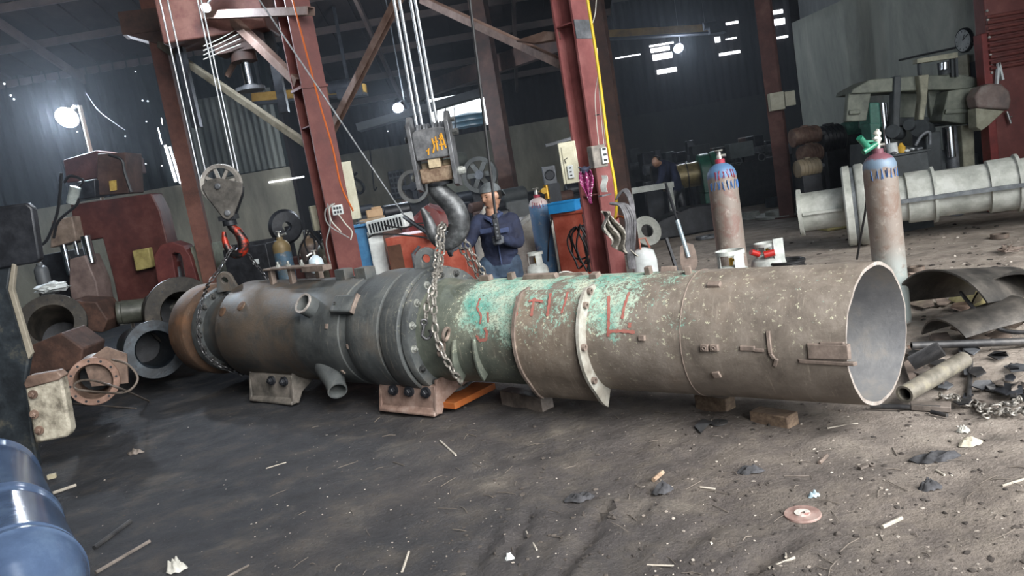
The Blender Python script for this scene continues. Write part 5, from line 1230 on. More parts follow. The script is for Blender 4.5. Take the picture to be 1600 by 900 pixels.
tr = part(mb, 'trousers', M_JEAN, per, world=True); remesh(tr, .012, 3); folds(tr)
for t_, a_ in zip(to, an): mb = MB(); mb.tube([a_ + V((0, .05, -.045)), a_ + V((0, 0, -.03)), t_ + V((0, 0, .0))], [.045, .055, .042], 12); part(mb, 'boot', M_BLACKMETAL, per, world=True)
mb = MB(); hand_geo(mb, wrR + V((-.01, -.01, 0)), V((-.85, -.35, .25)), V((-.2, -.75, .3)), -1, 1.35, 1.15); gR = part(mb, 'glove', M_GLOVE, per, 'dirty grey glove', world=True); remesh(gR, .005, 1)
mb = MB(); hand_geo(mb, wrL + V((-.01, -.01, 0)), V((-.85, -.35, -.12)), V((-.1, -.5, .8)), -1, .9, 1.1); gL = part(mb, 'glove', M_GLOVE, per, 'dirty grey glove', world=True); remesh(gL, .005, 1)
# cap, worn backwards
up_ = hF.to_3x3() @ V((0, 0, 1)); fw = hF.to_3x3() @ V((1, 0, 0))
mb = MB(); prof = [(.112 * math.cos(a), .088 * math.sin(a)) for a in [PI / 2 * k / 8 for k in range(9)]]
vs = []; fs = []
for j, (r, h) in enumerate(prof):
    for i in range(32):
        a = 2 * PI * i / 32; vs.append(hF @ V((-.006 + r * math.cos(a) * .98, r * math.sin(a) * .80, .045 + h + .012 * math.cos(a) * (1 - h / .09))))
for j in range(8):
    for i in range(32): fs.append((j * 32 + i, j * 32 + (i + 1) % 32, (j + 1) * 32 + (i + 1) % 32, (j + 1) * 32 + i))
mb.add(vs, fs); cap = part(mb, 'cap', M_CAP, per, 'grey cap worn backwards', world=True, solid=.005)
mb = MB(); mb.grid(lambda u, v: hF @ V((-.095 - .075 * v * math.sin(PI * (.15 + .7 * u)), (u - .5) * .15 * (1 - .2 * v), .035 - .05 * v - .02 * math.sin(PI * u))), 12, 5); part(mb, 'cap_brim', M_CAP, cap, world=True, solid=.006)
mb = MB(); mb.grid(lambda u, v: hF @ V((-.02 - .085 * math.sin(PI * u), .080 * math.cos(PI * u), .05 - .085 * v)), 20, 5); part(mb, 'hair', M_HAIR, per, world=True, solid=.012)
for sy in (-1, 1):
    mb = MB(); mb.box((0, 0, 0), (.008, .026, .006), hF @ T(.092, sy * .030, .036)); part(mb, 'eyebrow', M_HAIR, per, world=True)
    mb = MB(); mb.ico((0, 0, 0), .011, 2, (.5, 1.15, .42), M=hF @ T(.086, sy * .030, .011)); part(mb, 'eye', M_HAIR, per, world=True)
mb = MB(); mb.box((0, 0, 0), (.006, .040, .005), hF @ T(.095, 0, -.066)); part(mb, 'mouth', mat('lip_shade', '#7c4a40', bump=0), per, world=True)
# control pendant in the hand
cp_ = P(776, 358, 6.98)
ct = thing('hoist_control', 'black hoist push-button control gripped in the worker\'s glove', 'remote control', cp_ - V((0, 0, .12)))
mb = MB(); mb.box((0, 0, .12), (.055, .045, .20)); mb.box((0, 0, .235), (.035, .03, .05)); part(mb, 'housing', M_BLACKMETAL, ct, bevel=.008)
for k in range(4): mb = MB(); mb.cyl((0, -.022, .06 + k * .035), (0, -.03, .06 + k * .035), .010, seg=12); part(mb, 'button', M_GREYMETAL, ct)
# second person bending over machinery far back
D3 = 16.5; f_ = foot(1040, 262, D3)
p2 = thing('person', 'person in dark navy shirt bending over machinery far behind the red column', 'person', f_)
w_ = lambda x, z, y=0: f_ + V((x, y, z))
tor = [w_(.16, .88, .1), w_(.10, 1.12, -.02), w_(-.02, 1.34, -.18), w_(-.10, 1.43, -.26)]
arms = [[w_(-.14, 1.38, -.36), w_(-.24, 1.12, -.42), w_(-.42, .98, -.46)], [w_(.08, 1.38, -.30), w_(.06, 1.08, -.42), w_(-.14, .94, -.48)]]
legs = [[w_(.10, .82, .06), w_(.02, .46, -.06), w_(.04, .06, .0)], [w_(.24, .82, .12), w_(.26, .46, .04), w_(.26, .06, .1)]]
mb = MB(); limb(mb, tor, [.13, .14, .15, .09])
for a_ in arms: limb(mb, a_, [.055, .045, .035])
for l_ in legs: limb(mb, l_, [.08, .06, .045])
limb(mb, [w_(-.10, 1.43, -.26), w_(-.20, 1.48, -.33)], [.06, .055]); head_geo(mb, w_(-.27, 1.52, -.38), V((-.6, -.5, -.5)), (0, -.3, 1))
remesh(part(mb, 'body', M_SKIN, p2, world=True), .014, 2)
mb = MB(); limb(mb, tor, [.165, .175, .185, .12])
for a_ in arms: limb(mb, a_, [.085, .068, .055])
o = part(mb, 'shirt', M_NAVY, p2, 'dark navy shirt', world=True); remesh(o, .016, 3)
mb = MB()
for l_ in legs: limb(mb, l_, [.13, .09, .075])
limb(mb, [w_(.10, .84, .06), w_(.24, .84, .12)], [.14, .14]); o = part(mb, 'trousers', M_BLACKMETAL, p2, 'dark trousers', world=True); remesh(o, .016, 2)
mb = MB(); mb.ico(w_(-.26, 1.58, -.36), .098, 3, (1, 1, .75)); part(mb, 'hair', M_HAIR, p2, world=True)
# ------------------------------------------------------------------ pale flanged column lying on the right
M_PALE = mat('dusty_pale_paint', '#93968f', '#adafa8', '#c4c6c0', scale=4, rough=.7, bump=.35)
M_PALED = mat('grey_rim', '#4a4e52', '#5f6468', '#7d8184', scale=5, rough=.6)
wa_ = P(1335, 314, 10.4); wb_ = P(1600, 293, 9.6); wa_.z = .555; wb_.z = .575
WX = (wb_ - wa_).normalized()
wp = thing('flanged_column', 'long pale flanged pipe column with raised bands lying across the yard', 'pipe column', (wa_.x, wa_.y, 0))
o_ = wa_ - V((wa_.x, wa_.y, 0))
def wl(prof, name, m, **k): mb = MB(); mb.lathe(prof, o_, WX, 64); return part(mb, name, m, wp, **k)
wl([(.30, 0), (.30, 4.6)], 'shell', M_PALE)
mb = MB(); mb.ring([(.28, -.13), (.52, -.13), (.545, -.11), (.545, -.03), (.50, -.02), (.50, .02), (.535, .03), (.55, .05), (.55, .13), (.53, .15), (.28, .15)], o_, WX, 72); part(mb, 'main_flange', M_PALE, wp)
mb = MB(); mb.ring([(.49, -.025), (.518, -.02), (.518, .02), (.49, .025)], o_, WX, 72); part(mb, 'flange_groove', M_PALED, wp, 'dark groove between the flange faces')
wl([(.265, -.68), (.265, -.12)], 'spigot', M_PALE)
mb = MB(); mb.ring([(.20, -.72), (.325, -.72), (.325, -.67), (.20, -.67)], o_, WX, 48); part(mb, 'spigot_flange', M_PALE, wp)
wl([(.19, -.70), (.19, -.69)], 'end_cover', M_PALED)
for t_ in (.62, 1.55, 2.5, 3.5):
    mb = MB(); mb.ring([(.29, t_), (.335, t_ + .01), (.335, t_ + .30), (.365, t_ + .31), (.365, t_ + .345), (.29, t_ + .35)], o_, WX, 56); part(mb, 'band', M_PALE, wp)
yy_ = V((0, 0, 1)).cross(WX).normalized()
for s_ in (-1,):
    c0 = o_ + WX * .15 + yy_ * (.36 * s_) * 1 + V((0, 0, .0)); mb = MB(); mb.bar(c0, c0 + WX * 4.3, .07, .05, (0, 0, 1)); part(mb, 'side_rail', M_PALED, wp)
    c0 = o_ - WX * .66 + yy_ * (.285 * s_); mb = MB(); mb.bar(c0, c0 + WX * .5, .05, .035, (0, 0, 1)); part(mb, 'side_rail', M_PALE, wp)
for (dz, dx) in [(.17, .22), (-.20, .22), (.0, .2)]:
    c = o_ + WX * .17 - yy_ * (.40 - abs(dz) * .4) + V((0, 0, dz)); mb = MB(); mb.torus(c, (-yy_ * .5 + V((0, 0, 1)) + WX * .3), .05, .014, 18, 7); mb.bar(c, c + WX * .12, .05, .02, (0, 0, 1)); part(mb, 'shackle', M_PALE, wp)
for i in range(10):
    a = 2 * PI * i / 10; X_, Y_, Z_ = ortho(WX); c = o_ - WX * .72 + (X_ * math.cos(a) + Y_ * math.sin(a)) * .295; mb = MB(); mb.lathe([(.014, 0), (.014, .012)], c, -WX, 6); part(mb, 'bolt', M_BOLTS, wp)
# ------------------------------------------------------------------ wall fittings on the plaster wall
wn_ = V((wdir.y, -wdir.x, 0)); 
if wn_.y > 0: wn_ = -wn_
if wn_.dot(cC - wa) < 0: wn_ = -wn_
def onwall(x, y, off=.12):
    d = ray(x, y); p0 = V((wa.x, wa.y, 0)) + wn_ * off; t = (p0 - cC).dot(wn_) / d.dot(wn_); return cC + d * t
c = onwall(1507, 63); k = (c - cC).length / 1200 * 1.0
o = thing('wall_clock', 'round white wall clock with black rim high on the grey wall', 'clock', c)
mb = MB(); mb.lathe([(.20, -.02), (.20, .02), (.185, .035), (.17, .03)], (0, 0, 0), wn_, 40); part(mb, 'rim', M_BLACKMETAL, o)
mb = MB(); mb.lathe([(.172, .02), (.172, .034)], (0, 0, 0), wn_, 40); fc_ = part(mb, 'face', M_WHITEP, o)
hx = V((0, 0, 1)).cross(wn_).normalized()
for an_, ln_, nm in ((.55, .10, 'hour_hand'), (1.0, .15, 'minute_hand')):
    mb = MB(); mb.bar(wn_ * .037, wn_ * .037 + (V((0, 0, 1)) * math.cos(an_) + hx * math.sin(an_)) * ln_, .012, .004, wn_); part(mb, nm, M_BLACKMETAL, o)
for i in range(12):
    a = 2 * PI * i / 12; p_ = (V((0, 0, 1)) * math.cos(a) + hx * math.sin(a)); mb = MB(); mb.bar(wn_ * .036 + p_ * .13, wn_ * .036 + p_ * .155, .010, .003, wn_); part(mb, 'hour_mark', M_BLACKMETAL, fc_)
cable([onwall(1405, 94), onwall(1440, 86), onwall(1500, 73), onwall(1548, 60)], .018, M_BCABLE, 'black cable running up the grey wall below the clock')
a, b = onwall(1506, 100, .13), onwall(1548, 205, .13)
mb = MB(); F = frame((a.x, a.y, 0), wdir, (0, 0, 1)); ww = (V((b.x - a.x, b.y - a.y, 0))).dot(wdir); mb.box((ww / 2, 0, a.z / 2), (abs(ww), .06, a.z), F); struct('door_opening_stand_in', mb, mat('dark_opening_panel', '#15181c', '#1c2025', '#262a30', scale=2))  # dark panel on the wall, painted in place of an unlit opening
mb = MB(); a = onwall(1504, 107, .2); mb.box((0, 0, 0), (.30, .04, .42), frame(a, wdir, (0, 0, 1))); solo(mb, 'notice_board', M_CREAMBOX, 'plain cream board mounted behind the press top on the grey wall', 'board', bevel=.005)
# ------------------------------------------------------------------ plate bending machine (grey green)
M_GG = mat('grey_green_machine', '#4d5149', '#65695e', '#7c7f72', scale=3, rough=.6)
M_GGD = mat('dark_grey_green', '#24282a', '#32373a', '#43484a', scale=3, rough=.6)
M_GGP = mat('pale_yellow_grey', '#706f5f', '#888674', '#9d9b88', scale=5, rough=.6)
M_TEALM = mat('green_machine_paint', '#1d4a40', '#2a5d50', '#3c7264', scale=5, rough=.5)
DM = 11.6; base = foot(1455, 255, DM)
pm = thing('plate_press', 'large grey green plate bending press with rounded end guard', 'press machine', base)
def bq(x0, x1, yt, yb, m, name, dep=.5, off=0, bev=.02, lab=None, rz=0):
    """block of the machine by its outline in the picture"""
    xm, ym = (x0 + x1) / 2, (yt + yb) / 2; a = P(xm, yt, DM + off); b = P(xm, yb, DM + off); c = P(xm, ym, DM + off); w__ = (x1 - x0) * (DM + off) / 1200
    mb = MB(); mb.box((0, dep / 2, 0), (w__, dep, a.z - b.z), T(c.x, c.y, c.z) @ rotz(rz)); return part(mb, name, m, pm, lab, world=True, bevel=bev)
mbp = [(1333, 139), (1360, 124), (1400, 121), (1440, 118), (1500, 116), (1535, 123), (1540, 134), (1500, 140), (1440, 141), (1400, 143), (1345, 146), (1330, 146)]
def outline(pts, name, m, dep=.5, off=0, bev=.015, lab=None):
    f_ = [P(x, y, DM + off) for x, y in pts]; n = len(f_); mb = MB(); mb.add(f_ + [p + V((0, dep, 0)) for p in f_], [tuple(range(n)), tuple(range(n, 2 * n))[::-1]] + [(i, (i + 1) % n, n + (i + 1) % n, n + i) for i in range(n)]); return part(mb, name, m, pm, lab, world=True, bevel=bev)
outline(mbp, 'top_beam', M_GG, .55)
outline([(1326, 146), (1362, 142), (1354, 189), (1322, 190)], 'side_plate', M_GG, .12, .05)
outline([(1328, 172), (1345, 171), (1345, 178), (1328, 179)], 'side_rib', M_GG, .06, .0)
outline([(1482, 142), (1526, 136), (1521, 180), (1512, 194), (1471, 189)], 'front_plate', M_GG, .35, -.1)
outline([(1479, 170), (1516, 169), (1514, 177), (1477, 178)], 'front_rib', M_GG, .04, -.14)
outline([(1404, 146), (1435, 145), (1437, 186), (1400, 187)], 'rear_plate', M_GG, .1, .35)
outline([(1398, 119), (1409, 118), (1406, 200), (1395, 200)], 'upright', M_GGD, .15, -.05)
outline([(1436, 118), (1452, 116), (1449, 158), (1444, 188), (1436, 187), (1440, 150)], 'upright', M_GGP, .15, -.12, lab='pale worn upright')
outline([(1450, 140), (1470, 140), (1465, 190), (1455, 185)], 'upright', M_GG, .1, .2)
outline([(1360, 184), (1480, 182), (1480, 196), (1360, 198)], 'lower_beam', M_GGD, .4, .25)
outline([(1433, 92), (1497, 81), (1497, 90), (1433, 99)], 'top_bar', M_GGP, .12, -.1, .004, 'pale top bar')
for x, y0, y1 in ((1436, 99, 117), (1486, 91, 120), (1493, 90, 120)): outline([(x, y0), (x + 4, y0), (x + 5, y1), (x + 1, y1)], 'post', M_GGD, .06, -.05, .003)
c = P(1476, 116, DM); d = P(1474, 97, DM); mb = MB(); mb.cyl(c, d, .085, seg=28); part(mb, 'ram_body', M_GGD, pm, world=True)
mb = MB(); mb.cyl(P(1475, 109, DM - .1), P(1475, 98, DM - .1), .06, seg=24); part(mb, 'chrome_ram', M_CHROME, pm, 'bright chrome ram', world=True)
outline([(1528, 168), (1524, 150), (1533, 136), (1548, 130), (1566, 131), (1578, 142), (1581, 156), (1578, 172)], 'end_guard', mat('pink_grey_guard', '#5d5350', '#776660', '#85807a', scale=3, rough=.55), .25, -.45, .03, 'rounded pinkish end guard')
outline([(1525, 169), (1570, 173), (1545, 196), (1534, 204), (1526, 199)], 'gear_cover', M_GGP, .2, -.42, .01, 'pale three-cornered gear cover')
for x, y in [(1542, 180), (1549, 182), (1556, 177), (1545, 176), (1550, 175)]:
    c = P(x, y, DM - .32); mb = MB(); mb.lathe([(.012, 0), (.012, .02)], c, (0, -1, 0), 8); part(mb, 'bolt', M_BOLTS, pm, world=True)
mb = MB(); mb.cyl(P(1573, 174, DM - .35), P(1579, 193, DM - .35), .022, seg=10); mb.cyl(P(1574, 184, DM - .35), P(1581, 182, DM - .35), .012, seg=8); part(mb, 'crank_handle', M_CHROME, pm, 'bright crank handle', world=True)
def colz(x, y, D, r, name, m, lab=None, zb=0.0):
    t = P(x, y, D); mb = MB(); mb.cyl((t.x, t.y, zb), t, r, seg=24); return part(mb, name, m, pm, lab, world=True)
colz(1483, 198, DM + .1, .10, 'cylinder_column', M_GREYMETAL); colz(1483, 198, DM - .0, .06, 'chrome_column', M_CHROME, 'bright chrome column', .9)
colz(1378, 161, DM + .1, .05, 'chrome_column', M_CHROME, 'bright chrome column', .5); colz(1383, 161, DM + .15, .03, 'chrome_column', M_CHROME, 'bright chrome column', .5)
outline([(1502, 196), (1522, 195), (1524, 262), (1506, 262)], 'leg', M_GGP, .35, .0); outline([(1447, 206), (1470, 205), (1472, 268), (1449, 268)], 'leg', M_GGD, .4, .0)
outline([(1358, 160), (1375, 160), (1377, 200), (1360, 200)], 'hopper', M_TEALM, .35, .1); outline([(1359, 192), (1375, 192), (1377, 222), (1362, 222)], 'valve_box', M_TEALM, .3, .05)
outline([(1365, 222), (1530, 240), (1530, 280), (1365, 290)], 'base_frame', M_GGD, .8, .1)
for x, y, r in [(1395, 205, .10), (1437, 200, .13), (1420, 195, .08)]:
    mb = MB(); mb.cyl(P(x, y, DM - .1), P(x + 10, y + 4, DM + .2), r, seg=24); part(mb, 'drive_drum', M_GGD, pm, world=True)
mb = MB(); mb.tube(bez([P(1430, 228, DM - .2), P(1440, 212, DM - .2), P(1452, 207, DM - .2), P(1453, 226, DM - .2)], 6), .025, 8); part(mb, 'bent_pipe', M_GREYMETAL, pm, world=True)
# work bench with small tools in front of the press
DB = 10.9; o, w_, h_ = boxat('work_bench', 'dark steel bench littered with small parts beside the green regulator cylinder', 'bench', 1398, 1452, 240, 292, DB, .5, M_GGD, zbot=0)
mb = MB(); mb.box((0, .25, h_ + .015), (w_ + .06, .56, .03)); part(mb, 'bench_top', M_GGD, o, bevel=.004)
mb = MB(); mb.box((0, -.006, h_ * .45), (w_ * .5, .012, h_ * .4)); part(mb, 'bench_door', M_GGD, o)
for k in range(7):
    x = -w_ * .4 + k * w_ * .13; p_ = V((o.location.x + x, o.location.y + .08 + .05 * (k % 3), h_ + .03)); mb = MB()
    mb.ico(p_ + V((0, 0, .02)), .035, 2, (1.3, .8, .6), .5, seed=k); solo(mb, 'metal_part', M_WHITEP if k % 2 else M_GREYMETAL, 'small metal part lying on the dark bench, number %s from its left end' % ['one', 'two', 'three', 'four', 'five', 'six', 'seven'][k], 'part', 'parts on the dark bench')
p_ = V((o.location.x - w_ * .35, o.location.y + .15, h_ + .03)); mb = MB(); mb.cyl(p_, p_ + V((0, 0, .16)), .07, seg=24); solo(mb, 'paint_tin', M_WHITEP, 'white and blue tin standing on the dark bench', 'tin')
p_ = V((o.location.x - w_ * .12, o.location.y + .12, h_ + .03)); mb = MB(); mb.lathe([(.05, 0), (.055, .08), (.03, .11), (.02, .14)], p_, seg=20); solo(mb, 'oil_can', mat('yellow_can', '#b08a22', '#c99c2e', bump=0), 'small yellow can standing on the dark bench', 'can')
# ------------------------------------------------------------------ red press at the right edge
DR = 11.3; b0 = foot(1562, 200, DR); o = thing('ribbed_press', 'tall deep red machine with ribbed panel at the right edge', 'machine', (b0.x, b0.y, 0))
mb = MB(); mb.box((.32, .14, 1.95), (.80, .26, 3.9)); part(mb, 'frame', M_RED, o, bevel=.02)
for k in range(10):
    z = P(1585, 20 + k * 9, DR).z; mb = MB(); mb.tube([(-.08, -.02, z), (.55, -.02, z)], .026, 8); part(mb, 'rib', M_RED, o)
for k in range(8):
    z = P(1572, 12 + k * 14, DR).z; mb = MB(); mb.lathe([(.018, 0), (.018, .02)], (-.06, 0, z), (0, -1, 0), 8); part(mb, 'rivet', M_BOLTB, o)
mb = MB(); mb.box((-.10, .1, 1.3), (.12, .2, 2.6)); part(mb, 'side_column', M_REDD, o, bevel=.01)
mb = MB(); mb.bar((-.03, -.05, 1.85), (.02, -.05, 2.15), .05, .03); mb.bar((.02, -.05, 2.15), (.06, -.05, 1.9), .05, .03); part(mb, 'pale_lever', M_WHITEP, o, 'pale bent lever')
# ------------------------------------------------------------------ pumps and motors left of the plate press
def motor(x, y, D, r, ln, label, m=M_BLACKMETAL, hz=.1, stand=True, m2=None, name='electric_motor', flip=1):
    p = P(x, y, D); o = thing(name, label, 'motor', (p.x, p.y, 0), hz)
    mb = MB(); mb.lathe([(r * .5, -ln * .5), (r * .95, -ln * .46), (r, -ln * .4), (r, ln * .4), (r * .9, ln * .46), (r * .6, ln * .5)], (0, 0, p.z), (1, 0, 0), 32); part(mb, 'housing', m, o)
    for k in range(5): mb = MB(); mb.ring([(r * .98, 0), (r * 1.06, 0), (r * 1.06, .02), (r * .98, .02)], (-ln * .3 + ln * .15 * k, 0, p.z), (1, 0, 0), 32); part(mb, 'cooling_rib', m, o)
    mb = MB(); mb.cyl((ln * .5, 0, p.z), (ln * .7, 0, p.z), r * .2, seg=16); part(mb, 'shaft', M_GREYMETAL, o)
    mb = MB(); mb.box((0, 0, p.z + r), (r * .6, r * .6, r * .35)); part(mb, 'terminal_box', m2 or m, o, bevel=.01)
    mb = MB(); mb.box((0, 0, p.z / 2 - r * .4), (ln * .8, r * 1.6, max(.05, p.z - r * .8))); part(mb, 'pedestal', M_BLACKMETAL, o, bevel=.01)
    return o
M_RUSTM = mat('rusty_motor', '#4d3a31', '#6a5145', '#7f6a5b', scale=6, rough=.65)
M_YELM = mat('dusty_yellow_metal', '#8a8257', '#a39a6b', '#b8b084', scale=5)
motor(1258, 213, 14.2, .17, .55, 'dark rusty motor on top of the machine pile left of the press', M_RUSTM)
motor(1296, 218, 14.6, .26, .5, 'big black ribbed motor beside the grey press', M_BLACKMETAL)
motor(1266, 240, 13.6, .16, .4, 'brown motor body below the dark rusty motor', M_RUSTM, .3)
motor(1262, 262, 13.0, .15, .42, 'pale brown cylinder motor lowest in the machine pile', mat('tan_metal', '#6d6250', '#857862', scale=5), .1)
mb = MB(); mb.box((0, 0, .2), (.6, .5, .42), T(*foot(1300, 262, 12.6)) ); solo(mb, 'yellow_block', M_YELM, 'dusty yellow block behind the flange of the pale column', 'block', bevel=.03)
motor(1335, 200, 14.8, .14, .5, 'green motor behind the grey press side plate', M_TEALM)
# lathe, cabinets and dim machinery on the far side
DL = 19.5
o, w_, h_ = boxat('machine_lathe', 'long dark lathe bed at the far side of the hall', 'lathe', 1098, 1240, 252, 288, DL, .8, M_BLACKMETAL, zbot=0)
mb = MB(); mb.box((-w_ * .3, .3, h_ + .15), (w_ * .2, .5, .35)); part(mb, 'headstock', M_GGD, o, bevel=.02)
mb = MB(); mb.box((w_ * .1, .3, h_ + .08), (w_ * .25, .5, .18)); part(mb, 'carriage', M_BLACKMETAL, o, bevel=.02)
for k in range(3): mb = MB(); mb.torus((-w_ * .1 + k * .6, -.05, h_ + .05), (0, 1, 0), .09, .012); part(mb, 'handwheel', M_GREYMETAL, o)
boxat('control_cabinet', 'pale grey control cabinet on the far lathe behind the rusty cylinder', 'cabinet', 1140, 1178, 222, 246, DL - .1, .35, mat('pale_grey_cab', '#5d6364', '#767c7c', scale=3), group=None)
boxat('control_cabinet', 'dim grey cabinet above the green pulley at the far side', 'cabinet', 1082, 1110, 226, 250, DL + .2, .35, M_GGD)
boxat('switch_box', 'cream switch box on the slim far right column, left one', 'electric box', 1204, 1226, 144, 172, 15.2, .15, M_CREAMBOX)
boxat('switch_box', 'cream switch box on the slim far right column, right one', 'electric box', 1227, 1243, 142, 165, 15.2, .15, M_CREAMBOX)
random.seed(11)
for k in range(16):
    x = 965 + k * 17; y = 250 + random.uniform(-14, 6) - (x - 965) * .06; D = random.uniform(20.5, 24)
    p = P(x, y, D)
    if p.x < 3.9: continue
    o = thing('machine_tool', 'dark machine tool in the dim row along the far wall', 'machine', (p.x, p.y, 0), random.uniform(-.3, .3), 'dim machines along the far wall')
    ww = random.uniform(.4, .8); hh = p.z + random.uniform(.0, .35); m_ = random.choice([M_BLACKMETAL, M_GGD, M_BROWNST, M_BLACKMETAL])
    mb = MB(); mb.box((0, 0, hh * .3), (ww * 1.3, .6, hh * .6)); mb.box((-ww * .2, 0, hh * .8), (ww * .5, .4, hh * .42)); part(mb, 'bed', m_, o, bevel=.03)
    mb = MB(); mb.cyl((-ww * .5, -.25, hh * .75), (ww * .5, -.25, hh * .75), .10 + .05 * random.random(), seg=18); part(mb, 'spindle', M_GREYMETAL, o)
    mb = MB(); mb.torus((ww * .4, -.36, hh * .55), (0, 1, 0), .12, .015); part(mb, 'handwheel', M_GREYMETAL, o)
# drum on its frame with the green end bracket
DW = 17.0; p = P(1062, 276, DW); o = thing('winch_drum', 'brass-coloured winch drum between a black end plate and green bracket', 'winch', (p.x, p.y, 0), -.12)
mb = MB(); mb.cyl((-.45, 0, p.z), (.42, 0, p.z), .27, seg=40); part(mb, 'drum', mat('brassy_drum', '#5c5138', '#776a48', '#948662', scale=4, rough=.4, metal=.4), o)
for x in (-.1, .15): mb = MB(); mb.ring([(.265, x), (.285, x), (.285, x + .02), (.265, x + .02)], (0, 0, p.z), (1, 0, 0), 40); part(mb, 'drum_band', M_BLACKMETAL, o)
mb = MB(); mb.lathe([(.05, -.62), (.34, -.60), (.36, -.5), (.36, -.45), (.1, -.44)], (0, 0, p.z), (1, 0, 0), 40); mb.box((-.6, -.1, p.z * .5), (.35, .4, p.z)); part(mb, 'end_plate', M_BLACKMETAL, o)
M_GRN = mat('dark_green_paint', '#143f30', '#1c5140', '#2b6452', scale=4, rough=.45)
mb = MB(); mb.prism([(-.42, p.z - .42), (.42, p.z - .42), (.42, p.z + .05)] + [(.42 * math.cos(a), p.z + .05 + .36 * math.sin(a)) for a in [PI * k / 10 for k in range(1, 10)]] + [(-.42, p.z + .05)], .42, .66, axis='x'); mb.box((.55, 0, (p.z - .42) / 2), (.24, .8, p.z - .42)); part(mb, 'bracket', M_GRN, o, 'green end bracket', bevel=.02)
mb = MB(); mb.ring([(.15, .68), (.30, .68), (.33, .72), (.33, .80), (.15, .80)], (0, 0, p.z + .1), (1, 0, 0), 40); part(mb, 'pulley', M_GRN, o)
p = G(1100, 318); o = thing('machine_casting', 'dark machine base casting with a round hole below the winch drum', 'casting', (P(1085, 310, 15.5).x, 15.5, 0), .12)
mb = MB(); mb.prism([(-1.0, 0), (.75, 0), (.85, .25), (.80, .50), (-.2, .55), (-1.0, .35)], -.25, .25, axis='y'); part(mb, 'casting', M_BLACKMETAL, o, bevel=.03)
mb = MB(); mb.ring([(.06, -.28), (.10, -.28), (.10, -.24), (.06, -.24)], (.4, 0, .3), (0, 1, 0), 24); part(mb, 'bore', M_GREYMETAL, o)
mb = MB(); mb.bar(P(978, 300, 15.9), P(1052, 288, 15.9), .12, .12)
for e in (P(984, 299, 15.9), P(1046, 289, 15.9)): mb.box((e.x, e.y, e.z / 2), (.1, .1, e.z))
mb.v = mb.v; o = solo(mb, 'drilled_beam', M_PALE, 'pale drilled steel beam lying left of the winch drum', 'beam', bevel=.005)
# pale loose flanges and rings on the floor
def flange_on(x, y, rpx, label, m=M_PALE, R=.3, hub=True):
    g = G(x, y); o = thing('loose_flange', label, 'flange', (g.x, g.y, ground_z(g.x, g.y) + .012))
    mb = MB(); mb.ring([(R * .45, 0), (R, 0), (R, .045), (R * .45, .045)], seg=40); part(mb, 'plate', m, o)
    if hub: mb = MB(); mb.ring([(R * .42, .04), (R * .60, .04), (R * .56, .13), (R * .42, .13)], seg=32); part(mb, 'hub', m, o)
    return o
flange_on(1112, 352, 22, 'pale flange with hub on the dirt left of the rusty cylinder', R=.32); flange_on(1172, 341, 20, 'pale flange with hub on the dirt just right of the rusty cylinder', R=.36)
flange_on(1218, 338, 33, 'widest pale flange with hub on the dirt left of the pale column', R=.48); flange_on(1104, 372, 10, 'small dark ring on the dirt near the shovel', M_GREYMETAL, .2, False)
c = P(1008, 341, 14.5); mb = MB(); mb.ring([(.125, -.02), (.29, -.02), (.295, 0), (.29, .02), (.125, .02)], (c.x, c.y, .29), V((.35, -1, .35)), 44); solo(mb, 'ring_flange', M_PALE, 'pale grey ring flange standing on edge behind the cable bundle', 'flange')
g = G(1215, 322); mb = MB(); mb.ring([(.26, 0), (.27, 0), (.27, .22), (.26, .22)], (g.x, g.y, 0), seg=40); solo(mb, 'steel_hoop', mat('blue_grey_band', '#3a3f48', '#565e69', scale=4, rough=.4, metal=.4), 'blue grey steel hoop band on the dirt by the far machines', 'ring')
for x, y, R, lab in [(1562, 371, .10, 'small dark steel ring on the dirt under the pale column'), (1432, 424, .085, 'brown steel ring on the dirt right of the nearest cylinder')]:
    g = G(x, y); mb = MB(); mb.ring([(R * .75, 0), (R, 0), (R, .05), (R * .75, .05)], (g.x, g.y, ground_z(g.x, g.y) + .008), seg=32); solo(mb, 'steel_ring', mat('brown_ring_steel', '#4b413a', '#6b5e54', scale=9), lab, 'ring')
# twine tangles
for x, y, lab in [(1428, 438, 'tangle of rusty strip beside the brown steel ring'), (1575, 394, 'pale tangle of swarf on the dirt under the pale column')]:
    g = G(x, y); mb = MB(); random.seed(x)
    for k in range(4): mb.tube(bez([g + V((random.uniform(-.14, .14), random.uniform(-.14, .14), .02 + random.uniform(0, .05))) for _ in range(5)], 5), .008, 5)
    solo(mb, 'metal_swarf', mat('rusty_strip', '#5d5048', '#81736a', scale=8), lab, 'scrap')
# ------------------------------------------------------------------ left side: red press, castings, foreground frame
M_REDPR = mat('dim_red_press_paint', '#391c1a', '#4a2623', '#5c3833', scale=3, rough=.5)
DP2 = 10.6; b0 = foot(200, 460, DP2); rp = thing('forging_press', 'big dark red press with chrome columns and yellow box at left', 'press machine', b0)
def lout(pts, name, m, dep=.5, off=0, bev=.015, lab=None, par=rp):
    f_ = [P(x, y, DP2 + off) for x, y in pts]; n = len(f_); mb = MB(); mb.add(f_ + [p + V((0, dep, 0)) for p in f_], [tuple(range(n)), tuple(range(n, 2 * n))[::-1]] + [(i, (i + 1) % n, n + (i + 1) % n, n + i) for i in range(n)]); return part(mb, name, m, par, lab, world=True, bevel=bev)
lout([(110, 320), (236, 302), (250, 330), (262, 380), (275, 440), (280, 492), (190, 500), (178, 440), (160, 372), (118, 380)], 'main_frame', M_REDPR, .35)
lout([(80, 345), (112, 338), (120, 376), (78, 388)], 'cross_head', mat('tan_painted_steel', '#5e5148', '#7a6a5e', '#8f8074', scale=5), .5, -.2, lab='tan worn cross head')
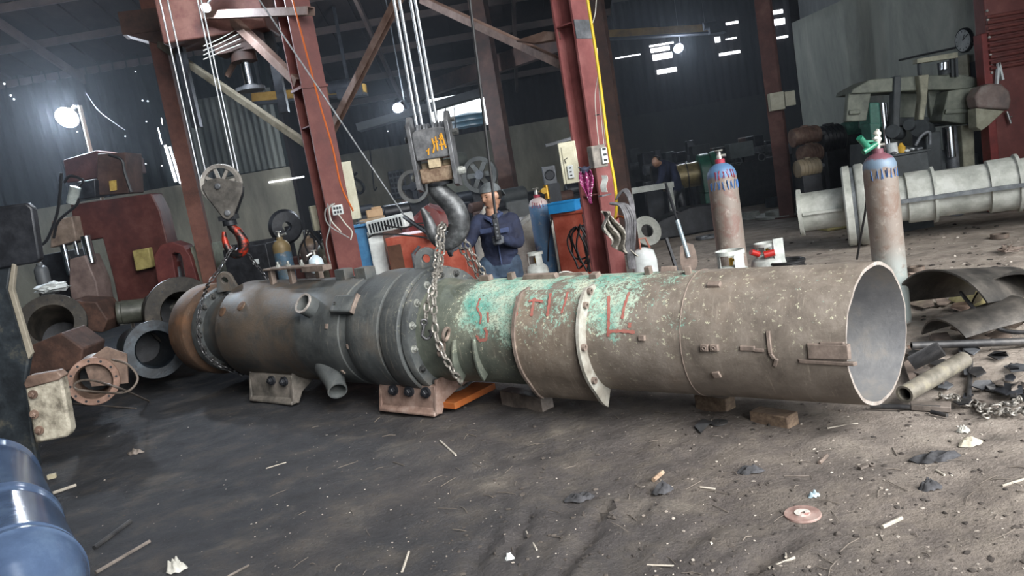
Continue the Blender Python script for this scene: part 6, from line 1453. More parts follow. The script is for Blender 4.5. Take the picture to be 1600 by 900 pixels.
lout([(108, 405), (132, 399), (150, 440), (160, 500), (118, 505), (108, 450)], 'die_block', mat('greyish_pink_steel', '#594b48', '#6d5d59', '#80706b', scale=5), .4, -.25, lab='grey pink die block')
lout([(60, 400), (100, 392), (116, 452), (122, 520), (70, 520)], 'bed_block', M_BLACKMETAL, .6, .1)
for x0, y0, x1, y1, r in [(98, 388, 110, 430, .045), (134, 380, 148, 410, .065), (116, 382, 122, 398, .03)]:
    mb = MB(); a, b = P(x0 + 2, y0, DP2 - .15), P(x1 - 2, y1, DP2 - .15); mb.cyl((a.x, a.y, b.z), (a.x, a.y, a.z + .1), r, seg=24); part(mb, 'chrome_column', M_CHROME, rp, 'bright chrome column', world=True)
lout([(206, 392), (232, 387), (238, 418), (212, 424)], 'yellow_box', mat('dirty_yellow_box', '#7d7142', '#968a55', '#a99c66', scale=5), .12, -.14, lab='dirty yellow box')
lout([(152, 240), (196, 238), (200, 302), (150, 306)], 'ram_housing', M_BROWNST, .5, .2)
lout([(98, 250), (150, 235), (200, 245), (205, 270), (104, 286)], 'upper_frame', M_REDPR, .5, .6)
lout([(170, 283), (181, 281), (182, 297), (172, 299)], 'name_label', mat('yellow_label', '#a88a3e', '#c8ab58', scale=20), .02, .17, .002, 'small yellow label')
lout([(120, 284), (148, 280), (150, 308), (124, 312)], 'valve_block', M_BLACKMETAL, .3, .1)
mb = MB(); mb.cyl(P(112, 318, DP2), P(118, 292, DP2), .07, seg=20); part(mb, 'accumulator', mat('pale_rag2', '#8d9490', '#b3bab5', scale=10), rp, 'pale shiny bottle part', world=True)
for pts in [[(84, 372), (92, 345), (118, 322), (124, 310)], [(62, 385), (75, 372), (90, 330), (96, 270)], [(205, 300), (195, 270), (190, 250), (170, 242)], [(100, 285), (110, 275), (130, 282), (124, 292)]]:
    mb = MB(); mb.tube(bez([P(x, y, DP2 - .2) for x, y in pts], 6), .02, 7); part(mb, 'hydraulic_hose', M_BCABLE, rp, world=True)
# red guard with the slot, right of the press
mb = MB(); ot = [P(x, y, DP2 - .5) for x, y in [(252, 470), (244, 430), (240, 400), (250, 383), (268, 378), (286, 384), (297, 400), (306, 430), (314, 460), (314, 475)]]; it = [P(x, y, DP2 - .5) for x, y in [(280, 470), (274, 430), (270, 405), (268, 398), (273, 395), (281, 396), (284, 403), (288, 425), (293, 455), (294, 470)]]
n = 10; mb.add(ot + it + [p + V((0, .3, 0)) for p in ot + it], [(i, i + 1, n + i + 1, n + i) for i in range(n - 1)] + [(2 * n + i, 3 * n + i, 3 * n + i + 1, 2 * n + i + 1) for i in range(n - 1)] + [(i, 2 * n + i, 2 * n + i + 1, i + 1) for i in range(n - 1)] + [(n + i, n + i + 1, 3 * n + i + 1, 3 * n + i) for i in range(n - 1)])
sg = solo(mb, 'slotted_guard', mat('brighter_red_guard', '#421b1a', '#552624', '#65332f', scale=4), 'rounded red casting with tall slot right of the dark red press', 'casting', bevel=.01)
a = P(281, 452, DP2 - .35); mb = MB(); mb.cyl((a.x, a.y, .3), (a.x, a.y, a.z + .3), .07, seg=20); mb.cyl((a.x, a.y - .02, .3), (a.x, a.y - .02, a.z), .075, seg=20); solo(mb, 'piston_rod', M_GREYMETAL, 'grey piston rod standing inside the slotted red casting', 'rod')
# bench cabinets and low machines behind the pump's far end
o, w_, h_ = boxat('tool_cabinet', 'dim grey green cabinet between the slotted casting and the red hook', 'cabinet', 303, 335, 382, 440, 10.2, .5, mat('dim_green_cabinet', '#565b50', '#6c7165', '#80857a', scale=4), zbot=0)
mb = MB(); mb.box((0, -.008, h_ * .7), (w_ * .85, .012, h_ * .3)); part(mb, 'drawer', M_CREAM, o, bevel=.003); mb = MB(); mb.box((0, -.02, h_ * .75), (.09, .015, .02)); part(mb, 'handle', M_BLACKMETAL, o)
o, w_, h_ = boxat('red_workbench', 'low dark red bench behind the blue and brown gas cylinders', 'bench', 360, 505, 408, 442, 10.5, .5, M_REDPR, zbot=0)
o, w_, h_ = boxat('tool_chest', 'black steel chest under the red hook behind the pump', 'chest', 352, 420, 385, 432, 9.8, .6, M_BLACKMETAL, zbot=0)
mb = MB(); mb.box((w_ * .2, -.01, h_ * .85), (.08, .01, .06)); part(mb, 'label_plate', M_WHITEP, o)
mb = MB(); mb.box((0, .3, h_ + .02), (w_ * .9, .5, .04)); part(mb, 'lid', M_BLACKMETAL, o)
c = P(418, 399, 10.1); mb = MB(); mb.lathe([(.075, 0), (.085, .17), (.082, .19)], (c.x, c.y, c.z - .1)); o = solo(mb, 'blue_bucket', M_BLUEP, 'small blue bucket left of the blue gas cylinder', 'bucket')
c = P(446, 354, 11.5); mb = MB(); mb.ring([(.07, -.07), (.22, -.05), (.26, 0), (.22, .05), (.07, .07)], c, V((.7, -1, 0)), 36); mb.box((c.x, c.y + .12, c.z / 2), (.08, .08, c.z)); solo(mb, 'black_wheel', M_BLACKMETAL, 'black wheel disc hung on the cream wall left of the deep red column', 'wheel')
boxat('wall_switchbox', 'cream steel cabinet hung on the deep red column above the gas cylinders', 'electric box', 488, 508, 320, 360, 8.9, .25, M_CREAMBOX, rz=.3)
o, w_, h_ = boxat('socket_board', 'small grey socket board fixed on the deep red column', 'electric box', 519, 536, 320, 336, 8.15, .06, M_WHITEP, rz=.2)
for i in range(3):
    for j in range(2): mb = MB(); mb.box((-w_ * .25 + i * w_ * .25, -.006, h_ * .3 + j * h_ * .4), (.02, .008, .025)); part(mb, 'socket', M_BLACKMETAL, o)
for k, pts in enumerate([[(523, 318), (515, 325), (518, 345), (533, 362)], [(520, 318), (508, 330), (514, 352), (546, 372)], [(528, 334), (540, 350), (550, 362), (548, 375)], [(512, 318), (516, 350), (510, 380), (516, 410)]]):
    cable([(x, y, 8.1) for x, y in pts], .007, M_GCABLE if k % 2 else M_WCABLE, ['pale wire looped from the socket board, nearest to it', 'grey wire looped widest from the socket board', 'pale wire running right from the socket board', 'grey wire dropping down the deep red column below the cream cabinet'][k], 'power_wire', 'wire')
for k, pts in enumerate([[(482, 362), (470, 385), (466, 405), (472, 418)], [(484, 360), (500, 380), (505, 400), (500, 430)], [(486, 362), (492, 385), (480, 410), (470, 425)], [(478, 358), (476, 380), (484, 400), (490, 420)], [(492, 358), (508, 378), (512, 400), (520, 425)]]):
    cable([(x, y, 9.5) for x, y in pts], .012, M_BCABLE, 'black hose tangled over the trio of gas cylinders, %s from the left' % ['first', 'third', 'second', 'fourth', 'fifth'][k], 'welding_hose', 'hose')
o, w_, h_ = boxat('cream_board', 'tall cream board leaning between the deep red column and blue machine', 'board', 529, 556, 252, 345, 9.6, .06, M_CREAMBOX, rz=.1)
# clutter on and behind the cabinets
def blob(x, y, D, r, sc_, jit, m, name, label, cat, seed=1, zmin=None):
    p = P(x, y, D); mb = MB(); mb.ico((p.x, p.y, p.z), r, 4, sc_, jit, seed=seed); return solo(mb, name, m, label, cat)
M_TARP = mat('dusty_white_tarp', '#807f79', '#a19f98', '#bcbab3', scale=3, rough=.85, bump=.6, bscale=6, bdist=.03)
def heap(x0, x1, ytop, D, name, label, cat, m, depth=.9, seed=3, peak=.5, rough=.08):
    a = P(x0, ytop, D); b = P(x1, ytop, D); zt = (a.z + b.z) / 2; mb = MB()
    def fn(u, v):
        e = min(1, 2.3 * (math.sin(PI * u) ** .6) * (math.sin(PI * v) ** .6)) ; x = a.x + (b.x - a.x) * u; y = D - depth / 2 + depth * v
        return V((x, y, zt * e * (1 - .22 * abs(u - peak) * 2) + rough * mnoise.noise(V((x * 2.5 + seed, y * 2.5, seed))) * e - .02))
    mb.grid(fn, 40, 24); return solo(mb, name, m, label, cat)
heap(786, 884, 330, 9.9, 'tarpaulin', 'dusty white tarpaulin heap between the worker and the blue cylinder', 'tarpaulin', M_TARP)
heap(728, 790, 318, 10.6, 'tarpaulin', 'rounded pale tarpaulin bundle behind the worker and hook', 'tarpaulin', M_TARP, seed=9, rough=.05)
heap(612, 730, 318, 12.5, 'covered_machine', 'dark red covered machine body behind the main hook', 'machine', M_REDD, 1.2, 5)
heap(545, 640, 345, 11.2, 'scrap_heap', 'low brown heap of scrap behind the air conditioner', 'scrap', M_BROWNST, 1.0, 8, rough=.2)
p = P(583, 350, 9.35); mb = MB(); mb.cyl(P(563, 349, 9.45), P(602, 341, 9.45), .04, seg=18); solo(mb, 'paper_roll', mat('brown_tube', '#77644f', '#93806a', scale=6), 'brown tube lying behind the air conditioner casing', 'tube')
mb = MB(); mb.box((0, 0, 0), (.20, .16, .10), T(*P(585, 333, 9.6)) @ rotz(.2)); mb.box((.03, 0, .05), (.12, .1, .05), T(*P(585, 333, 9.6)) @ rotz(.2)); solo(mb, 'cardboard_box', mat('old_cardboard', '#8a6f52', '#a88c6d', scale=6), 'small crushed cardboard box on clutter left of the main hook', 'box', bevel=.01)
c = P(669, 344, 8.9); mb = MB(); mb.lathe([(.05, -.22), (.06, -.1), (.045, 0), (.02, .03), (.02, .06)], c); mb.torus(c + V((0, 0, .08)), (0, 0, 1), .035, .008, 16, 6); solo(mb, 'pressure_valve', M_VALVE, 'pale valve bottle standing on the orange red cabinet by the hook', 'valve')
for k, pts in enumerate([[(640, 350), (655, 352), (672, 360), (690, 372)], [(600, 352), (630, 356), (650, 350), (668, 348)], [(575, 372), (590, 366), (640, 368), (668, 372)]]):
    cable([(x, y, 8.7) for x, y in pts], .010, M_BCABLE, ['black hose over the orange red cabinet nearest the hook', 'black hose along the top of the orange red cabinet', 'black hose crossing in front of the white cabinet'][k], 'air_hose', 'hose')
for k in range(9):
    x = 690 + 5 * k; y = 352 + 4 * math.sin(k * 2) + k * 2
    mb = MB(); mb.ico(P(x, y + 6, 8.9), .05, 2, (1.4, 1, .6), .6, seed=k); solo(mb, 'rag', [M_REDD, M_TARP, M_BROWNST][k % 3], '%s rag on the orange red cabinet, number %s from its left' % (['dark red', 'pale', 'brown'][k % 3], ['one', 'two', 'three', 'four', 'five', 'six', 'seven', 'eight', 'nine'][k]), 'rag', 'rags on the orange red cabinet')
# far centre wall: wheels, tool board, hanging hooks, fan box, tank
def wheel(x, y, D, R, label, m, spokes=6, hub=M_BLACKMETAL, face=(-.3, -1, 0)):
    c = P(x, y, D); o = thing('flywheel', label, 'wheel', (c.x, c.y, c.z - R))
    fd = V(face).normalized(); o_ = V((0, 0, R)); mb = MB(); mb.ring([(R * .78, -.04), (R, -.06), (R, .06), (R * .78, .04)], o_, fd, 44); part(mb, 'rim', m, o)
    mb = MB(); X_, Y_, Z_ = ortho(fd)
    for i in range(spokes):
        a = 2 * PI * i / spokes; r_ = (X_ * math.cos(a) + Y_ * math.sin(a)); mb.bar(o_ + r_ * R * .15, o_ + r_ * R * .82, R * .26, .04, fd)
    part(mb, 'spokes', m if hub is not M_BLACKMETAL else hub, o); mb = MB(); mb.cyl(o_ - fd * .08, o_ + fd * .08, R * .25, seg=24); part(mb, 'hub', hub, o)
    mb = MB(); mb.box((0, .25, -(c.z - R) / 2 + R * .4), (R * 1.2, .3, c.z)); part(mb, 'stand', M_BLACKMETAL, o); return o
wheel(750, 273, 15.5, .36, 'dusty grey iron wheel with holes behind the worker', mat('dusty_iron', '#3c3d3b', '#525350', '#666763', scale=4), 6, M_GREYMETAL)
wheel(647, 291, 15.0, .32, 'black wheel with pale rim left of the main hook block', mat('pale_rim', '#55534e', '#6d6b65', scale=4), 4, M_BLACKMETAL)
c = P(622, 288, 20.87); mb = MB(); mb.box((0, 0, 0), (.42, .05, .75), T(*c)); o = solo(mb, 'tool_board', M_GREYMETAL, 'grey pigeonhole rack on the back wall left of the black wheel', 'rack', bevel=.01)
for i in range(4):
    for j in range(5): mb = MB(); mb.box((-.15 + i * .10, -.03, .08 + j * .14), (.07, .02, .09)); part(mb, 'pocket', M_BLACKMETAL, o)
c = P(562, 290, 20.86); mb = MB(); mb.tube(bez([c + V((0, 0, .35)), c + V((-.12, 0, .25)), c + V((.06, 0, .08)), c + V((.10, 0, -.1)), c + V((-.02, 0, -.2)), c + V((-.10, 0, -.1))], 5), .035, 8); solo(mb, 'spare_hook', M_BLACKMETAL, 'dark crane hook hanging on the back wall right of the cream board', 'hook')
mb = MB(); mb.tube(bez([P(577, 225, 20.4), P(582, 270, 20.4), P(585, 297, 20.4), P(589, 292, 20.4)], 5), .02, 6); solo(mb, 'hanging_bar', M_BLACKMETAL, 'long thin hooked bar hanging on the back wall beside the spare hook', 'bar')
o, w_, h_ = boxat('fan_box', 'dim boxy fan unit with round grille right of the worker', 'fan', 849, 869, 259, 288, 14.5, .2, M_GREYMETAL)
mb = MB(); mb.torus((0, -.01, h_ / 2), (0, 1, 0), w_ * .36, .012); part(mb, 'grille_ring', M_BLACKMETAL, o); mb = MB(); mb.cyl((0, -.012, h_ / 2), (0, .01, h_ / 2), w_ * .33, seg=28); part(mb, 'grille', M_BLACKMETAL, o)
mb = MB(); mb.box((0, .1, -.6), (.3, .3, 1.2)); part(mb, 'stand', M_BLACKMETAL, o)
mb = MB(); a = P(703, 251, 18); mb.lathe([(.1, -.45), (.16, -.4), (.16, .3), (.1, .4)], a, (1, .1, 0), 24); mb.box((a.x, a.y + .1, a.z / 2), (.6, .12, a.z)); solo(mb, 'pale_drum', mat('pale_drum_paint', '#626459', '#7b7d70', scale=4), 'pale horizontal drum behind the hook block', 'drum')
random.seed(21)
for k in range(14):
    x = 565 + 26 * k; 
    if 790 > x > 730: y = 310
    else: y = 300 + random.uniform(-8, 10)
    y -= (x - 700) * .10; D = random.uniform(12.8, 17.5); p = P(x, y, D); o = thing('stored_machine', 'dark half-hidden machine part in the clutter along the centre wall', 'machine', (p.x, p.y, 0), random.uniform(-.5, .5), 'dark clutter along the centre wall')
    ww = random.uniform(.3, .6); hh = p.z; mb = MB(); mb.box((0, 0, hh * .4), (ww, .5, hh * .8), top=(.8, .8)); mb.cyl((-ww * .5, -.1, hh * .85), (ww * .4, .1, hh * .85), ww * .25, seg=20); part(mb, 'casing', random.choice([M_BLACKMETAL, M_BROWNST, M_GGD]), o, bevel=.03)
    mb = MB(); mb.ring([(ww * .2, 0), (ww * .34, 0), (ww * .34, .05), (ww * .2, .05)], (0, -.3, hh * .5), (0, -1, .1), 24); part(mb, 'cover', M_GREYMETAL, o)
# water tank and daylight seen through the gap above the centre wall
c = P(733, 200, 22.6); o = thing('water_tank', 'dark blue plastic water tank outside the gap in the back wall', 'water tank', (c.x, c.y, 0))
z0 = P(735, 222, 22.6).z; z1 = P(730, 178, 22.6).z
mb = MB(); pr = [(.48, z0), (.50, z0 + .04)]
for k in range(5): pr += [(.50, z0 + .1 + k * .15), (.52, z0 + .13 + k * .15), (.50, z0 + .16 + k * .15)]
pr += [(.49, z1 - .1), (.30, z1), (.1, z1 + .03)]; mb.lathe(pr, seg=36); part(mb, 'tank', mat('dark_blue_plastic', '#16303f', '#1f4253', scale=3, rough=.4), o)
mb = MB(); mb.box((0, 0, z0 / 2), (1.1, 1.1, z0)); part(mb, 'platform', M_BLACKMETAL, o)
mb = MB(); mb.box((0, 0, 1.6), (3.4, .1, 3.2), T(P(700, 200, 23.9).x, 23.9, 0)); 
for k in range(6): mb.ico((P(690 + k * 8, 200, 23.9).x, 23.8, 3.3 + .1 * (k % 3)), .3, 3, (1, .5, .7), .6, seed=k)
solo(mb, 'garden_hedge', mat('sunlit_hedge', '#6d7a4e', '#93a06d', '#b5bf8c', scale=7, bump=.8), 'sunlit pale green hedge outside the gap in the back wall', 'hedge')
for k in range(3): a = P(682 + k * 14, 168, YC - .06); b = P(684 + k * 14, 214, YC - .06); mb = MB(); mb.bar(a, b, .03, .03); solo(mb, 'gap_bar', M_BLACKMETAL, 'thin dark bar across the bright gap in the back wall, %s' % ['nearest the hook block', 'middle one', 'nearest the water tank'][k], 'bar')
# ------------------------------------------------------------------ castings lying left of the pump
M_CAST = mat('dark_greasy_casting', '#1d1b18', '#2d2a26', '#443e37', scale=5, rough=.5, metal=.25)
M_CASTB = mat('black_blue_casting', '#161a1e', '#242a30', '#39424a', scale=5, rough=.4, metal=.3)
M_CASTR = mat('brown_rusty_casting', '#4a3b33', '#675449', '#806c60', scale=6, rough=.6)
def flpipe(c, d, R, r, ln, tap, label, m, name='pipe_casting', cat='casting', hl=12, mf=None, Rb=None, seg=48):
    """flanged open pipe: c centre of the open mouth, d direction the mouth faces"""
    d = V(d).normalized(); Rb = Rb or R * .82; o = thing(name, label, cat, (c.x, c.y, 0)); o_ = V((0, 0, c.z))
    mb = MB(); mb.ring([(r, 0), (R, 0), (R, -.05), (Rb, -.06), (Rb * tap, -ln), (r * .9 * tap, -ln), (r * .9, -.05)], o_, d, seg); part(mb, 'body', m, o)
    mb = MB(); mb.ring([(r, .002), (R, .002), (R + .004, -.004), (R + .004, -.046), (R, -.052), (r, -.052)], o_, d, seg); part(mb, 'flange', mf or m, o)
    mb = MB(); mb.cyl(o_ - d * (ln * .7), o_ - d * (ln * .72), r * .95 * (1 if tap > .9 else tap), seg=32); part(mb, 'inner_wall', M_BLACKMETAL, o)
    X_, Y_, Z_ = ortho(d)
    for i in range(hl):
        a = 2 * PI * i / hl; q_ = o_ + d * .003 + (X_ * math.cos(a) + Y_ * math.sin(a)) * (R * .5 + r * .5); mb = MB(); mb.lathe([(.011, 0), (.011, .002)], q_, d, 10); part(mb, 'bolt_hole', M_BLACKMETAL, o)
    return o
flpipe(P(243, 546, 8.3), (.55, -.8, .05), .315, .21, 1.1, .92, 'black flanged pipe casting with open mouth beside the rusty end of the pump', M_CASTB)
flpipe(P(146, 596, 6.6), (.42, -.9, .05), .205, .155, .75, 1.0, 'brown flanged cylinder casting lying with cable in its mouth', M_CASTR, mf=mat('pinkish_rust_flange', '#5e483e', '#7c6052', '#947668', scale=8), Rb=.19)
flpipe(P(80, 506, 8.2), (.35, -.85, .45), .34, .22, .7, .95, 'dark round casting with tilted oval mouth beside the left machine frame', M_CAST)
flpipe(P(285, 488, 9.1), (.6, -.75, .0), .42, .25, 1.0, .7, 'dark flanged casting behind the rusty end flange of the pump', M_CAST)
o = flpipe(P(183, 489, 9.6), (-.9, -.35, .1), .14, .10, .9, 1.0, 'smooth olive grey pipe lying behind the castings', mat('olive_grey_pipe', '#33342f', '#484a43', '#5f6158', scale=4, rough=.4), hl=0, Rb=.15)
mb = MB(); mb.prism([(-.13, -.12), (.16, -.16), (.20, .10), (.05, .20), (-.15, .1)], 0, .04); M_ = frame(P(165, 577, 6.75), (1, .3, 0), (.42, -.9, .05))
solo(mb, 'corner_plate', M_CASTR, 'thin brown plate standing behind the cable casting', 'plate', M=M_)
M_RUSTDARK = mat('dark_rust_brown', '#2c1f1a', '#402d26', '#573e34', scale=5, rough=.75, bump=.7)
p = P(82, 449, 9.6); mb = MB(); mb.ico(p, .13, 3, (1.4, .8, .5), .6, seed=4); solo(mb, 'white_rag', M_WHITEP, 'crumpled white rag lying above the round casting at far left', 'rag')
# housing blocks between castings
for pts, D, lab, m in [([(35, 545), (95, 520), (130, 545), (125, 575), (60, 590), (35, 585)], 7.6, 'dull rust brown block under the round casting', M_RUSTDARK), ([(105, 470), (150, 472), (168, 500), (160, 520), (118, 515)], 9.3, 'small rust brown machine foot behind the round casting', M_RUSTDARK)]:
    f_ = [P(x, y, D) for x, y in pts]; n = len(f_); zmin_ = min(p.z for p in f_); mb = MB(); mb.add(f_ + [p + V((0, .45, 0)) for p in f_], [tuple(range(n)), tuple(range(n, 2 * n))[::-1]] + [(i, (i + 1) % n, n + (i + 1) % n, n + i) for i in range(n)]); solo(mb, 'machine_block', m, lab, 'machine part', bevel=.015)
mb = MB(); mb.tube(bez([P(175, 562, 6.6), P(200, 570, 6.5), P(215, 590, 6.45), P(205, 608, 6.4), P(185, 614, 6.3), P(150, 612, 6.45), P(120, 608, 6.45), P(117, 600, 6.45), P(130, 594, 6.45), P(148, 595, 6.4), P(165, 600, 6.3), P(190, 608, 6.2), gz(G(232, 625), .015)], 8), .010, 7)
solo(mb, 'looped_cable', mat('brown_cable', '#4e463f', '#6b6159', scale=9, rough=.6), 'brown cable looped out of the brown flanged casting onto the ground', 'cable')
# ------------------------------------------------------------------ foreground machine frame and drum at the left edge
M_FRAME = mat('patchy_dark_frame', '#1e2226', '#2d3338', '#59564c', scale=5, rough=.45, metal=.2, lo=.4, hi=.68)
DF = 4.8; b0 = foot(-20, 600, DF); fr = thing('steel_press', 'dark scraped machine frame cut off by the left edge', 'machine', b0)
def fo(pts, name, m, dep=.4, off=0, bev=.012, lab=None):
    f_ = [P(x, y, DF + off) for x, y in pts]; n = len(f_); mb = MB(); mb.add(f_ + [p + V((0, dep, 0)) for p in f_], [tuple(range(n)), tuple(range(n, 2 * n))[::-1]] + [(i, (i + 1) % n, n + (i + 1) % n, n + i) for i in range(n)]); return part(mb, name, m, fr, lab, world=True, bevel=bev)
fo([(-90, 335), (40, 317), (50, 325), (62, 405), (55, 411), (-60, 430)], 'upper_block', M_BLACKMETAL, .06)
fo([(-90, 425), (18, 412), (12, 450), (45, 560), (40, 590), (52, 690), (60, 730), (-90, 760)], 'post', M_FRAME, .05, .02)
fo([(18, 412), (24, 414), (20, 452), (50, 552), (44, 562), (12, 452)], 'post_edge', mat('pale_worn_edge', '#6d675b', '#8c8577', scale=8), .03, -.01, .004, 'pale worn edge')
M_CR = mat('chipped_cream_paint', '#5d574d', '#8c8678', '#aaa495', scale=9, rough=.6, lo=.38, hi=.6)
fo([(38, 603), (95, 588), (110, 672), (105, 683), (54, 694)], 'bearing_block', M_CR, .08, -.12, .015, 'chipped cream bearing block')
fo([(36, 600), (42, 588), (88, 580), (97, 588), (92, 594), (40, 608)], 'bearing_cap', M_CASTR, .08, -.13, .008, 'rusty cap')
for x, y in [(52, 616), (54, 647), (62, 672)]:
    c = P(x, y, DF - .125); mb = MB(); mb.cyl(c, c + V((0, -.01, 0)), .028, seg=20); hexbolt(mb, c + V((0, -.008, 0)), V((0, -1, 0)), .018, .014, False); part(mb, 'bolt', M_CASTR, fr, world=True)
for z_ in (): fo([(-90, 250), (-30, 240), (-20, 330), (-90, 340)], 'column_top', M_BLACKMETAL, .5, .1)
# blue ribbed drum lying in the corner
M_DRUM = mat('glossy_dark_blue', '#36445c', '#465670', '#5a6c84', scale=2, rough=.18, bump=.05, spec=.6)
near = P(-5, 905, 2.55); far = P(-45, 700, 3.6); near.z = .36; far.z = .34
dd_ = (far - near).normalized(); Rm = .30
cn = V((-2.32, 3.17, .30)); az_, ti_ = -.647, .12; dd_ = V((math.sin(az_) * math.cos(ti_), math.cos(az_) * math.cos(ti_), math.sin(ti_)))
o = thing('ribbed_drum', 'glossy dark blue ribbed drum lying at the bottom left corner', 'drum', (cn.x, cn.y, 0)); o_ = V((0, 0, cn.z))
prof = [(.0, -.25), (.10, -.245), (.13, -.23), (.14, -.215), (.19, -.17), (.235, -.10), (.258, -.03), (.262, -.01), (.270, .0), (.270, .02), (.258, .03), (.256, .06), (.264, .07), (.264, .09), (.260, .11), (.258, .50), (.256, .52), (.257, .55), (.264, .56), (.264, .58), (.270, .60), (.270, .62), (.260, .66), (.258, 1.26), (.256, 1.30), (.256, 1.33), (.27, 1.35), (.27, 1.39), (.25, 1.41), (.2, 1.46), (0, 1.48)]
mb = MB(); mb.lathe([(r, h) for r, h in prof], o_, dd_, 72); part(mb, 'shell', M_DRUM, o)
mb = MB(); mb.ring([(.08, -.246), (.128, -.232), (.128, -.25), (.08, -.256)], o_, dd_, 40); part(mb, 'end_ring', M_CHROME, o, 'worn bright end ring')
# ------------------------------------------------------------------ scrap pile on the right
M_BSHEET = mat('black_curved_sheet', '#2b2a29', '#45423f', '#5f5a55', scale=4, rough=.45, metal=.3)
M_SCRAP = mat('grey_brown_scrap', '#4b4541', '#69615b', '#857b74', scale=6, rough=.6, metal=.2)
M_SCRAPD = mat('dark_scrap', '#222224', '#353537', '#4f4d4c', scale=6, rough=.5, metal=.3)
def arcsheet(px, D0, R, ln, a0, a1, rz, tilt, label, m=M_BSHEET, base=0.0, r2=None):
    c = P(px[0], px[1], D0); M_ = T(c.x, c.y, base) @ rotz(rz) @ Matrix.Rotation(tilt, 4, 'Y')
    mb = MB(); r2 = r2 or R
    mb.grid(lambda u, v: V(((v - .5) * ln, (R + (r2 - R) * v) * math.cos(a0 + (a1 - a0) * u), (R + (r2 - R) * v) * math.sin(a0 + (a1 - a0) * u) + .004 * math.sin(u * 7 + v * 5))), 36, 14)
    return solo(mb, 'curved_sheet', m, label, 'sheet metal', 'curved scrap sheets', solid=.012, M=M_)
arcsheet((1528, 505), 5.8, .46, .80, .35, 2.6, .35, .05, 'large dark curved sheet arching highest over the scrap pile', base=.0, r2=.36)
arcsheet((1600, 495), 5.6, .32, .5, .3, 2.5, .9, .15, 'dark curved sheet with oval opening at the right edge', base=.05)
arcsheet((1540, 520), 5.35, .30, .6, .5, 2.4, .1, -.1, 'low dark curved sheet in front of the largest one', base=-.08)
c = P(1570, 442, 6.4); mb = MB()
mb.grid(lambda u, v: V((c.x + (u - .5) * .75, c.y + (v - .5) * .5, max(.0, c.z + .02) * (min(1, 2.2 * math.sin(PI * u) ** .7) * min(1, 2.0 * math.sin(PI * v) ** .7)) + .03 * mnoise.noise(V((u * 5, v * 5, 0))) - .01)), 30, 20)
solo(mb, 'yellow_sack', mat('dirty_yellow_sack', '#8f845a', '#b5aa79', '#cbc193', scale=6, rough=.85, bump=.6), 'dirty yellow sack lying on top behind the curved scrap sheets', 'sack')
def rod(a, b, r, m, label, name='steel_rod', cat='rod', lift=.01, za=None, zb=None, seg=12):
    A = G(*a); B = G(*b); A.z = ground_z(A.x, A.y) + r + lift if za is None else za; B.z = ground_z(B.x, B.y) + r + lift if zb is None else zb
    mb = MB(); mb.tube([A.lerp(B, k / 6) for k in range(7)], r, seg); return solo(mb, name, m, label, cat)
a = P(1424, 540, 5.15); b = P(1640, 532, 5.0)
mb = MB(); mb.ring([(.018, 0), (.027, 0), (.027, (b - a).length), (.018, (b - a).length)], a, b - a, 20); solo(mb, 'steel_pipe', M_SCRAPD, 'long dark pipe lying level across the scrap pile', 'pipe')
mb = MB(); mb.tube(bez([P(1501, 457, 5.6), P(1520, 480, 5.4), P(1545, 505, 5.2), P(1575, 518, 5.1), P(1625, 519, 5.0)], 8), .014, 8); solo(mb, 'bent_bar', M_SCRAPD, 'bent dark bar curving over the largest curved sheet', 'bar')
mb = MB(); mb.tube(bez([P(1556, 492, 5.3), P(1575, 490, 5.3), P(1600, 502, 5.2), P(1630, 510, 5.2)], 6), .012, 7); solo(mb, 'bent_bar', M_SCRAPD, 'short bent bar beside the oval opening of the scrap sheet', 'bar')
def plate(corners, th, m, label, name='steel_plate', cat='plate', lift=0.0, zs=None, bevel=.002):
    q_ = []
    for i, (x, y) in enumerate(corners):
        z = zs[i] if zs else None
        if z is None: g = G(x, y); g.z = ground_z(g.x, g.y) + lift
        else: g = G(x, y, z); g.z = z
        q_.append(g)
    n = len(q_); mb = MB(); mb.add(q_ + [p + V((0, 0, th)) for p in q_], [tuple(range(n))[::-1], tuple(range(n, 2 * n))] + [(i, (i + 1) % n, n + (i + 1) % n, n + i) for i in range(n)]); return solo(mb, name, m, label, cat, bevel=bevel)
plate([(1430, 578), (1478, 556), (1464, 538), (1418, 562)], .02, M_SCRAPD, 'dark square steel plate leaning beside the open pump end', zs=[.05, .09, .22, .16])
plate([(1412, 572), (1434, 560), (1444, 580), (1422, 600)], .015, M_LUG, 'pinkish scraped plate below the dark square plate', lift=.03)
mb = MB(); a = G(1413, 616, .06); b = G(1506, 562, .09); mb.ring([(.038, 0), (.052, 0), (.052, (b - a).length), (.038, (b - a).length)], a, b - a, 28); solo(mb, 'steel_tube', mat('olive_grey_tube', '#514d45', '#6d685e', '#88826f', scale=6, rough=.55), 'thick olive grey tube lying diagonally by the open pump end', 'tube')
plate([(1422, 628), (1486, 634), (1486, 642), (1424, 640)], .03, M_SCRAP, 'flat grey bar end lying under the rim of the open pump', lift=.005)
rod((1360, 636), (1470, 640), .016, M_SCRAPD, 'dark rod lying on the ground under the open pump end')
rod((1455, 645), (1480, 650), .012, M_SCRAPD, 'short dark rod just right of the flat grey bar end')
rod((1517, 567), (1514, 622), .014, M_SCRAPD, 'dark narrow bar lying toward the camera in the scrap')
random.seed(5)
WORDS = ['rusty brown', 'dark grey', 'dull grey', 'brownish', 'blackish', 'pale grey']
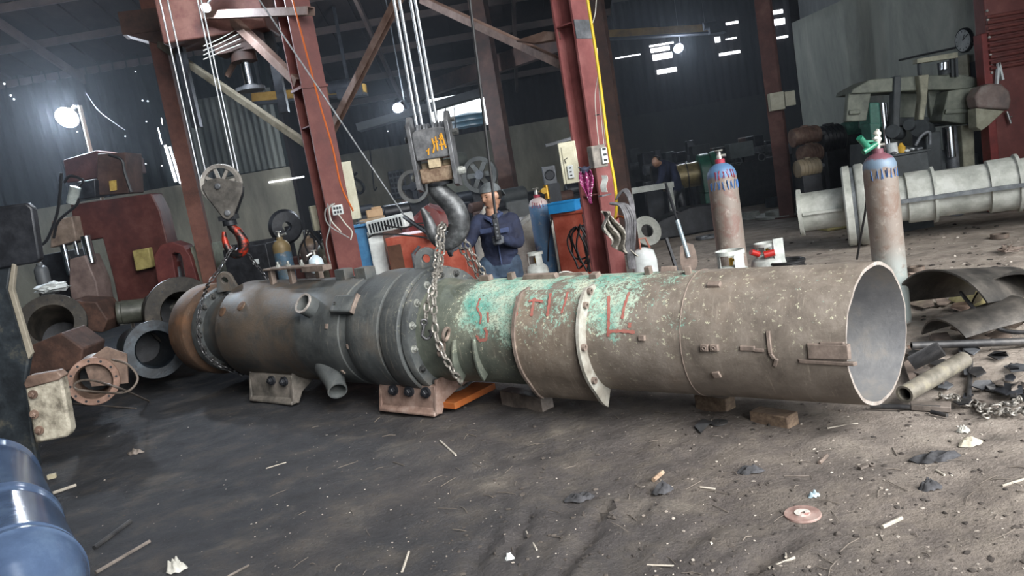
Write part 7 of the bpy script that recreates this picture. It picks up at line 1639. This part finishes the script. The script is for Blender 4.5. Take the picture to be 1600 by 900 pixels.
for k in range(46):
    x = random.uniform(1415, 1600); y = random.uniform(545, 640) if k % 3 else random.uniform(470, 545); s_ = random.uniform(8, 26)
    if x < 1500 and y > 610: continue
    a = random.uniform(0, PI); cs = []
    for i in range(5): t = a + 2 * PI * i / 5; cs.append((x + s_ * math.cos(t) * random.uniform(.6, 1.2), y + s_ * .42 * math.sin(t) * random.uniform(.6, 1.2)))
    m_ = [M_LUG, M_SCRAPD, M_SCRAP, M_CASTR, M_BLACKMETAL, M_GREYMETAL][k % 6]
    g = G(x, y); zz = [ground_z(g.x, g.y) + random.uniform(0, .06) for _ in range(5)]
    o = plate(cs, .008, m_, 'jagged scrap steel offcut in the heap right of the pump', 'scrap_offcut', 'scrap', zs=zz, bevel=0); o['group'] = 'offcuts in the scrap heap'
# chains heaped at right
random.seed(9)
for n_, (x0, y0, x1, y1, lab) in enumerate([(1468, 620, 1535, 642, 'loose steel chain snaking toward the scrap heap from the left'), (1530, 640, 1600, 628, 'steel chain heaped in the middle of the right edge scrap'), (1540, 652, 1605, 648, 'lowest of the loose steel chains at the right edge')]):
    pts = []
    for k in range(9 if n_ else 7):
        u = k / (8 if n_ else 6); x = x0 + (x1 - x0) * u; y = y0 + (y1 - y0) * u + 7 * math.sin(k * 2.3 + n_); g = G(x, y); pts.append(V((g.x, g.y, ground_z(g.x, g.y) + .025 + .012 * (k % 2))))
    mb = MB(); chain_mesh(mb, bez(pts, 5), .062, .042, .006); solo(mb, 'chain', M_CHAIN, lab, 'chain', 'loose chains by the scrap')
# ------------------------------------------------------------------ wooden packing under the pump
M_WOOD = mat('dusty_timber', '#75614f', '#947e6a', '#ad9883', scale=6, rough=.85, stretch=(1, 5, 5))
M_WOODD = mat('brown_dusty_timber', '#54453a', '#6e5c4d', '#86735f', scale=6, rough=.85, stretch=(1, 5, 5))
def block_under(x0, x1, y, D, dep, m, label, ztop=None, rz=.65):
    c = P((x0 + x1) / 2, y, D); w__ = (x1 - x0) * D / 1200; zt = c.z if ztop is None else ztop
    mb = MB(); mb.box((0, 0, (zt - .03) / 2), (w__, dep, zt + .03), T(c.x, c.y, 0) @ rotz(rz)); return solo(mb, 'timber_block', m, label, 'timber', bevel=.008)
block_under(1190, 1222, 628, 4.42, .26, M_WOODD, 'pale timber packing block under the pump near its open end', .06)
block_under(1102, 1128, 612, 4.85, .25, M_WOODD, 'smaller brown timber block under the middle of the pump pipe', .08)
block_under(806, 830, 600, 5.6, .5, M_SCRAP, 'grey block under the pump below the saddle', .10)
# ------------------------------------------------------------------ small objects scattered on the dirt
M_RAGD = mat('black_oily_rag', '#1e1e20', '#323235', '#4a4a4e', scale=14, rough=.85, bump=.6)
M_PALESTICK = mat('pale_stick', '#8f877c', '#b3aca1', scale=20, rough=.8)
def rag(x, y, wpx, hpx, label, m=M_RAGD, seed=1, hz=.03, name='oily_rag', cat='rag', rot=0):
    g = G(x, y); D = g.y; wm = wpx * D / 1200 / 2; dm = wm * .55; mb = MB(); z0 = ground_z(g.x, g.y)
    def fn(u, v):
        t = 2 * PI * u; k = 1 + .25 * mnoise.noise(V((math.cos(t) * 1.5, math.sin(t) * 1.5, seed))); rr = v
        return V((wm * k * rr * math.cos(t), dm * k * rr * math.sin(t), hz * (1 - rr ** 2) * (1 + .5 * mnoise.noise(V((math.cos(t) * rr * 4, math.sin(t) * rr * 4, seed * 3)))) + .010 * math.sin(9 * rr * math.cos(t + seed) + 3) * (1 - rr * .6) + .004))
    mb.grid(fn, 40, 10); return solo(mb, name, m, label, cat, M=T(g.x, g.y, z0) @ rotz(rot))
rag(1037, 771, 38, 20, 'crumpled black glove lying in the yellowish dirt below the saddle', seed=1, hz=.045)
rag(1172, 738, 44, 16, 'folded black rag lying right of the crumpled glove', seed=4, hz=.03, rot=-.2)
rag(1462, 715, 80, 20, 'long flat dark rag lying below the loose chains', seed=7, hz=.02, rot=.1)
rag(1452, 766, 38, 14, 'crumpled black plastic bag at lower right', seed=9, hz=.04)
rag(905, 776, 52, 24, 'patch of matted black steel wool beside a dirt groove', seed=12, hz=.02)
rag(1516, 690, 40, 14, 'pale crumpled cloth scrap below the scrap heap', mat('pale_cloth_scrap', '#9a9384', '#c0b9a8', scale=10), 15, .025)
rag(1505, 672, 22, 10, 'small white crumpled scrap above the pale cloth', M_TARP, 18, .03)
rag(275, 891, 38, 20, 'pale crumpled paper at the bottom edge near the blue drum', M_TARP, 22, .06)
rag(212, 708, 26, 12, 'small grey crumpled scrap on the dark ground left of the pump', M_SCRAP, 25, .03)
rag(1272, 774, 20, 10, 'small pale blue crumpled foil above the round disc', mat('pale_blue_foil', '#8397a0', '#aebfc6', scale=10), 28, .02)
rag(795, 865, 18, 12, 'white crumpled foil beside a groove at the bottom', M_WHITEP, 30, .03)
g = G(1254, 804); o = thing('grinding_disc', 'worn round grinding disc with faded red patch on the ground', 'disc', (g.x, g.y, ground_z(g.x, g.y) + .006))
mb = MB(); mb.ring([(.012, .008), (.02, .004), (.078, .004), (.08, .0), (.08, -.006), (.012, -.006)], seg=44); part(mb, 'disc', mat('pinkish_disc', '#6d5650', '#8a716a', '#9d8b84', scale=9), o)
mb = MB(); mb.ring([(.012, .009), (.034, .009), (.034, .003), (.012, .003)], seg=30); part(mb, 'centre_label', mat('pale_label', '#a5a19b', '#c1bdb6', '#a05a52', scale=16), o, 'pale label ring')
g = G(1123, 660); mb = MB(); mb.ring([(.008, 0), (.055, 0), (.055, .006), (.008, .006)], (g.x, g.y, ground_z(g.x, g.y) + .008), seg=36); solo(mb, 'steel_washer', M_SCRAPD, 'dark flat disc with centre hole below the pump pipe', 'disc')
plate([(1085, 668), (1098, 653), (1112, 660), (1095, 676)], .006, M_SCRAPD, 'dark crumpled steel offcut beside the flat disc', lift=.012)
g = G(1362, 729); mb = MB(); mb.ring([(.007, 0), (.016, 0), (.016, .014), (.007, .014)], (g.x, g.y, ground_z(g.x, g.y) + .004), V((.1, -.5, 1)), 20); mb.bar(g + V((-.02, 0, .012)), g + V((-.07, -.02, .012)), .02, .012); solo(mb, 'eye_bolt', M_SCRAP, 'small grey eye bolt half buried at lower right', 'bolt')
g = G(1441, 466); mb = MB(); mb.lathe([(.035, 0), (.035, .10), (.015, .14), (.014, .17)], (g.x, g.y, .03), V((-.6, .2, .35)), 20); solo(mb, 'green_bottle', mat('light_green_plastic', '#7aa33c', '#a3c766', scale=9, rough=.3, bump=0), 'small light green plastic bottle on the dirt right of the pump end', 'bottle')
SL = [((1378, 822), (1408, 803), .009, 'pale short stick just right of the middle at the bottom', M_PALESTICK), ((1463, 737), (1476, 743), .006, 'short pale stub below the long dark rag', M_PALESTICK), ((1566, 765), (1604, 750), .006, 'thin pale stick at the lower right edge', M_PALESTICK),
      ((1200, 884), (1242, 872), .006, 'pale twig near the bottom edge right of centre', M_PALESTICK), ((1226, 852), (1228, 872), .005, 'very short upright-looking pale twig near the bottom edge', M_PALESTICK), ((150, 896), (235, 849), .010, 'flat grey steel strip pointing away from the blue drum', M_SCRAP),
      ((148, 858), (205, 818), .014, 'dark flat bar beside the blue drum', M_SCRAPD), ((82, 770), (118, 756), .012, 'pale dusty wood piece right of the blue drum', M_PALESTICK), ((416, 733), (447, 722), .004, 'thin pale twig on the dark ground at left centre', M_PALESTICK),
      ((628, 892), (638, 858), .006, 'pale straight stick near the bottom left of centre', M_PALESTICK), ((688, 690), (712, 710), .007, 'light stick below the nearest support foot', M_PALESTICK), ((1094, 764), (1118, 763), .005, 'small pale rod below the folded black rag', M_PALESTICK),
      ((821, 823), (838, 855), .005, 'light thin stick between two grooves in the dirt', M_PALESTICK), ((1010, 878), (1052, 876), .004, 'pale wire lying at the bottom edge', M_PALESTICK), ((1292, 664), (1340, 657), .005, 'light curved twig below the open pipe end', M_PALESTICK), ((1280, 722), (1292, 710), .010, 'short brown bar below the pump pipe right part', M_LUG),
      ((355, 898), (388, 880), .006, 'thin grey rod at the bottom edge left', M_SCRAP), ((1225, 742), (1265, 741), .004, 'thin wire lying right of the folded black rag', M_SCRAP), ((1022, 756), (1036, 742), .012, 'splintered pale wood chip above the crumpled glove', M_WOOD), ((113, 632), (212, 636), .008, 'thin bar lying in front of the cable casting', M_SCRAP)]
for a, b, r, lab, m in SL: rod(a, b, r, m, lab, 'stick' if m is M_PALESTICK else 'steel_bar', 'stick' if m is M_PALESTICK else 'bar', lift=-.002, seg=7)
mb = MB(); g = G(82, 748); mb.box((0, 0, .02), (.06, .035, .035), T(g.x, g.y, 0) @ rotz(.3)); solo(mb, 'wood_block', mat('cream_wood', '#a59b81', '#c4baa0', scale=9), 'small cream wood block beside the blue drum', 'block', bevel=.003)
# scattered stones and chips: nobody could count them
mb = MB(); random.seed(77)
def scatter(n, x0, x1, y0, y1, s0, s1, mb):
    for _ in range(n):
        x = random.uniform(x0, x1); y = random.uniform(y0, y1); g = G(x, y)
        if g.y < 0 or g.y > 20: continue
        s_ = random.uniform(s0, s1) ** 1.0; mb.ico((g.x, g.y, ground_z(g.x, g.y) + s_ * .1), s_, 1, (random.uniform(.6, 1.5), random.uniform(.6, 1.5), random.uniform(.35, .8)), .5, seed=random.random() * 50)
scatter(380, 380, 1600, 640, 900, .0015, .006, mb); scatter(150, 1000, 1600, 600, 900, .003, .009, mb); scatter(110, 50, 700, 600, 900, .0015, .006, mb); scatter(220, 1000, 1600, 360, 480, .008, .025, mb)
solo(mb, 'pale_pebbles', mat('pale_grit', '#7a7169', '#958c83', '#c4bdb3', scale=3, rough=.8), 'small pale stones and chips strewn over the dirt', 'pebbles', kind='stuff')
mb = MB(); random.seed(78); scatter(420, 700, 1600, 620, 900, .004, .014, mb); scatter(260, 1000, 1600, 350, 500, .008, .03, mb); scatter(150, 150, 800, 620, 900, .003, .008, mb)
solo(mb, 'dark_clods', mat('dark_clod', '#2b2725', '#403a36', '#57504a', scale=3, rough=.9), 'dark clods and scale crumbs strewn over the dirt', 'clods', kind='stuff')
mb = MB(); random.seed(79)
for _ in range(90):
    x = random.uniform(420, 1600); y = random.uniform(640, 900); g = G(x, y); a = random.uniform(0, PI); L_ = random.uniform(.015, .07); z = ground_z(g.x, g.y) + .004
    d = V((math.cos(a), math.sin(a), 0)); n_ = V((-d.y, d.x, 0)); mb.tube([V((g.x, g.y, z)) - d * L_, V((g.x, g.y, z + .004)) + n_ * random.uniform(-.01, .01), V((g.x, g.y, z)) + d * L_], .0016 + .0012 * random.random(), 5)
solo(mb, 'wire_bits', mat('straw_wire_bits', '#4b443e', '#7b7269', scale=2, rough=.8), 'wire bits and straw strewn over the dirt', 'litter', kind='stuff')
